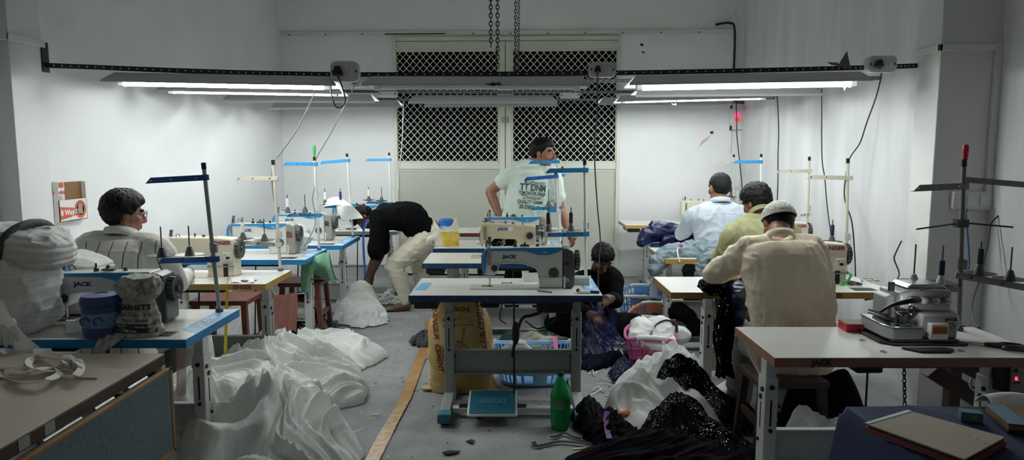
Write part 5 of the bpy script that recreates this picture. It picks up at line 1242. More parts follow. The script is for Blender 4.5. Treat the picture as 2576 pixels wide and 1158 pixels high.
heap('fabric_heap', 'plain black cloth along the front of the sequin heap', 'fabric heap', [(.28, 3.5), (.5, 3.62), (.8, 3.7), (1.15, 3.62), (1.35, 3.35), (1.3, 3.05), (.9, 3.0), (.5, 3.3)], [(.8, 3.42, .3, .10), (1.15, 3.3, .25, .12)], blkc, 9, .03, 3.5, (.04, .016, .006), 200, 80, .5, gr2, radial=.01)
heap('fabric_heap', 'black cloth with a purple band, right beside the green bottle', 'fabric heap', [(.38, 3.85), (.38, 4.15), (.5, 4.2), (.62, 3.95), (.72, 3.7), (.6, 3.55), (.45, 3.62)], [(.43, 4.05, .12, .14), (.58, 3.8, .14, .09)], blkc, 10, .05, 4.5, (.05, .018, .006), 160, 80, .55, gr2)
heap('fabric_heap', 'strip of black sequined cloth thrown over the white net', 'fabric heap', [(.84, 4.10), (.88, 4.25), (1.02, 4.34), (1.28, 4.2), (1.42, 3.85), (1.27, 3.80), (1.08, 4.02), (.95, 4.04)], [(.95, 4.17, .13, .25), (1.16, 4.12, .15, .24), (1.34, 3.88, .14, .13)], seqb, 11, .06, 4, (.04, .016, .006), 180, 80, .4, gr2)
heap('fabric_heap', 'crumpled navy satin lying in front of the crouching man', 'fabric heap', [(.52, 5.32), (.55, 5.7), (.75, 5.92), (.98, 5.8), (1.0, 5.45), (.9, 5.28), (.68, 5.22)], [(.75, 5.5, .22, .15), (.62, 5.62, .2, .2), (.85, 5.7, .2, .12)], satin, 12, .06, 4.5, (.075, .03, .010), 220, 110, .5, gr2, over=.03)
heap('fabric_heap', 'flat end of navy cloth with a white drawstring on the floor', 'fabric heap', [(.50, 5.02), (.55, 5.2), (.72, 5.3), (.93, 5.26), (.95, 5.14), (.75, 5.10), (.6, 4.98)], [(.74, 5.18, .15, .05)], navd, 13, .025, 8, (.03, .015, .008), 140, 60, .5, gr2)
heap('fabric_heap', 'sparkling navy cloth spread over the crouching man\'s lap', 'fabric heap', [(.66, 5.75), (.7, 6.05), (.9, 6.1), (1.0, 5.9), (.99, 5.68), (.85, 5.62)], [(.84, 5.85, .2, .22)], seqn, 14, .05, 6, (.05, .02, .01), 160, 80, .5, gr2)
heap('fabric_heap', 'small navy bundle left of the white net', 'fabric heap', [(.70, 4.72), (.70, 4.92), (.82, 5.0), (.92, 4.9), (.88, 4.72)], [(.79, 4.84, .1, .10)], satin, 15, .03, 8, (.035, .015, .008), 120, 50, .5, gr2)
heap('fabric_heap', 'heap of white net under the overlock table', 'fabric heap', [(1.34, 3.25), (1.36, 3.6), (1.5, 3.95), (1.85, 3.9), (1.98, 3.5), (1.8, 3.2), (1.5, 3.15)], [(1.58, 3.38, .16, .16), (1.8, 3.38, .16, .12), (1.44, 3.4, .1, .2)], tul2, 16, .06, 3.6, (.05, .02, .008), 200, 90, .5, gr2, billow=.08, bf=6)
heap('fabric_heap', 'black cloth lying on the white net under the overlock table', 'fabric heap', [(1.48, 3.55), (1.5, 3.85), (1.74, 3.95), (1.98, 3.75), (1.9, 3.5), (1.66, 3.45)], [(1.58, 3.68, .13, .40), (1.82, 3.66, .13, .40)], blkc, 17, .10, 4, (.05, .02, .008), 140, 60, .35, gr2)
heap('fabric_heap', 'pale net heap behind the stool of the white capped man', 'fabric heap', [(1.3, 4.2), (1.4, 4.6), (1.8, 4.7), (2.2, 4.5), (2.1, 4.1), (1.6, 4.05)], [(1.7, 4.4, .3, .2)], tul2, 18, .05, 5, (.05, .02, .01), 120, 60, .5, gr2)
heap('fabric_heap', 'dark grey rag beside the cement sack', 'fabric heap', [tuple(on(x, y)[:2]) for x, y in ((1033, 868), (1040, 855), (1062, 848), (1085, 852), (1095, 872), (1070, 876))], [(tuple(on(1072, 866)[:2]) + (.1, .07))], mat('grey_rag', '#3d4046', .85), 19, .03, 9, (.03, .015, .008), 100, 40, .5)

def ribbon(name, label, cat, pts, w, mt, thick=.0012, up=(0, 0, 1), k=8, group=None, parent=None):
    C = catmull(pts, k); U = Vector(up); rs = []
    for i, p in enumerate(C):
        d = (C[min(i + 1, len(C) - 1)] - C[max(i - 1, 0)]).normalized(); s_ = d.cross(U); s_ = s_.normalized() if s_.length > 1e-4 else X.copy(); n_ = s_.cross(d).normalized()
        a, b = s_ * w / 2, n_ * thick / 2; rs.append([p - a - b, p + a - b, p + a + b, p - a + b])
    m = M(); m.rings(rs); o = m.build(name, mt, parent, smooth=30)
    if parent is None: tag(o, label, cat, group)
    return o
def fl(px, py, z=.004): return on(px, py, z)
def blob(name, label, cat, limbs, mt, voxel=.012, wr=None, group=None, smooth=3):
    m = M()
    for pts, rad in limbs: limb(m, pts, rad, k=4)
    me = fuse(m, voxel, smooth, name)
    if wr: wrinkle(me, wr)
    for q in (mt if isinstance(mt, list) else [mt]): me.materials.append(q)
    me.polygons.foreach_set('use_smooth', [True] * len(me.polygons))
    o = bpy.data.objects.new(name, me); COL.objects.link(o)
    return tag(o, label, cat, group)
def cw(amp, f, seed, st=(.45, .8, 1)):
    return lambda p, n: crumple(Vector((p.x * st[0], p.y * st[1], p.z * st[2])), seed, f, (amp * 1.3, amp * .6, amp * .3)) - amp * .6
wst = mat('white_string', '#dcdcda', .8)
tapem = mat('brown_tape', '#b08247', .35, var=.25, vscale=7, coat=.3); tapew = mat('brown_tape_worn', '#b99a6b', .3, col2='#a3743c', vscale=25, coat=.3)
def flat(name, label, cat, pts, mt, h=.003, parent=None, z=.0):
    m = M(); m.slab([(p.x, p.y) for p in pts][::-1] if False else [(p.x, p.y) for p in pts], z + .002, z + .002 + h); o = m.build(name, mt, parent, smooth=None)
    return tag(o, label, cat) if parent is None else o
L_, R_ = [(1073, 805), (1058, 872), (1030, 940), (990, 1030), (952, 1090), (918, 1158), (890, 1220)], [(1090, 805), (1082, 872), (1057, 940), (1035, 1000), (1003, 1060), (955, 1158), (930, 1220)]
m = M(); vs = [fl(*p, .006) for p in L_] + [fl(*p, .006) for p in R_]; k = len(L_)
vs = [v + Vector((noise.noise(v * 9) * .006, 0, noise.noise(v * 6) * .002)) for v in vs]; vs += [v - Vector((0, 0, .002)) for v in vs]
fs = [(i, i + 1, k + i + 1, k + i) for i in range(k - 1)]; fs += [tuple(2 * k + q for q in f[::-1]) for f in fs]; m.add(vs, [f[::-1] for f in fs]); m.mi = [0 if i < 3 else 1 for i in range(k - 1)] * 2
tag(m.build('floor_tape', [tapem, tapew], smooth=None), 'worn brown tape strip stuck along the floor of the aisle', 'tape')
rng = random.Random(3)
ribbon('purple_band', 'purple trim band lying over the black cloth beside the bottle', 'band', [at(1528, 1035, 3.78), at(1524, 1055, 3.74), at(1527, 1080, 3.68), at(1533, 1104, 3.6)], .03, mat('purple_trim', '#6b2f7e', .6), .004, up=(0, -.6, 1))
ribbon('black_strap', 'long black strap curling along the floor in front of the bottle', 'strap', [fl(1342, 1112, .01), fl(1350, 1122, .012), fl(1375, 1118, .01), fl(1400, 1112, .012), fl(1430, 1112, .012), fl(1480, 1118, .015), fl(1540, 1130, .02)], .022, mat('strap_black', '#15161c', .7), .004)
ribbon('black_strap', 'short black strap loop beside the foot of the bottle', 'strap', [fl(1385, 1100, .01), fl(1400, 1098, .012), fl(1420, 1090, .012), fl(1440, 1098, .01), fl(1460, 1104, .01)], .02, MATS['strap_black'], .004)
ribbon('yellow_piping', 'pale yellow piping on the black cloth near the camera', 'piping', [fl(1440, 1132, .03), fl(1455, 1130, .03), fl(1475, 1128, .03)], .014, mat('pale_yellow', '#b9ad6a', .7), .006)
ribbon('green_piping', 'thin green piping on the black cloth near the camera', 'piping', [fl(1540, 1125, .05), fl(1565, 1128, .06), fl(1590, 1130, .05), fl(1605, 1133, .04)], .010, mat('green_piping', '#4f9a4a', .7), .006)
blob('orange_cloth', 'small orange cloth scrap on the black heap', 'cloth', [([at(1560, 1048, 3.95), at(1575, 1042, 3.95), at(1592, 1052, 3.94)], [.018, .022, .014])], mat('orange_cloth', '#c46f2a', .8), .006, cw(.01, 14, 77))
ribbon('white_drawstring', 'white drawstring tied on the flat navy cloth end', 'string', [on(1540, 893, .06), on(1548, 882, .07), on(1558, 878, .07), on(1565, 888, .07), on(1570, 896, .06)], .012, wst, .006)
SC = [(1489, 928, 1500, 922, 1482, 940, 1512, 932), (1500, 918, 1492, 930, 1495, 945, 1503, 935), (1512, 953, 1530, 957, 1545, 962, 1555, 958), (1498, 968, 1520, 965, 1545, 970, 1560, 975), (1490, 985, 1505, 972, 1515, 985, 1525, 982), (1475, 1002, 1490, 992, 1505, 985, 1515, 975), (1535, 912, 1550, 920, 1560, 922, 1572, 918), (1578, 926, 1590, 930, 1600, 926, 1610, 922), (1540, 978, 1552, 982, 1556, 975, 1562, 980)]
for i, q in enumerate(SC):
    ribbon('thread_scrap', 'curled white string scraps on the floor right of the front middle table', 'scrap', [fl(q[j], q[j + 1], .006 + .006 * (j % 4 == 2)) for j in (0, 2, 4, 6)], .006, wst, .003, group='white string scraps right of the middle table')
for q in ((1070, 902, 1078, 896, 1090, 895, 1098, 897),): ribbon('thread_scrap', 'single white string on the floor left of the cement sack', 'scrap', [fl(q[j], q[j + 1], .007) for j in (0, 2, 4, 6)], .007, wst, .003)
for q, lab in (((838, 1021, 850, 1020, 858, 1017, 866, 1019), 'white thread scrap beside the edge of the front net heap'), ((860, 1082, 880, 1086, 895, 1086, 915, 1078), 'long white thread scrap between the net heap and the tape'), ((930, 1044, 940, 1042, 950, 1044, 957, 1041), 'short white thread scrap left of the worn tape'), ((880, 842, 885, 838, 890, 842, 896, 845), 'white thread scrap in the aisle near the rear left table foot')):
    ribbon('thread_scrap', lab, 'scrap', [fl(q[j], q[j + 1], .006) for j in (0, 2, 4, 6)], .006, wst, .003)
dk = mat('dark_scrap', '#1d1e22', .85)
for pts, lab in (([(1113, 1140), (1128, 1135), (1158, 1136), (1150, 1141), (1125, 1145)], 'dark leaf shaped scrap on the floor nearest the camera'), ([(1173, 1111), (1185, 1107), (1194, 1110), (1190, 1117)], 'small black scrap below the treadle'), ([(1195, 1050), (1205, 1046), (1215, 1049), (1203, 1055)], 'small dark scrap in front of the treadle edge')):
    flat('cloth_scrap', lab, 'scrap', [fl(*p) for p in pts], dk, .006)
# loose floor litter: small lint bits nobody could count
m = M()
for i in range(420):
    x = rng.uniform(-1.2, 1.0); y = rng.uniform(2.9, 7.5)
    if abs(x + .05) < .62 and 3.9 < y < 4.9 and rng.random() < .5: continue
    a = rng.uniform(0, 6.3); l = rng.uniform(.004, .018); w = rng.uniform(.002, .006); c, s_ = math.cos(a), math.sin(a)
    m.mt(0 if rng.random() < .6 else 1)
    m.add([(x + c * l, y + s_ * l, .004), (x - s_ * w, y + c * w, .0045), (x - c * l, y - s_ * l, .004), (x + s_ * w, y - c * w, .008)], [(0, 1, 2, 3)])
tag(m.build('lint_litter', [dk, wst], smooth=None), 'scattered lint and thread bits over the grey floor', 'lint', kind='stuff')
m = M()
for i in range(260):
    a = rng.uniform(0, 6.3); r = .17 * rng.random() ** .6; c = Vector((-1.33 + r * math.cos(a) * 1.1, 7.3 + r * math.sin(a) * .8, .01 + max(0, .13 - r * .75) * rng.random()))
    d = Vector((rng.uniform(-1, 1), rng.uniform(-1, 1), rng.uniform(-.4, .5))).normalized() * .035; e = d.orthogonal().normalized() * .006
    c.z = max(c.z, .03); m.add([c - d - e, c + d - e, c + d * .8 + e, c - d + e], [(0, 1, 2, 3)])
tag(m.build('paper_shreds', paper, smooth=None), 'pile of shredded white strips behind the bending man\'s bare foot', 'shreds', kind='stuff')

# ---------------------------------------------------------------- draped cloths and garments on the tables
def sheet(name, label, cat, fn, mt, nu=30, nv=40, solid=.003, parent=None, group=None):
    m = M(); m.grid(fn, nu, nv); o = m.build(name, mt, parent, smooth=180, solid=solid)
    return tag(o, label, cat, group) if parent is None else o
Yg = 6.55
blob('garment', 'navy satin garment heaped over the blue edged right table', 'garment', [([at(1742, 590, Yg), at(1700, 588, Yg - .02), at(1660, 580, Yg - .05), at(1628, 596, Yg - .12), at(1614, 612, Yg - .16)], [.07, .085, .085, .065, .045]), ([at(1745, 600, Yg - .1), at(1700, 606, Yg - .12), at(1675, 606, Yg - .12)], [.06, .05, .04])], satin, .010, cw(.022, 8, 21))
seqg = blob('garment', 'sequined navy cloth beside the elbow of the light blue shirted man', 'garment', [([at(1752, 596, Yg - .2), at(1730, 600, Yg - .2), at(1712, 604, Yg - .2)], [.05, .045, .03])], seqn, .010, cw(.02, 9, 22))
gbl = mat('grey_blue_knit', '#76868f', .85, var=.12, vscale=30, bump=.12, bscale=90)
Yk = 5.62
blob('garment', 'grey blue garment piled over the end of the yellow edged table', 'garment', [([at(1795, 632, Yk), at(1740, 640, Yk), at(1700, 634, Yk), at(1665, 652, Yk - .05), at(1645, 676, Yk - .1)], [.05, .06, .06, .055, .045]), ([at(1760, 630, Yk + .05), at(1720, 630, Yk + .1), at(1690, 640, Yk + .1)], [.06, .06, .05]), ([at(1790, 640, Yk - .1), at(1775, 665, Yk - .16), at(1768, 690, Yk - .18)], [.055, .06, .05])], gbl, .009, cw(.024, 10, 23, (1, 1, 1)))
ribbon('lace_tape', 'pale lace tape hanging over the grey blue garment', 'tape', [at(1712, 622, Yk - .05), at(1704, 628, Yk - .1), at(1706, 645, Yk - .14), at(1710, 660, Yk - .15)], .012, paper, .003, up=(0, 1, 0))
m = M(); m.obox(at(1713, 618, Yk - .08), (.03, .02, .03), (.4, .3, .8)); tag(m.build('thread_bobbin', mat('pink_plastic', '#c75a9c', .4), bevel=.004), 'small pink bobbin lying on the grey blue garment', 'bobbin')
Yq = 4.05
blob('garment', 'black sequined dress cloth gathered under the white capped man\'s forearm', 'garment', [([at(1768, 718, Yq + .05), at(1788, 728, Yq), at(1815, 724, Yq + .02), at(1850, 716, Yq + .1)], [.035, .045, .05, .05])], seqb, .009, cw(.015, 10, 24))
def pan(u, v):
    a = at(1806 + 38 * u - 10 * math.sin(v * 2), 728, Yq - .06); b = at(1797 + 42 * u, 945, Yq - .1); p = a.lerp(b, v); p.y += .03 * math.sin(u * 16 + v * 2) * (.35 + v * .7) - .03; p.x += .012 * math.sin(v * 9 + u * 4); return p
sheet('garment', 'black sequined panel hanging straight down from the yellow edged right table', 'garment', pan, sequin_mat('black_sequins_sparse', '#07070c', .4, 110), 50, 60, .004)
blob('garment', 'navy satin bulge hanging beside the sequined panel', 'garment', [([at(1850, 722, Yq + .02), at(1858, 750, Yq - .06), at(1852, 790, Yq - .05), at(1842, 815, Yq - .03)], [.05, .065, .055, .03])], mat('navy_satin_dark', '#10163a', .35, var=.2), .009, cw(.018, 8, 25))
# green cloth on the stool in front of the fourth left table
grc = mat('green_cotton', '#6f9c82', .85, var=.1, vscale=10, bump=.1, bscale=80)
s4 = stool('dark red stool under the green cloth', -1.93 + .12, 5.98, .36, .32, .5, wood)
def gc(u, v):
    a = at(762 + 66 * u, 640 + 5 * math.sin(u * 5), 5.75 - .1 * u); drop = 690 + 22 * math.sin(u * 7 + 1) + (30 if u < .3 else 0); b = at(757 + 88 * u, drop, 5.66 - .05 * u); p = a.lerp(b, v); p.y += .025 * math.sin(u * 18 + v) * v - .04 * math.sin(v * PI); return p
def gc0(u, v):
    if v < .35:
        q = gc(u, 0); t = v / .35; return Vector((q.x, q.y + .3 * (1 - t), .505 + (q.z - .505) * t * t + .004))
    return gc(u, (v - .35) / .65)
sheet('green_cloth', 'green cotton cloth draped over a stool on the left', 'cloth', gc0, grc, 50, 50, .004)
# pink cloth hung under the third left table
pkc = mat('dusty_pink_cloth', '#9b6a60', .85, var=.12, vscale=4, bump=.1, bscale=100)
def pk(u, v):
    a = at(672 + 74 * u, 744 - 6 * abs(u - .3) * 2, 5.6); b = at(676 + 70 * u, 838 - 4 * u, 5.58); p = a.lerp(b, v); p.y += .02 * math.sin(u * 7 + v * 3) + .01 * math.sin(u * 19 + v * 4) ; return p
sheet('pink_cloth', 'dusty pink cloth hanging like a curtain under the blue edged left table', 'cloth', pk, pkc, 40, 40, .004)
A_, B_ = at(670, 743, 5.62), at(748, 738, 5.62); m = M(); m.tube([A_ - X * .12, (A_ + B_) / 2 - Z * .01, B_ + X * .06], .004, n=6)
tag(m.build('support_string', wst, smooth=180), 'thin white string holding up the dusty pink cloth', 'string')
# black bin bag
bag = mat('black_polythene', '#0a0a0b', .22, bump=.4, bscale=25)
heap('bin_bag', 'shiny black plastic bag under the left table with the green cloth', 'bag', [(-1.62, 5.75), (-1.62, 6.1), (-1.8, 6.3), (-2.1, 6.2), (-2.12, 5.85), (-1.85, 5.65)], [(-1.85, 5.95, .2, .34), (-1.7, 5.95, .12, .12)], bag, 26, .08, 6, (.04, .02, .008), 120, 60, .45)
# white cloth left on machine beds
blob('garment', 'white cloth bunched behind the sewing machine with the red display', 'garment', [([at(740, 590, 6.05), at(755, 588, 6.0), at(768, 605, 5.95), at(752, 622, 5.9)], [.06, .07, .05, .03])], cot, .010, cw(.02, 9, 27))
def pw_(u, v):
    a = at(845 + 40 * u, 515 + 2 * u, 6.9 - .05 * u); b = at(862 + 52 * u, 556 - 6 * u, 6.85); p = a.lerp(b, v); p.y -= .03 * math.sin(v * 3 + u * 3); return p
sheet('paper_sheet', 'white paper draped over the arm of a thread stand', 'paper', pw_, paper, 20, 20, .002)
def pw2(u, v):
    a = at(808 + 72 * u, 513 - 10 * math.sin(u * PI), 6.98); b = at(815 + 74 * u, 520, 6.86); p = a.lerp(b, v); p.z += .03 * math.sin(u * PI) * (1 - v * .5); return p
sheet('paper_sheet', 'curled white paper lying on the spool discs', 'paper', pw2, paper, 24, 12, .002)
def pw3(u, v):
    a = on(580 + 60 * u, 712 - 14 * v, ZT + .003); a.z += .004 * math.sin(u * 8); 
    if v < .25 and u < .4: a.z -= .0
    return a
sheet('paper_sheet', 'white cloth scrap at the front edge of the yellow edged left table', 'cloth', pw3, cot, 16, 10, .002)
# tape measures
yt = mat('yellow_tape_measure', '#cdb32e', .5, var=.0); add_stripes(yt, 2, .011, .0022, '#2b2718')
ribbon('tape_measure', 'yellow tape measure hanging from the yellow edged left table to the floor', 'tape measure', [on(584, 683, ZT + .03) + Vector((0, .05, .02)), on(578, 690, ZT + .004), on(573, 712, ZT + .006), at(571, 726, 4.395), at(570, 780, 4.38), at(568, 840, 4.33), at(566, 900, 4.28), at(562, 945, 4.22), at(559, 975, 4.16)], .019, yt, .002, up=(0, -1, .02))
bt = mat('blue_tape_measure', '#1f55b8', .5); add_stripes(bt, 2, .02, .003, '#8fb2e8')
ribbon('tape_measure', 'blue tape measure hanging from the bending man\'s neck', 'tape measure', [at(925, 555, 6.92), at(917, 572, 6.9), at(914, 590, 6.9), at(915, 640, 6.9), at(918, 680, 6.9), at(918, 720, 6.9), at(919, 745, 6.9)], .022, bt, .002, up=(.3, -1, 0))
# ================================================================ baskets, containers, clutter
def basket(label, c, yaw, L, W, H, col, hx=True, group='laundry baskets'):
    t = thing('laundry_basket', label, 'laundry basket', c, yaw, group); n = 96; e = 3.0
    def pt(u, k, z, off=0):
        a = 2 * PI * u; ca, sa = math.cos(a), math.sin(a); s_ = .80 + .20 * k
        x = math.copysign(abs(ca) ** (2 / e), ca) * (L / 2 * s_ + off); y = math.copysign(abs(sa) ** (2 / e), sa) * (W / 2 * s_ + off); return Vector((x, y, z))
    def rim(u): return H * (1 - .16 * (math.sin(2 * PI * u) ** 2) ** 1.2 + .02 * math.cos(8 * PI * u))
    rows = [0, .06, .1, .36, .42, .66, .72, .93, 1.0]
    m = M(); vs = [pt(i / n, v, rim(i / n) * v + .006) for v in rows for i in range(n)]; fs = []
    for r in range(len(rows) - 1):
        hole = r in (2, 4, 6)
        for i in range(n):
            if hole and i % 3 != 0 and (i % 24) > 2 and not (r == 6 and (i % 48) in (45, 46, 47, 0, 1, 2, 3)): continue
            a = r * n + i; b = r * n + (i + 1) % n; fs.append((a, b, b + n, a + n))
    m.add(vs, fs); m.build('basket_wall', col, t, smooth=60, solid=.004)
    m = M(); m.add([pt(i / n, 0, .008) for i in range(n)], [tuple(range(n))]); m.build('basket_floor', col, t, smooth=None, solid=.004)
    m = M(); m.tube([pt(i / 48, 1, rim(i / 48) + .008, .008) for i in range(48)], .011, n=8, k=2, closed=True); m.build('rim', col, t, smooth=180)
    for s_ in (0, .5):
        m = M(); m.tube([pt((s_ + q) % 1, 1, rim((s_ + q) % 1) + .010, .009) for q in (-.07, -.04, 0, .04, .07)], .0165, n=10, k=4); m.build('handle_grip', whitem, t, smooth=180)
    return t
bl = mat('basket_blue', '#5f93c9', .4); bl2 = mat('basket_light_blue', '#8fbbe6', .4); bo = mat('basket_orange', '#c67a52', .4); bp = mat('basket_pink', '#c65c93', .4)
c = on(1340, 968, 0); basket('light blue laundry basket under the front middle table', (c.x, 4.78, 0), 0, .56, .38, .25, bl2)
c = on(1640, 905, 0); basket('pink laundry basket full of white garments', (1.04, 5.12, 0), R(82), .50, .36, .27, bp)
basket('orange laundry basket holding dark cloth', (1.21, 5.85, 0), R(75), .56, .40, .25, bo)
basket('blue laundry basket nearest the rear wall', (1.25, 6.68, 0), R(75), .58, .42, .25, bl)
gcl = 'cloths lying in the baskets'
blob('garment', 'rolled white garments filling the pink basket', 'garment', [([Vector((.93, 5.0, .25)), Vector((.97, 5.1, .29)), Vector((.99, 5.26, .27))], [.06, .075, .065]), ([Vector((1.1, 4.98, .24)), Vector((1.13, 5.1, .29)), Vector((1.12, 5.26, .27))], [.07, .085, .07]), ([Vector((1.26, 5.15, .22)), Vector((1.3, 5.22, .2)), Vector((1.29, 5.32, .18))], [.06, .065, .055]), ([Vector((.97, 4.93, .22)), Vector((1.07, 4.91, .22)), Vector((1.16, 4.94, .22))], [.04, .05, .04])], cot, .010, cw(.016, 8, 31))
ribbon('dark_strap', 'dark grey strap round the white roll in the pink basket', 'strap', [Vector((1.05, 5.0, .32)), Vector((1.09, 5.02, .355)), Vector((1.15, 5.04, .365)), Vector((1.21, 5.06, .33)), Vector((1.22, 5.06, .27))], .035, mat('grey_strap', '#33363c', .7), .003, up=(.2, .6, .5))
blob('garment', 'white cloth bundle at the left end of the light blue basket', 'garment', [([Vector((-.02, 4.72, .2)), Vector((.06, 4.74, .22)), Vector((.1, 4.72, .16))], [.06, .06, .05]), ([Vector((.17, 4.7, .14)), Vector((.24, 4.7, .15))], [.06, .055])], cot, .009, cw(.02, 9, 32))
ribbon('pink_ribbon', 'pink ribbon hanging over the rim of the light blue basket', 'ribbon', [Vector((.305, 4.97, .26)), Vector((.308, 4.9, .275)), Vector((.312, 4.78, .22)), Vector((.318, 4.62, .15))], .03, mat('pink_ribbon', '#c0568f', .5), .003)
heap('garment', 'dark navy cloth inside the orange basket', 'garment', [(1.1, 5.7), (1.08, 5.98), (1.2, 6.06), (1.34, 5.98), (1.34, 5.72), (1.2, 5.66)], [(1.2, 5.86, .12, .08)], satin, 33, .05, 8, (.03, .015, .008), 100, 40, .5, z0=.09)
blob('garment', 'black cloth hanging over the rim of the orange basket', 'garment', [([Vector((1.39, 5.72, .29)), Vector((1.46, 5.68, .26)), Vector((1.5, 5.6, .16))], [.05, .05, .04]), ([Vector((1.34, 5.67, .27)), Vector((1.41, 5.62, .25))], [.035, .04])], blkc, .010, cw(.02, 9, 34))
blob('garment', 'cream cloth bunched behind the light blue basket', 'garment', [([at(1322, 868, 5.25), at(1345, 860, 5.28), at(1372, 866, 5.25)], [.06, .07, .06]), ([at(1330, 880, 5.2), at(1360, 882, 5.2)], [.05, .05])], mat('beige_cloth', '#a9a493', .85), .010, cw(.025, 10, 35))
heap('garment', 'teal cloth lying behind the light blue basket', 'garment', [tuple(on(x, y)[:2]) for x, y in ((1230, 905), (1245, 890), (1275, 885), (1300, 895), (1298, 910), (1260, 915))], [(tuple(on(1270, 900)[:2]) + (.14, .14))], mat('teal_cloth', '#1f4d4c', .8), 36, .04, 8, (.03, .015, .008), 100, 40, .5)
# cement sack
sack = mat('woven_sack', '#a98446', .55, col2='#bfa56a', vscale=3, bump=.35, bscale=14, coat=.1); sinkm = mat('sack_print', '#6d2a20', .7)
sx, sy = at(1168, 900, 4.75).x, 4.62
t = thing('cement_sack', 'large yellow printed cement sack standing behind the front table leg', 'sack', (sx, sy, 0))
def sk(u, v):
    a = 2 * PI * u; ca, sa = math.cos(a), math.sin(a); z = v * .69; w = .20 + .03 * math.sin(PI * min(1, v * 1.1)) - .055 * v ** 2 + (.03 * (1 - v / .12) if v < .12 else 0); d = .13 + .03 * math.sin(PI * v) - .05 * v ** 3
    x = math.copysign(abs(ca) ** .75, ca) * w; y = math.copysign(abs(sa) ** .75, sa) * d; q = Vector((x, y, z))
    f = crumple(q, 41, 5, (.02, .012, .006)) - .018 + .008 * math.sin(z * 40 + x * 9) * (1 if v < .2 else .2); return Vector((x * (1 + f * 3), y * (1 + f * 3), .004 + z - .012 * (ca * ca if v < .05 else 0))) + Vector((-.03 * v, 0, 0))
m = M(); m.grid(sk, 90, 70, wrap=True); nsk = len(m.v); m.add([sk(i / 90, 0) for i in range(90)], [tuple(range(89, -1, -1))]); so = m.build('sack_body', sack, t, smooth=180)
bvs = BVHTree.FromPolygons([v.co.copy() for v in so.data.vertices], [tuple(p.vertices) for p in so.data.polygons])
def wsk(me):
    for v in me.vertices:
        h_ = bvs.ray_cast(Vector((v.co.x, -1, v.co.z)), Vector((0, 1, 0)), 2)
        if h_[0] is not None: v.co = h_[0] + Vector((0, -.004, 0))
        else: v.co.y = -.03
def lp(px, py): q = at(px, py, sy - .14); return q - Vector((sx, sy, 0))
def stx(s_, px, py, size, rot=0., **k):
    p = lp(px, py); text(s_, size, sinkm, t, frame(p, (math.cos(rot), 0, math.sin(rot)), (-math.sin(rot), 0, math.cos(rot))), 'sack_lettering', ext=0, wrap=wsk, **k)
stx('SILO-2', 1161, 780, .036, off=.0012); stx('PPC\nGRADE   Wt', 1160, 800, .018); stx('Net Quantity 50 KG', 1163, 818, .018)
stx('RANGUR  CEMENT', 1098, 858, .05, R(-82), off=.0012, shear=.25); stx('RANGUR CEMENT', 1214, 838, .05, R(98), off=.0012, shear=.2)
stx('POWER', 1166, 842, .03, R(80))
for i, ch in enumerate('BOLLVA CEMENT'):
    a = R(165 - i * 22); stx(ch, 1147 + 27 * math.cos(a), 890 - 27 * math.sin(a), .026, a - PI / 2)
for rr in (.088, .058):
    m = M(); c0 = lp(1147, 890); m.tube([c0 + Vector((math.cos(a) * rr, 0, math.sin(a) * rr)) for a in [2 * PI * i / 40 for i in range(40)]], .0022, n=5, k=1, closed=True); me_o = m.build('emblem_ring', sinkm, t, smooth=180); 
    for v in me_o.data.vertices:
        h_ = bvs.ray_cast(Vector((v.co.x, -1, v.co.z)), Vector((0, 1, 0)), 2)
        if h_[0] is not None: v.co.y = h_[0].y - .003 + (v.co.y - c0.y) * .3
for a, b in (((1137, 793), (1190, 788)), ((1137, 803), (1198, 798)), ((1137, 814), (1198, 808))):
    A, B = lp(*a), lp(*b); m = M(); m.tube([A.lerp(B, q / 8) for q in range(9)], .0012, n=4, k=1); o_ = m.build('print_rule', sinkm, t)
    for v in o_.data.vertices:
        h_ = bvs.ray_cast(Vector((v.co.x, -1, v.co.z)), Vector((0, 1, 0)), 2)
        if h_[0] is not None: v.co.y = h_[0].y - .003
m = M(); m.sphere((-.225, -.05, .016), (.06, .035, .012)); m.build('sack_corner', sack, t, smooth=180)
# green bottle
gg = mat('green_plastic', '#22b85c', .12, trans=.55, ior=1.3, spec=.5); gq = mat('green_drink', '#0b5a2b', .1, trans=.5, ior=1.33)
bpz = on(1410, 1082, 0); H = .335; r_ = .058
t = thing('bottle', 'large green plastic drink bottle standing on the floor', 'bottle', (bpz.x, bpz.y + .03, 0))
prof = [(.02, .003), (.045, .0), (r_ * .92, .012), (r_, .04), (r_ * .97, .07), (r_ * .98, .11), (r_, .125), (r_, .185), (r_ * .97, .2), (r_ * .9, .225), (r_ * .66, .262), (r_ * .4, .292), (.0145, .308), (.0145, .318)]
m = M(); m.lathe(prof, 28); m.build('bottle_body', gg, t, smooth=50)
m = M(); m.lathe([(r, z) for r, z in [(.02, .006), (.044, .004), (r_ * .86, .015), (r_ * .93, .04), (r_ * .91, .07), (r_ * .92, .11), (r_ * .93, .14)]], 28); m.build('drink', gq, t, smooth=50)
m = M(); m.lathe([(.0165, .316), (.0165, .337), (.012, .339)], 18); m.build('bottle_cap', mat('cap_dark', '#1a1c1c', .4), t)
m = M(); m.lathe([(r_ + .0012, .125), (r_ + .0012, .19)], 36, caps=False); m.build('label_band', mat('label_green', '#1c7a3e', .35, var=.5, vscale=60), t, smooth=60)
for i in range(7): text('||| ingredients | || nett qty', .009, mat('label_ink%d' % i, '#cfe6d3', .5), t, FRONT((-.0, -r_ - .002 + 0, .135 + i * .008)), 'label_lettering', wrap=lambda me: [setattr(v.co, 'y', -math.sqrt(max(0, (r_ + .0022) ** 2 - min(abs(v.co.x), r_) ** 2))) for v in me.vertices], wide=.62)
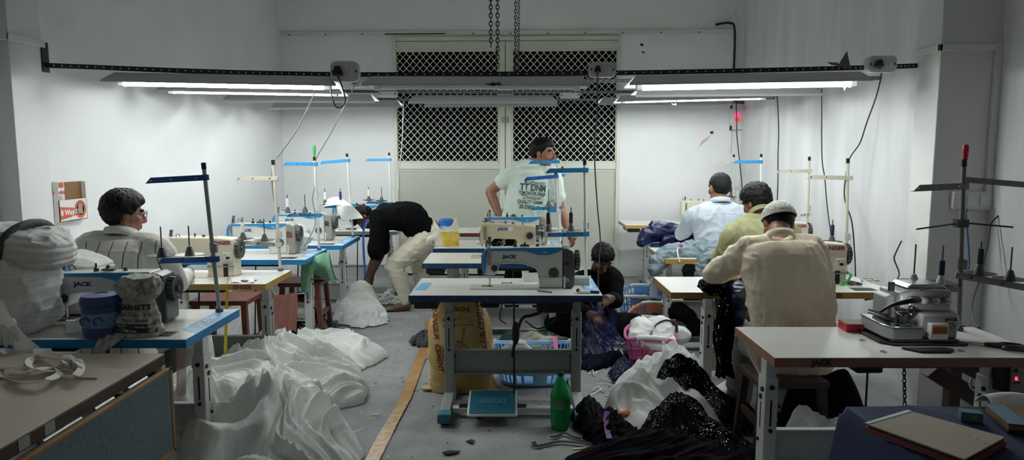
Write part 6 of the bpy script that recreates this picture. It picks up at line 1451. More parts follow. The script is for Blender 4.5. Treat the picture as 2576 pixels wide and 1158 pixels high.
# small dark bottle by the second table
b2p = at(1415, 797, 5.9); t = thing('bottle', 'small bottle of dark oil standing by the second middle table leg', 'bottle', (b2p.x, 6.2, 0))
M().lathe([(.03, .0), (.034, .005), (.034, .07), (.034, .13), (.014, .16), (.014, .18)], 18).build('bottle_body', mat('pale_plastic', '#b9b79f', .3), t, smooth=40)
M().lathe([(.0345, .006), (.0345, .085)], 18, caps=False).build('dark_oil', black, t); M().lathe([(.016, .178), (.016, .2)], 14).build('bottle_cap', black, t)
# carrier bag with food jar on the third middle table
cb = on(1120, 618, ZT); cb.y = 6.25
cbm = mat('carrier_bag', '#d9d4c4', .45, bump=.5, bscale=16); cby = mat('carrier_bag_print', '#cfae2c', .45, col2='#d9c46a', vscale=14)
t = thing('carrier_bag', 'white and yellow plastic carrier bag on the middle table', 'bag', (at(1120, 610, 6.3).x, 6.3, ZT))
def cbf(u, v):
    a = 2 * PI * u; z = .20 * v; k = 1 + .12 * math.sin(PI * v) - .18 * v * v; q = Vector((math.cos(a) * .115 * k, math.sin(a) * .085 * k, z + (.05 * math.cos(2 * a) if v > .7 else 0) * (v - .7) / .3)); f = crumple(q, 51, 11, (.03, .016, .008)) - .02; return Vector((q.x * (1 + f * 4), q.y * (1 + f * 4), max(.002, q.z + f * .4 * min(1, v * 4))))
m = M(); m.grid(cbf, 70, 40, wrap=True); m.mi = [1 if (cbf((i % 70 + .5) / 70, (i // 70 + .5) / 40).x > -.01 - (i // 70) * .001 and i // 70 < 26 and (i % 70) > 36) else 0 for i in range(70 * 40)]
m.add([cbf(i / 70, 0) for i in range(70)], [tuple(range(70))]); m.mi[-1] = 0; m.build('bag_body', [cbm, cby], t, smooth=180, solid=.002)
m = M(); m.tube([(-.1, -.03, .0), (-.14, -.05, .03), (-.12, -.06, .07), (-.08, -.05, .05)], [.02, .03, .03, .02], n=8); m.build('bag_handle', cbm, t, smooth=180)
jar = thing('food_jar', 'white and blue flowered jar inside the carrier bag', 'jar', (t.location.x + .01, 6.29, ZT + .006))
M().lathe([(.05, 0), (.06, .01), (.062, .17), (.058, .18)], 24).build('jar_body', mat('jar_white', '#d9dfe6', .3, col2='#4a74ad', vscale=22), jar); M().lathe([(.064, .18), (.066, .2), (.066, .23), (.05, .24)], 24).build('jar_lid', mat('jar_blue', '#2a6cb5', .35), jar)
# dark cloths between the middle machines
blob('garment', 'navy cloth with a white badge lying behind the aged cream machine', 'garment', [([at(1255, 588, 6.22), at(1274, 577, 6.22), at(1297, 588, 6.22)], [.05, .06, .05]), ([Vector((at(1262, 600, 6.22).x, 6.22, .815)), Vector((at(1290, 600, 6.22).x, 6.22, .815))], [.053, .053]), ([Vector((at(1276, 600, 6.22).x, 6.22, .82)), at(1276, 585, 6.22)], [.058, .058])], satin, .009, cw(.012, 9, 61))
nk_ = blob('garment', 'black cloth with pale lettering under the arm of the aged cream machine', 'garment', [([at(1245, 605, 5.82), at(1270, 602, 5.8), at(1300, 606, 5.82)], [.05, .055, .05])], blkc, .009, cw(.012, 9, 62))
p = at(1268, 604, 5.73); text('NICK', .05, inkw, nk_, frame(p, (.1, 0, 1), (-1, 0, .1)), 'cloth_lettering')
# trays, pen and tools on the front middle table
def tray(label, p, w, d, h, yaw):
    t = thing('paper_tray', label, 'tray', p, yaw, 'white card trays'); m = M(); m.box(-w / 2, w / 2, -d / 2, d / 2, 0, .003); m.build('tray_base', paper, t)
    m = M(); e = .003
    m.box(-w / 2, w / 2, -d / 2, -d / 2 + e, .003, h).box(-w / 2, w / 2, d / 2 - e, d / 2, .003, h).box(-w / 2, -w / 2 + e, -d / 2, d / 2, .003, h).box(w / 2 - e, w / 2, -d / 2, d / 2, .003, h); m.build('tray_wall', paper, t)
tray('white card tray right of the front machine', on(1463, 714, ZT + .001), .11, .1, .045, R(-12)); tray('white card tray partly hidden behind the front machine', on(1335, 706, ZT + .001), .1, .08, .045, R(5))
A, B = on(1352, 732, ZT + .008), on(1388, 736, ZT + .006); m = M(); m.cyl(A, B, .004); t = tag(m.build('pen', mat('pen_violet', '#3a2f78', .4)), 'violet pen lying at the foot of the front machine', 'pen')
A, B = on(1456, 735, ZT + .01), on(1508, 736, ZT + .008); t = thing('cutter', 'white and black cutter lying on the front middle table', 'cutter', A)
m = M(); m.cyl((0, 0, 0), (B - A) * .55, .009); m.build('cutter_handle', whitem, t); m = M(); m.cyl((B - A) * .5 + Vector((0, .012, 0)), (B - A) + Vector((0, .004, 0)), .008).sphere((0, .02, .006), (.015, .02, .012)); m.build('cutter_tip', black, t)
m = M(); c = on(1275, 712, ZT)
for a, b, cc, d in ((-.035, .035, -.02, -.013), (-.035, .035, .013, .02), (-.035, -.028, -.02, .02), (.028, .035, -.02, .02)): m.box(c.x + a, c.x + b, c.y + cc + a * .2, c.y + d + a * .2, ZT + .0005, ZT + .0015)
tag(m.build('sewing_guide', black), 'small flat black sewing guide lying on the front middle table', 'guide')
# screwdrivers in the pole tops
def driver(label, p, mt, h, d=(0, 0, 1)):
    t = thing('screwdriver', label, 'screwdriver', p); m = M(); m.lathe([(.006, 0), (.011, .004), (.0115, .03), (.0135, .034), (.0135, h * .9), (.009, h)], 10); m.build('handle', mt, t, smooth=30); m = M(); m.cyl((0, 0, -.012), (0, 0, .004), .004); m.build('shank', steel, t)
driver('green handled screwdriver stuck in a thread stand pole', at(791, 395, 6.0) + Vector((0, 0, .012)), mat('green_handle', '#1aa04c', .35), .085)
# lunch jar and printed bag on the front left table
jb = mat('jar_navy', '#2d3f7a', .4, bump=.05); jl = mat('jar_band', '#5f84a8', .4, var=.25, vscale=20)
c = on(254, 848, ZT); t = thing('lunch_jar', 'blue insulated lunch jar on the front left table', 'jar', (c.x, c.y + .02, ZT + .001))
M().lathe([(.07, 0), (.082, .008), (.083, .06), (.083, .14), (.081, .145)], 32).build('jar_body', jb, t, smooth=40); M().lathe([(.0838, .052), (.0838, .118)], 32, caps=False).build('jar_band', jl, t)
M().lathe([(.084, .146), (.087, .15), (.087, .178), (.078, .193), (.03, .199), (.028, .195), (.001, .195)], 32).build('jar_lid', jb, t, smooth=40)
m = M()
for s_ in (-1, 1): m.tube([Vector((s_ * .03 + .02 * math.cos(a) , -.0845, .085 + .017 * math.sin(a))) for a in [i * .55 for i in range(9)]], .0035, n=6)
m.build('scroll_print', ink, t, smooth=180)
pb = mat('printed_cotton', '#b9b6ae', .85, col2='#8d8b85', vscale=45, bump=.2, bscale=30); c = on(350, 862, ZT); c.y += .06
t = thing('cloth_bag', 'grey printed cotton bag with a knotted neck on the front left table', 'bag', (at(347, 860, 3.16).x, 3.16, ZT + .002))
def bf(u, v):
    a = 2 * PI * u; z = .27 * v
    if v < .58: w = .118 - .055 * (v / .58) ** 1.3; d = .075 - .035 * v / .58
    else: q = (v - .58) / .42; w = .063 + .045 * math.sin(q * PI * .8); d = .04 + .03 * math.sin(q * PI * .85)
    q = Vector((math.cos(a) * w, math.sin(a) * d, z)); f = crumple(q, 71, 9, (.03, .014, .006)) - .02
    return Vector((q.x * (1 + f * 4.5) + .03 * v, q.y * (1 + f * 4.5), q.z + f * .5 * v))
m = M(); m.grid(bf, 100, 80, wrap=True); m.add([bf(i / 100, 0) for i in range(100)], [tuple(range(100))]); m.add([bf(i / 100, 1) for i in range(100)], [tuple(range(99, -1, -1))]); bo_ = m.build('bag_body', pb, t, smooth=180)
bvb = BVHTree.FromPolygons([v.co.copy() for v in bo_.data.vertices], [tuple(p.vertices) for p in bo_.data.polygons])
def wbg(me):
    for v in me.vertices:
        h_ = bvb.ray_cast(Vector((v.co.x, -1, v.co.z)), Vector((0, 1, 0)), 2)
        if h_[0] is not None and h_[0].y < .02: v.co = h_[0] + Vector((0, -.003, 0))
        else: v.co.y = -.05
def btx(s_, x, z, size, m_=inkk, rot=0., **k): text(s_, size, m_, t, frame((x, -.1, z), (math.cos(rot), 0, math.sin(rot)), (-math.sin(rot), 0, math.cos(rot))), 'bag_lettering', ext=0, wrap=wbg, **k)
m = M()
for i in range(24):
    x0, x1 = -.112 + .224 * i / 24, -.112 + .224 * (i + 1) / 24; m.add([(x0, 0, .022 - .02 * x0), (x1, 0, .022 - .02 * x1), (x1, 0, .062 - .02 * x1), (x0, 0, .062 - .02 * x0)], [(0, 1, 2, 3)])
me = m.mesh('text_band', inkk); wbg(me); o_ = obj('text_band', me, t)
for v in o_.data.vertices: v.co.y += .0015
btx('GARNETS', .01, .135, .032, off=.0012); btx('Deals in: Jns, T-S', .01, .103, .022, rot=R(-3)); btx('Jacket, Blazer', .02, .08, .022, rot=R(-3)); btx('Mission Market, Gandhi M', .0, .052, .0165, inkw, R(-4)); btx('95, Civil Lines', -.01, .034, .0165, inkw, R(-4)); btx('Abroad\nTGM', .06, .225, .022, rot=R(-70))
def fl_(u, v):
    a = Vector((-.125 + .12 * u, -.085 + .01 * math.sin(u * 9), .02)); b = Vector((-.135 + .08 * u, -.135, -.03 - .03 * (1 - u))); return a.lerp(b, v)
sheet('bag_corner', '', '', fl_, pb, 12, 8, .003, parent=t)
# white cloth stacks on the left end of that table
stk = mat('white_stack_cloth', '#cfcfcd', .85, bump=.1, bscale=60)
def bundle(name, label, c, half, seed, layers, yaw=0., sq=.6, tilt=0., amp=.02, mt=None, sag=0.):
    c = Vector(c); RM = Matrix.Rotation(yaw, 3, 'Z') @ Matrix.Rotation(tilt, 3, 'Y')
    def fn(u, v):
        a = 2 * PI * u; b = PI * v - PI / 2; f = lambda q, e: math.copysign(abs(q) ** e, q)
        d = Vector((f(math.cos(a), sq) * f(math.cos(b), sq * .7), f(math.sin(a), sq) * f(math.cos(b), sq * .7), f(math.sin(b), .7)))
        q = Vector((d.x * half[0], d.y * half[1], d.z * half[2])); k = crumple(q + c, seed, 4, (amp, amp * .5, amp * .3)) - amp * .5
        ly = .007 * abs(math.sin(q.z * layers + 2 * noise.noise(q * 5 + Vector((seed, 0, 0))))) * (1 - abs(d.z) ** 3)
        q = q + d * (k + ly); q.z -= sag * (abs(d.x) ** 3) * half[2]
        return c + RM @ q
    m = M(); m.grid(fn, 150, 90, wrap=True); o = m.build(name, mt or stk, smooth=180); return tag(o, label, 'cloth bundle', 'white cloth bundles on the front left table')
bundle('cloth_bundle', 'tall lower stack of folded white cloth at the left picture edge', (-2.46, 3.2, .95), (.29, .2, .195), 81, 150, amp=.02)
bundle('cloth_bundle', 'upper roll of white cloth with a dark band, topmost at the left', (-2.41, 3.26, 1.17), (.31, .17, .085), 82, 120, tilt=R(4), sag=.35, amp=.018)
bundle('cloth_bundle', 'small fanned stack of folded white cloth behind the front left machine', (-2.30, 3.62, .995), (.14, .15, .075), 83, 170, tilt=R(14), amp=.012)
bundle('cloth_bundle', 'lower fanned stack of white cloth under the small one', (-2.28, 3.6, .84), (.16, .13, .075), 84, 150, amp=.012)
C3 = [Vector((-2.29 + .03 * math.sin(a), 3.26 + math.cos(a) * .19, 1.168 + math.sin(a) * .104)) for a in [2 * PI * i / 24 for i in range(24)]]
m = M(); m.tube(C3, .02, n=8, k=2, closed=True, flat=1); tag(m.build('tie_band', mat('charcoal_band', '#3a3f42', .8, bump=.3, bscale=60), smooth=180), 'dark grey cloth band tied round the upper white roll', 'band')
def veil(u, v):
    a = at(-30 + 150 * u, 830 + 40 * u, 2.985); b = at(-40 + 190 * u, 905, 2.975); p = a.lerp(b, v); p.y += .015 * math.sin(u * 14 + v); return Vector((p.x, p.y - .0, p.z))
def veil2(u, v):
    a = Vector((-2.72 + .5 * u, 2.99, 1.02 - .06 * u)); b = Vector((-2.7 + .62 * u, 3.0 + .02 * math.sin(u * 12), .745)); p = a.lerp(b, v); p.y += .02 * math.sin(u * 17 + v * 2) * (.3 + v) - .02 * math.sin(v * PI); return p
sheet('net_veil', 'sheer white net falling from the white stack over the table edge', 'net', veil2, tul, 40, 30, 0)
m = M(); c = Vector((-2.19, 2.975, .86))
for i in range(9):
    a = rng.uniform(-1.2, 1.2); m.tube([c, c + Vector((.03 * math.sin(a * 2), -.02, -.03 * math.cos(a))), c + Vector((.06 * math.sin(a), -.03, -.09 * math.cos(a) - .01))], [.006, .014, .004], n=6)
m.sphere(c, (.025, .02, .025)); tag(m.build('plastic_knot', mat('clear_plastic_white', '#dcdddd', .25), smooth=180), 'knotted white plastic at the corner of the white stack', 'plastic')
# white cloth being sewn in that machine
def mcw(u, v): p = on(165 + 60 * u, 838 - 30 * v, ZT + .012); p.z += .05 * max(0, u - .4) + .006 * math.sin(v * 20); return p
sheet('garment', 'white cloth under the needle of the front left machine', 'garment', mcw, cot, 20, 24, .003)
# ================================================================ near foreground
# cutting table, lower left
lam = mat('cutting_top_laminate', '#b5aa9a', .45, var=.08, vscale=5, bump=.05, bscale=60); leafm = mat('drop_leaf_cloth_board', '#5d6a70', .8, var=.25, vscale=60, bump=.3, bscale=200)
ZC_ = .735; c0 = on(412, 890, ZC_); xe, ye = c0.x, c0.y
t = thing('cutting_table', 'grey topped cutting table with a folded down leaf, lower left', 'table', (xe, ye, 0))
M().box(-1.38, 0, -1.9, 0, ZC_ - .006, ZC_).build('tabletop', lam, t, bevel=.001)
e = M().box(-1.38, .002, -1.9, .001, ZC_ - .05, ZC_ - .0065).build('edge_board', dwood, t, bevel=.002)
for y in (-.78, -.9): M().box(.0025, .0035, y, y + .05, ZC_ - .045, ZC_ - .008).build('tape_patch', mgrey, e)
lf = M().box(.012, .03, -1.7, -.02, .315, ZC_ - .07).build('drop_leaf', leafm, t)
m = M(); m.box(.009, .033, -1.7, .0, ZC_ - .0715, ZC_ - .058).box(.009, .033, -.02, .002, .30, ZC_ - .058).box(.009, .033, -1.7, 0, .30, .3145); m.build('leaf_frame', tanw, lf, bevel=.002)
for a, b in ((-.16, -.30), (-.40, -.52), (-.60, -.8), (-1.0, -1.35)): M().cyl((.006, a, ZC_ - .054), (.006, b, ZC_ - .054), .006, n=8).build('hinge', steel, lf)
for x, y in ((-.04, -.03), (-1.32, -.03), (-.04, -1.8), (-1.32, -1.8)): M().box(x - .03, x + .03, y - .03, y + .03, 0, ZC_ - .05).build('leg', tanw, t, bevel=.003)
# lace coil on it
lace = tulle_mat('lace_white', '#f2efea', .15, .15)
tt = thing('lace_coil', 'loose coil of white lace ribbon on the cutting table', 'lace', on(120, 935, ZC_ + .001))
o_ = tt.location
def lz(px, py, z=.004): return on(px, py, ZC_ + z) - o_
for pts in ([(6, 950), (5, 930), (60, 925), (120, 932), (165, 920), (150, 905), (90, 900), (72, 915), (90, 930), (150, 935)], [(22, 955), (60, 962), (120, 955), (150, 940), (130, 925), (70, 935), (25, 945)], [(75, 910), (100, 895), (150, 900), (195, 905), (205, 925), (190, 945), (160, 950)], [(150, 915), (175, 905), (200, 918), (196, 935), (165, 930)]):
    ribbon('lace_loop', '', '', [lz(x, y, .010 + .012 * (i % 3)) for i, (x, y) in enumerate(pts)], .028, lace, .0012, up=(.3, .5, .8), parent=tt)
m = M(); m.sphere(lz(170, 905, .02), (.03, .02, .02)).sphere(lz(195, 912, .02), (.022, .015, .015)); m.build('lace_knot', lace, tt, smooth=180)
A, B = on(150, 950, ZC_ + .006), on(243, 953, ZC_ + .004); m = M(); m.cyl(A, B, .003, n=8); tag(m.build('thin_stick', mat('stick_grey', '#8a8078', .6)), 'thin straight stick lying beside the lace coil', 'stick')
# sheer net behind the front left table leg
def vl(u, v):
    a = at(510 + 22 * u, 845, 3.95); b = at(505 + 55 * u, 962, 3.9); p = a.lerp(b, v); p.y += .02 * math.sin(u * 10 + v); return p
sheet('net_veil', 'sheer white net hanging behind the front left table leg', 'net', vl, tul, 20, 30, 0)
def vl2(u, v):
    a = at(444 + 22 * u, 872, 3.35); b = at(440 + 30 * u, 995, 3.3); p = a.lerp(b, v); p.y += .015 * math.sin(u * 9 + v); return p
sheet('net_veil', 'sheer pinkish net hanging beside the tan cutting table leg', 'net', vl2, tulle_mat('net_pinkish', '#cfb7ae', .3, .3), 16, 30, 0)
stool('red brown wooden stool between the first two left tables', -2.12, 5.1, .42, .36, .54, wood, flare=.015)
# navy covered table, lower right
nav = mat('navy_tablecloth', '#1a2650', .85, var=.12, vscale=3, bump=.12, bscale=150)
ZN = .75; cN = on(2126, 1023, ZN); X0, Y1 = cN.x, cN.y
t = thing('covered_table', 'low side table hidden under the navy cloth, lower right', 'table', (X0 + .6, Y1 - .45, 0))
M().box(-.585, .6, -.43, .435, ZN - .035, ZN - .006).build('tabletop', tanw, t)
for sx_ in (-1, 1):
    for sy_ in (-1, 1): M().box(sx_ * .54 - .025, sx_ * .54 + .025, sy_ * .38 - .025, sy_ * .38 + .025, 0, ZN - .036).build('leg', tanw, t)
def nc(u, v):
    # u: from the hem on the left, over the edge, to the right; v: from the near side, over the far edge, down behind
    s_ = u * 1.9 - .62; q = v * 1.55 - .0
    if s_ < 0: x, dz = X0 + s_ * .10 - .012, s_ * .985
    else: x, dz = X0 + s_, 0
    yv = Y1 - .95 + q
    if yv > Y1: d = yv - Y1; yv = Y1 + d * .08 + .01; dzy = -d
    else: dzy = 0
    z = ZN + min(dz, dzy) - (.015 if dz < 0 or dzy < 0 else 0)
    k = max(0, -min(dz, dzy)); x += -.03 * math.sin(yv * 11 + 1) * k * (1 if s_ < 0 else 0) + noise.noise(Vector((yv * 3, z * 2, 4))) * .02 * k
    f = .006 * ridge(Vector((x * 2.2 + yv * 2.5, yv * 1.2 - x, 1))) ** 6 if k == 0 else 0
    return Vector((x, yv + (.02 * math.sin(x * 14) * k if dzy < 0 else 0), max(.01, z + f)))
m = M(); m.grid(nc, 110, 90); tag(m.build('tablecloth', nav, smooth=60), 'navy blue cloth draped over the side table, lower right', 'tablecloth')
def boardstack():
    t = thing('pattern_boards', 'stack of tan cardboard patterns on the navy cloth', 'cardboard', (X0, Y1, ZN + .006))
    P4 = [on(*p, ZN + .035) - Vector((X0, Y1, 0)) for p in ((2180, 1066), (2290, 1034), (2529, 1100), (2427, 1156))]
    c = sum(P4, Vector()) / 4
    for z0, z1, g_, mm, nm in ((.001, .010, 1.02, mat('board_brown', '#6d4335', .8), 'lower_board'), (.0105, .017, 1.035, mat('board_red', '#7c2b33', .8), 'red_board'), (.0175, .024, .985, mat('board_dark', '#2b2422', .8), 'dark_board'), (.0245, .029, 1.0, mat('board_tan', '#aba08f', .8, var=.05, vscale=12), 'top_board')):
        q = [c + (p - c) * g_ for p in P4]; M().slab([(p.x, p.y) for p in q][::-1], z0, z1).build(nm, mm, t, bevel=.001)
    m = M(); q = P4; a, b = q[0], q[1]; m.slab([(p.x, p.y) for p in (a + Vector((-.006, .002, 0)), b + Vector((-.006, .006, 0)), b + Vector((.004, -.006, 0)), a + Vector((.006, -.004, 0)))][::-1], .0295, .0305); m.build('tape_edge', mat('silver_tape', '#b8c3cf', .3), t)
    q = c + (P4[2] - c) * .45
    for i in range(3):
        p = q + Vector((-.02 + i * .005, .0 - i * .03, 0)); text('~ 1 ~ 2', .018, mat('pencil%d' % i, '#8b8478', .9), t, frame((p.x, p.y, .0296), (.8, -.35, 0), (.3, .8, 0)), 'pencil_marks', ext=.0001)
boardstack()
A = on(2503, 1052, ZN + .02)
t = thing('book', 'thick brown book lying at the right edge of the navy cloth', 'book', (A.x + .13, A.y - .06, ZN + .006), R(-14))
M().box(-.14, .2, -.06, .12, .0005, .008).build('lower_cover', mat('book_dark', '#29211f', .7), t); M().box(-.135, .2, -.055, .115, .0085, .024).build('pages', mat('book_edge', '#8e6a4c', .8, var=.3, vscale=8, stretch=(.2, .2, 30)), t); M().box(-.14, .2, -.06, .12, .0245, .028).build('top_cover', mat('book_brown', '#6f4f39', .6, var=.2, vscale=6), t); M().box(-.138, -.08, -.058, .118, .0282, .0290).build('blue_corner', mat('book_blue', '#56748c', .6), t)
A = on(2440, 1058, ZN + .006); t = thing('small_box', 'small teal printed box beside the brown book', 'box', (A.x, A.y, ZN + .007), R(-20)); M().box(-.03, .03, -.02, .02, 0, .03).build('box_body', mat('teal_card', '#3f6f74', .6), t, bevel=.001); text('VE', .02, mat('box_print', '#c9a23f', .6), t, FRONT((.005, -.0206, .015)), 'box_lettering')
def ws(u, v): p = on(2490 + 120 * u, 1040 - 10 * v - 4 * math.sin(u * 5), ZN + .05); return p
sheet('white_cloth', 'folded white cloth behind the brown book', 'cloth', lambda u, v: Vector((A.x + .12 + .3 * u, A.y + .06 + .10 * v, ZN + .012 + .035 * math.sin(PI * v) * (1 + .3 * math.sin(u * 6)))), cot, 20, 10, .003)
# ---------------------------------------------------------------- overlock machine
p0 = on(2246, 869, ZT); ol = thing('overlock_machine', 'grey overlock machine with a chrome cloth plate on the brown edged table', 'sewing machine', (p0.x, p0.y, ZT))
ol.scale = (1, 1, .86); olg = mat('overlock_enamel', '#a2a4a1', .35, var=.04); chrome = mat('chrome', '#c8cbd0', .12, metal=1.)
M().slab([(-.045, .03), (.0, -.02), (.32, -.02), (.32, .26), (-.045, .26)], .0008, .012).build('base_plate', blackr, ol, bevel=.004)
M().box(-.0, .29, .0, .26, .012, .03).build('foot_frame', dgrey, ol, bevel=.006)
M().slab([(-.0, .0), (.13, .0), (.13, .25), (-.02, .25), (-.02, .05)], .026, .088).build('cloth_plate_box', olg, ol, bevel=.006)
M().slab([(-.003, -.003), (.135, -.003), (.135, .2), (-.023, .253), (-.023, .047)], .0885, .096).build('chrome_cloth_plate', chrome, ol, bevel=.003)
M().box(.132, .295, .02, .26, .028, .155).build('body', olg, ol, bevel=.010, seg=3)
M().box(.155, .235, -.012, .02, .03, .115).build('front_cover', offw, ol, bevel=.006)
M().prism([(.06, .165), (.295, .15), (.295, .262), (.28, .272), (.12, .272), (.06, .25)], .075, .255).build('head', olg, ol, bevel=.012, seg=3)
M().prism([(.10, .272), (.29, .272), (.27, .292), (.125, .292)], .1, .24).build('top_cover', steel, ol, bevel=.006)
M().prism([(.025, .10), (.075, .10), (.075, .22), (.055, .235), (.025, .22)], .12, .24).build('looper_cover', olg, ol, bevel=.008)
for i in range(4):
    x = .105 + i * .052; k = M(); k.lathe([(.008, -.03), (.016, -.026), (.018, -.004), (.012, .0)], 16, (x, .072, .218), 'y'); k.build('tension_knob', offw if i < 2 else steel, ol)
m = M(); m.tube([(.10, .0, .235), (.06, -.02, .236), (.0, -.02, .222), (-.04, -.02, .205), (-.075, -.015, .175)], [.016, .015, .011, .008, .006], n=10); m.build('lamp_arm', black, ol, smooth=180)
led = M(); led.sphere((.05, -.012, .222), (.014, .008, .005)); led.build('work_light', mat('work_led', '#ffffff', .3, emit='#ffffff', es=45.), ol, smooth=180)
m = M(); m.box(.04, .052, .05, .065, .1, .19).box(.062, .07, .045, .06, .098, .18).box(.03, .08, .04, .055, .15, .165).tube([(.02, .04, .165), (.05, .025, .14), (.06, .03, .105), (.085, .02, .1)], .005, n=6).box(.045, .085, .01, .075, .0955, .1005).cyl((.075, .03, .1), (.075, .03, .19), .004, n=8).sphere((.09, .03, .15), .013).sphere((.10, .045, .18), .016)
m.build('presser_mechanism', dsteel, ol, bevel=.001)
m = M(); m.tube([(-.03, .16, .13), (.0, .08, .125), (.03, .05, .12)], .008, n=6).obox((-.01, .12, .135), (.012, .1, .02), (0, 0, .3)); m.build('lift_lever', dsteel, ol)
m = M(); m.lathe([(.03, .0), (.06, .004), (.06, .03), (.05, .045), (.02, .05)], 24, (.297, .13, .09), 'x'); m.build('handwheel', olg, ol, smooth=40)
m = M(); m.box(.162, .228, -.0138, -.012, .062, .098); m.build('warning_label', mat('orange_label', '#b3531f', .5, var=.2, vscale=60), ol)
text('JACK', .020, inkk, ol, FRONT((.262, .0185, .128)), 'logo', off=.0008, wide=1.2)
for i, s_ in enumerate(('JK-798', 'type: 4 thread', 'SN 0417')): text(s_, .008, inkk, ol, FRONT((.262, .0185, .106 - i * .011)), 'plate_lettering')
for m in (M().tube([(.14, .06, .27), (.18, .05, .285), (.25, .06, .28)], .003, n=5), M().tube([(.1, .04, .22), (.09, .02, .2), (.075, .03, .16)], .0012, n=4), M().box(.04, .06, .12, .14, .25, .30)): m.build('thread_guide', dsteel, ol, smooth=60)
pr = on(2330, 884, ZT); m = M(); m.slab([(-.09, .03), (.1, .03), (.12, .0), (.08, -.035), (-.04, -.035)], .0008, .010); tag(m.build('knee_tray', blackr, loc=(pr.x, pr.y, ZT), bevel=.003), 'flat black tray on the brown edged table below the overlock', 'tray')
for px_, py_, lab in ((2168, 857, 'round chrome hole cap at the left of the overlock'), (2222, 886, 'round chrome hole cap below the overlock plate'), (2418, 884, 'round chrome hole cap right of the overlock')):
    p = on(px_, py_, ZT); m = M(); m.lathe([(.014, .0006), (.014, .003), (.010, .0035), (.009, .0015)], 18, p); tag(m.build('hole_cap', steel), lab, 'cap', 'hole caps on the brown edged table')
# overlock thread stand
YO = 3.24
stand('tall grey four spool thread stand behind the overlock machine', YO, (2412, 828), (2425, 415), ((2424, 468), (2293, 474)), ((2416, 694), (2600, 728)), [(2463, clrblk, spn), (2541, clrblk, None)], mat('stand_grey_metal', '#8b8a85', .45), polem=mat('pole_grey', '#77756f', .4, metal=.5))
t = [o for o in bpy.data.objects if o.name.startswith('thread_stand') and o.get('label', '').startswith('tall grey')][0]
B = t.location; L = lambda px, py, Y=YO: at(px, py, Y) - B
sgm = MATS['stand_grey_metal']
A_, B_ = L(2424, 452), L(2610, 468, 3.1); m = M(); m.rings([[p + Vector(q) for q in ((0, -.012, -.013), (0, -.009, -.013), (0, -.009, .013), (0, -.012, .013))] for p in (A_, B_)]); m.rings([[p + Vector(q) for q in ((0, -.012, .011), (0, .014, .011), (0, .014, .013), (0, -.012, .013))] for p in (A_, B_)]); m.build('guide_arm', sgm, t)
m = M(); m.cyl(L(2306, 577, 3.2), L(2415, 562), .004, n=8).cyl(L(2415, 560), L(2549, 572, 3.15), .004, n=8).box(L(2410, 565).x - .014, L(2424, 565).x + .014, -.018, .018, L(2415, 572).z, L(2415, 552).z); m.build('cross_rod', dsteel, t)
A_, B_ = L(2412, 728), L(2285, 722); m = M(); m.rings([[p + Vector(q) for q in ((0, -.014, -.012), (0, .014, -.012), (0, .014, .012), (0, -.014, .012))] for p in (A_, B_)]); m.build('spool_arm', sgm, t)
for px_, sp_, dm in ((2366, spn, clrblk), (2297, None, clrblk)):
    p = L(px_, 726); f = (p.x - A_.x) / (B_.x - A_.x); p = A_.lerp(B_, f) + Z * .014
    m = M(); m.lathe([(.02, .002), (.07, .010), (.073, .014), (.02, .006)], 24, p); dd = m.build('spool_disc', dm, t)
    m = M(); m.lathe([(.024, .004), (.018, .03), (.010, .048), (.004, .05)], 14, p); m.build('spool_cone', discw, dd); m = M(); m.cyl(p, p + Z * .19, .0035, n=8); m.build('spindle', dsteel, dd)
    if sp_: m = M(); m.lathe([(.0125, .05), (.0125, .115), (.01, .12)], 14, p); m.build('thread_spool', sp_, dd)
driver('red handled screwdriver stuck in the overlock thread stand', at(2426, 424, YO) + Vector((0, 0, .035)), mat('red_handle', '#b3142c', .3), .075)
# red box, scissors, clips
A = on(2137, 838, ZT); t = thing('small_box', 'small red carton at the rear edge of the brown edged table', 'box', (A.x + .06, A.y + .06, ZT + .001), R(-4)); rb = mat('red_carton', '#b22630', .5)
M().box(-.065, .075, -.05, .05, 0, .036).build('box_body', rb, t, bevel=.001); M().box(-.062, .072, -.05, .052, .0362, .0375).build('box_top', mat('carton_inside_grey', '#8d857e', .8), t); text('3 oz', .022, inkw, t, FRONT((.02, -.0506, .018)), 'box_lettering')
def scissors(label, p, ang, s_=1., tiltx=0.):
    t = thing('scissors', label, 'scissors', p, (tiltx, 0, ang))
    for sd in (-1, 1):
        m = M(); m.slab([(0, -.004 * sd if sd > 0 else .004), (.12 * s_, sd * .012 * s_), (.125 * s_, sd * .006 * s_), (.02 * s_, sd * -.009 * s_)][::sd], .004 + .003 * sd, .0065 + .003 * sd); m.build('blade', dsteel, t)
        m = M(); c = Vector((-.09 * s_, -sd * .03 * s_, .007)); m.tube([Vector((.01 * s_, 0, .007)), Vector((-.03 * s_, -sd * .01 * s_, .008)), Vector((-.05 * s_, -sd * .02 * s_, .008))], [.008 * s_, .009 * s_, .008 * s_], n=8)
        m.tube([c + Vector((math.cos(a) * .04 * s_, math.sin(a) * .022 * s_, 0)) for a in [2 * PI * i / 14 for i in range(14)]], .0065 * s_, n=8, k=2, closed=True); m.build('handle', black, t, smooth=180)
    m = M(); m.lathe([(.006, .002), (.006, .014)], 10); m.build('pivot', steel, t)
    return t
q = on(2483, 872, ZT); scissors('black handled scissors right of the overlock machine', q + Z * .002, R(155), 1.05)
q = on(2140, 712, ZT); scissors('black handled scissors at the front edge of the yellow edged right table', q + Z * .002, R(80), .8)
q = on(862, 583, ZT); scissors('black handled scissors on the rear left table beside the bending man', Vector((q.x, 7.6, ZT + .002)), R(200), .8)
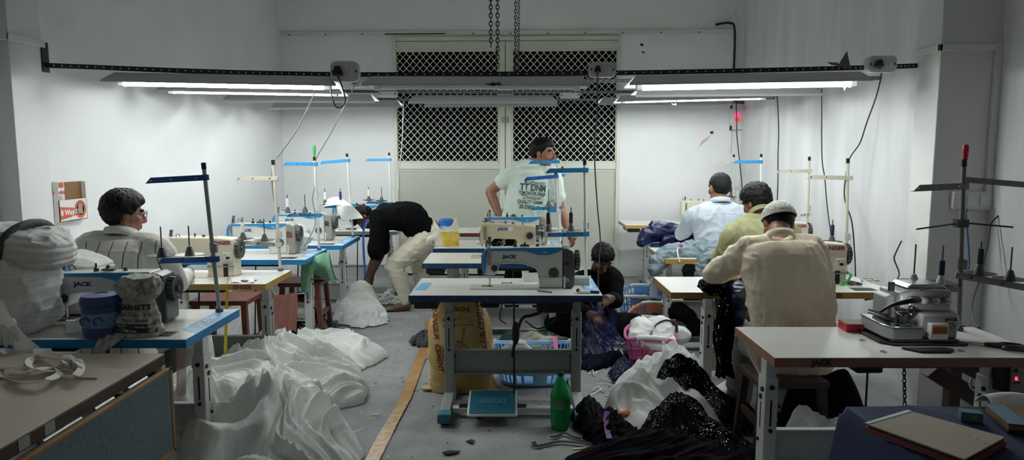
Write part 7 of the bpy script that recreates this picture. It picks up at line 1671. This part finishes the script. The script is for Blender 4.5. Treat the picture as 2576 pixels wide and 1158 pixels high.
for i in range(5):
    q = on(2168 + i * 9, 708 - (i % 2) * 5, ZT); m = M(); m.obox(q + Z * .006, (.012, .05, .008), (0, 0, R(-20 + i * 11))); tag(m.build('metal_clip', steel, bevel=.002), 'small steel clip, one of five at the right end of the yellow edged table', 'clip', 'steel clips on the yellow edged right table')
grn_r = mat('green_ribbon', '#27b34a', .4)
ribbon('green_ribbon', 'bright green ribbon tied round the cream machine column', 'ribbon', [at(2112, 712, 4.36), at(2120, 716, 4.35), at(2132, 708, 4.36), at(2140, 695, 4.38), at(2138, 688, 4.4)], .016, grn_r, .003, up=(0, 1, 0))
ribbon('green_ribbon', 'short bright green ribbon on top of the cream machine', 'ribbon', [at(2064, 630, 4.38), at(2066, 620, 4.38), at(2064, 612, 4.42)], .018, grn_r, .003, up=(0, 1, 0))
# under the overlock table
A, B = at(2541, 993, 2.92), at(2590, 921, 2.92)
t = thing('control_box', 'black motor control box with a red digit under the overlock table', 'control box', (A.x, 2.92, A.z)); w, h = B.x - A.x, B.z - A.z
M().box(-.02, w, .012, .3, -.0, h).build('box_body', black, t, bevel=.005); M().box(0, w, 0, .012, 0, h).build('front_panel', mgrey, t, bevel=.003)
text('8.', .022, mat('red_digit', '#ff2030', .4, emit='#ff2436', es=4.), t, FRONT((.023, -.001, h * .55)), 'display_digit'); M().box(.008, .024, -.002, 0, h * .78, h * .9).build('switch', black, t)
for x in (.016, .032): M().box(x - .006, x + .006, -.002, 0, h * .38, h * .46).build('button', black, t)
m = M(); m.box(.01, w, .1, .2, h, ZT - .042 - A.z - .001); m.build('hanger_bracket', black, t)
A, B = at(2271, 925, 3.02), at(2276, 1022, 3.02); chain('hanging_chain', (A.x, 3.02, ZT - .042), B, .012, .003, 'iron chain hanging under the overlock table')
A = at(2183, 930, 3.02); m = M(); m.cyl((A.x, 3.02, ZT - .1), (A.x, 3.02, .09), .005, n=8); m.lathe([(.02, ZT - .12), (.03, ZT - .09), (.03, ZT - .042)], 12, (A.x, 3.02, 0)); tag(m.build('pedal_rod', black), 'black pedal rod hanging under the overlock table', 'rod')
m = M(); a = at(2340, 930, 3.4); b = at(2500, 1030, 3.3); m.rings([[p + Vector(q) for q in ((-.03, -.03, -.03), (.03, -.03, .03), (.03, .03, .03), (-.03, .03, -.03))] for p in (a, b)])
t = thing('trestle', 'dark wooden trestle leaning under the overlock table', 'trestle', (0, 0, 0)); m.build('brace', dwood, t, bevel=.003); q = at(2398, 930, 3.55); M().box(q.x - .03, q.x + .03, 3.52, 3.58, 0, .71).build('post', dwood, t, bevel=.003)
cable('hanging_cable', [at(2450, 940, 3.3), at(2440, 970, 3.25), at(2455, 985, 3.2), at(2470, 960, 3.2), at(2475, 990, 3.15), at(2490, 1022, 3.1)], .006, cab, 'black cable dangling under the overlock table')
cable('wall_lead', [at(2268, 606, 4.6), at(2252, 640, 4.6), at(2250, 655, 4.6), at(2262, 690, 4.55), at(2247, 715, 4.5), at(2225, 735, 4.4), at(2200, 750, 4.35), at(2175, 755, 4.35)], .005, cab, 'loose black lead curling up behind the yellow edged right table')
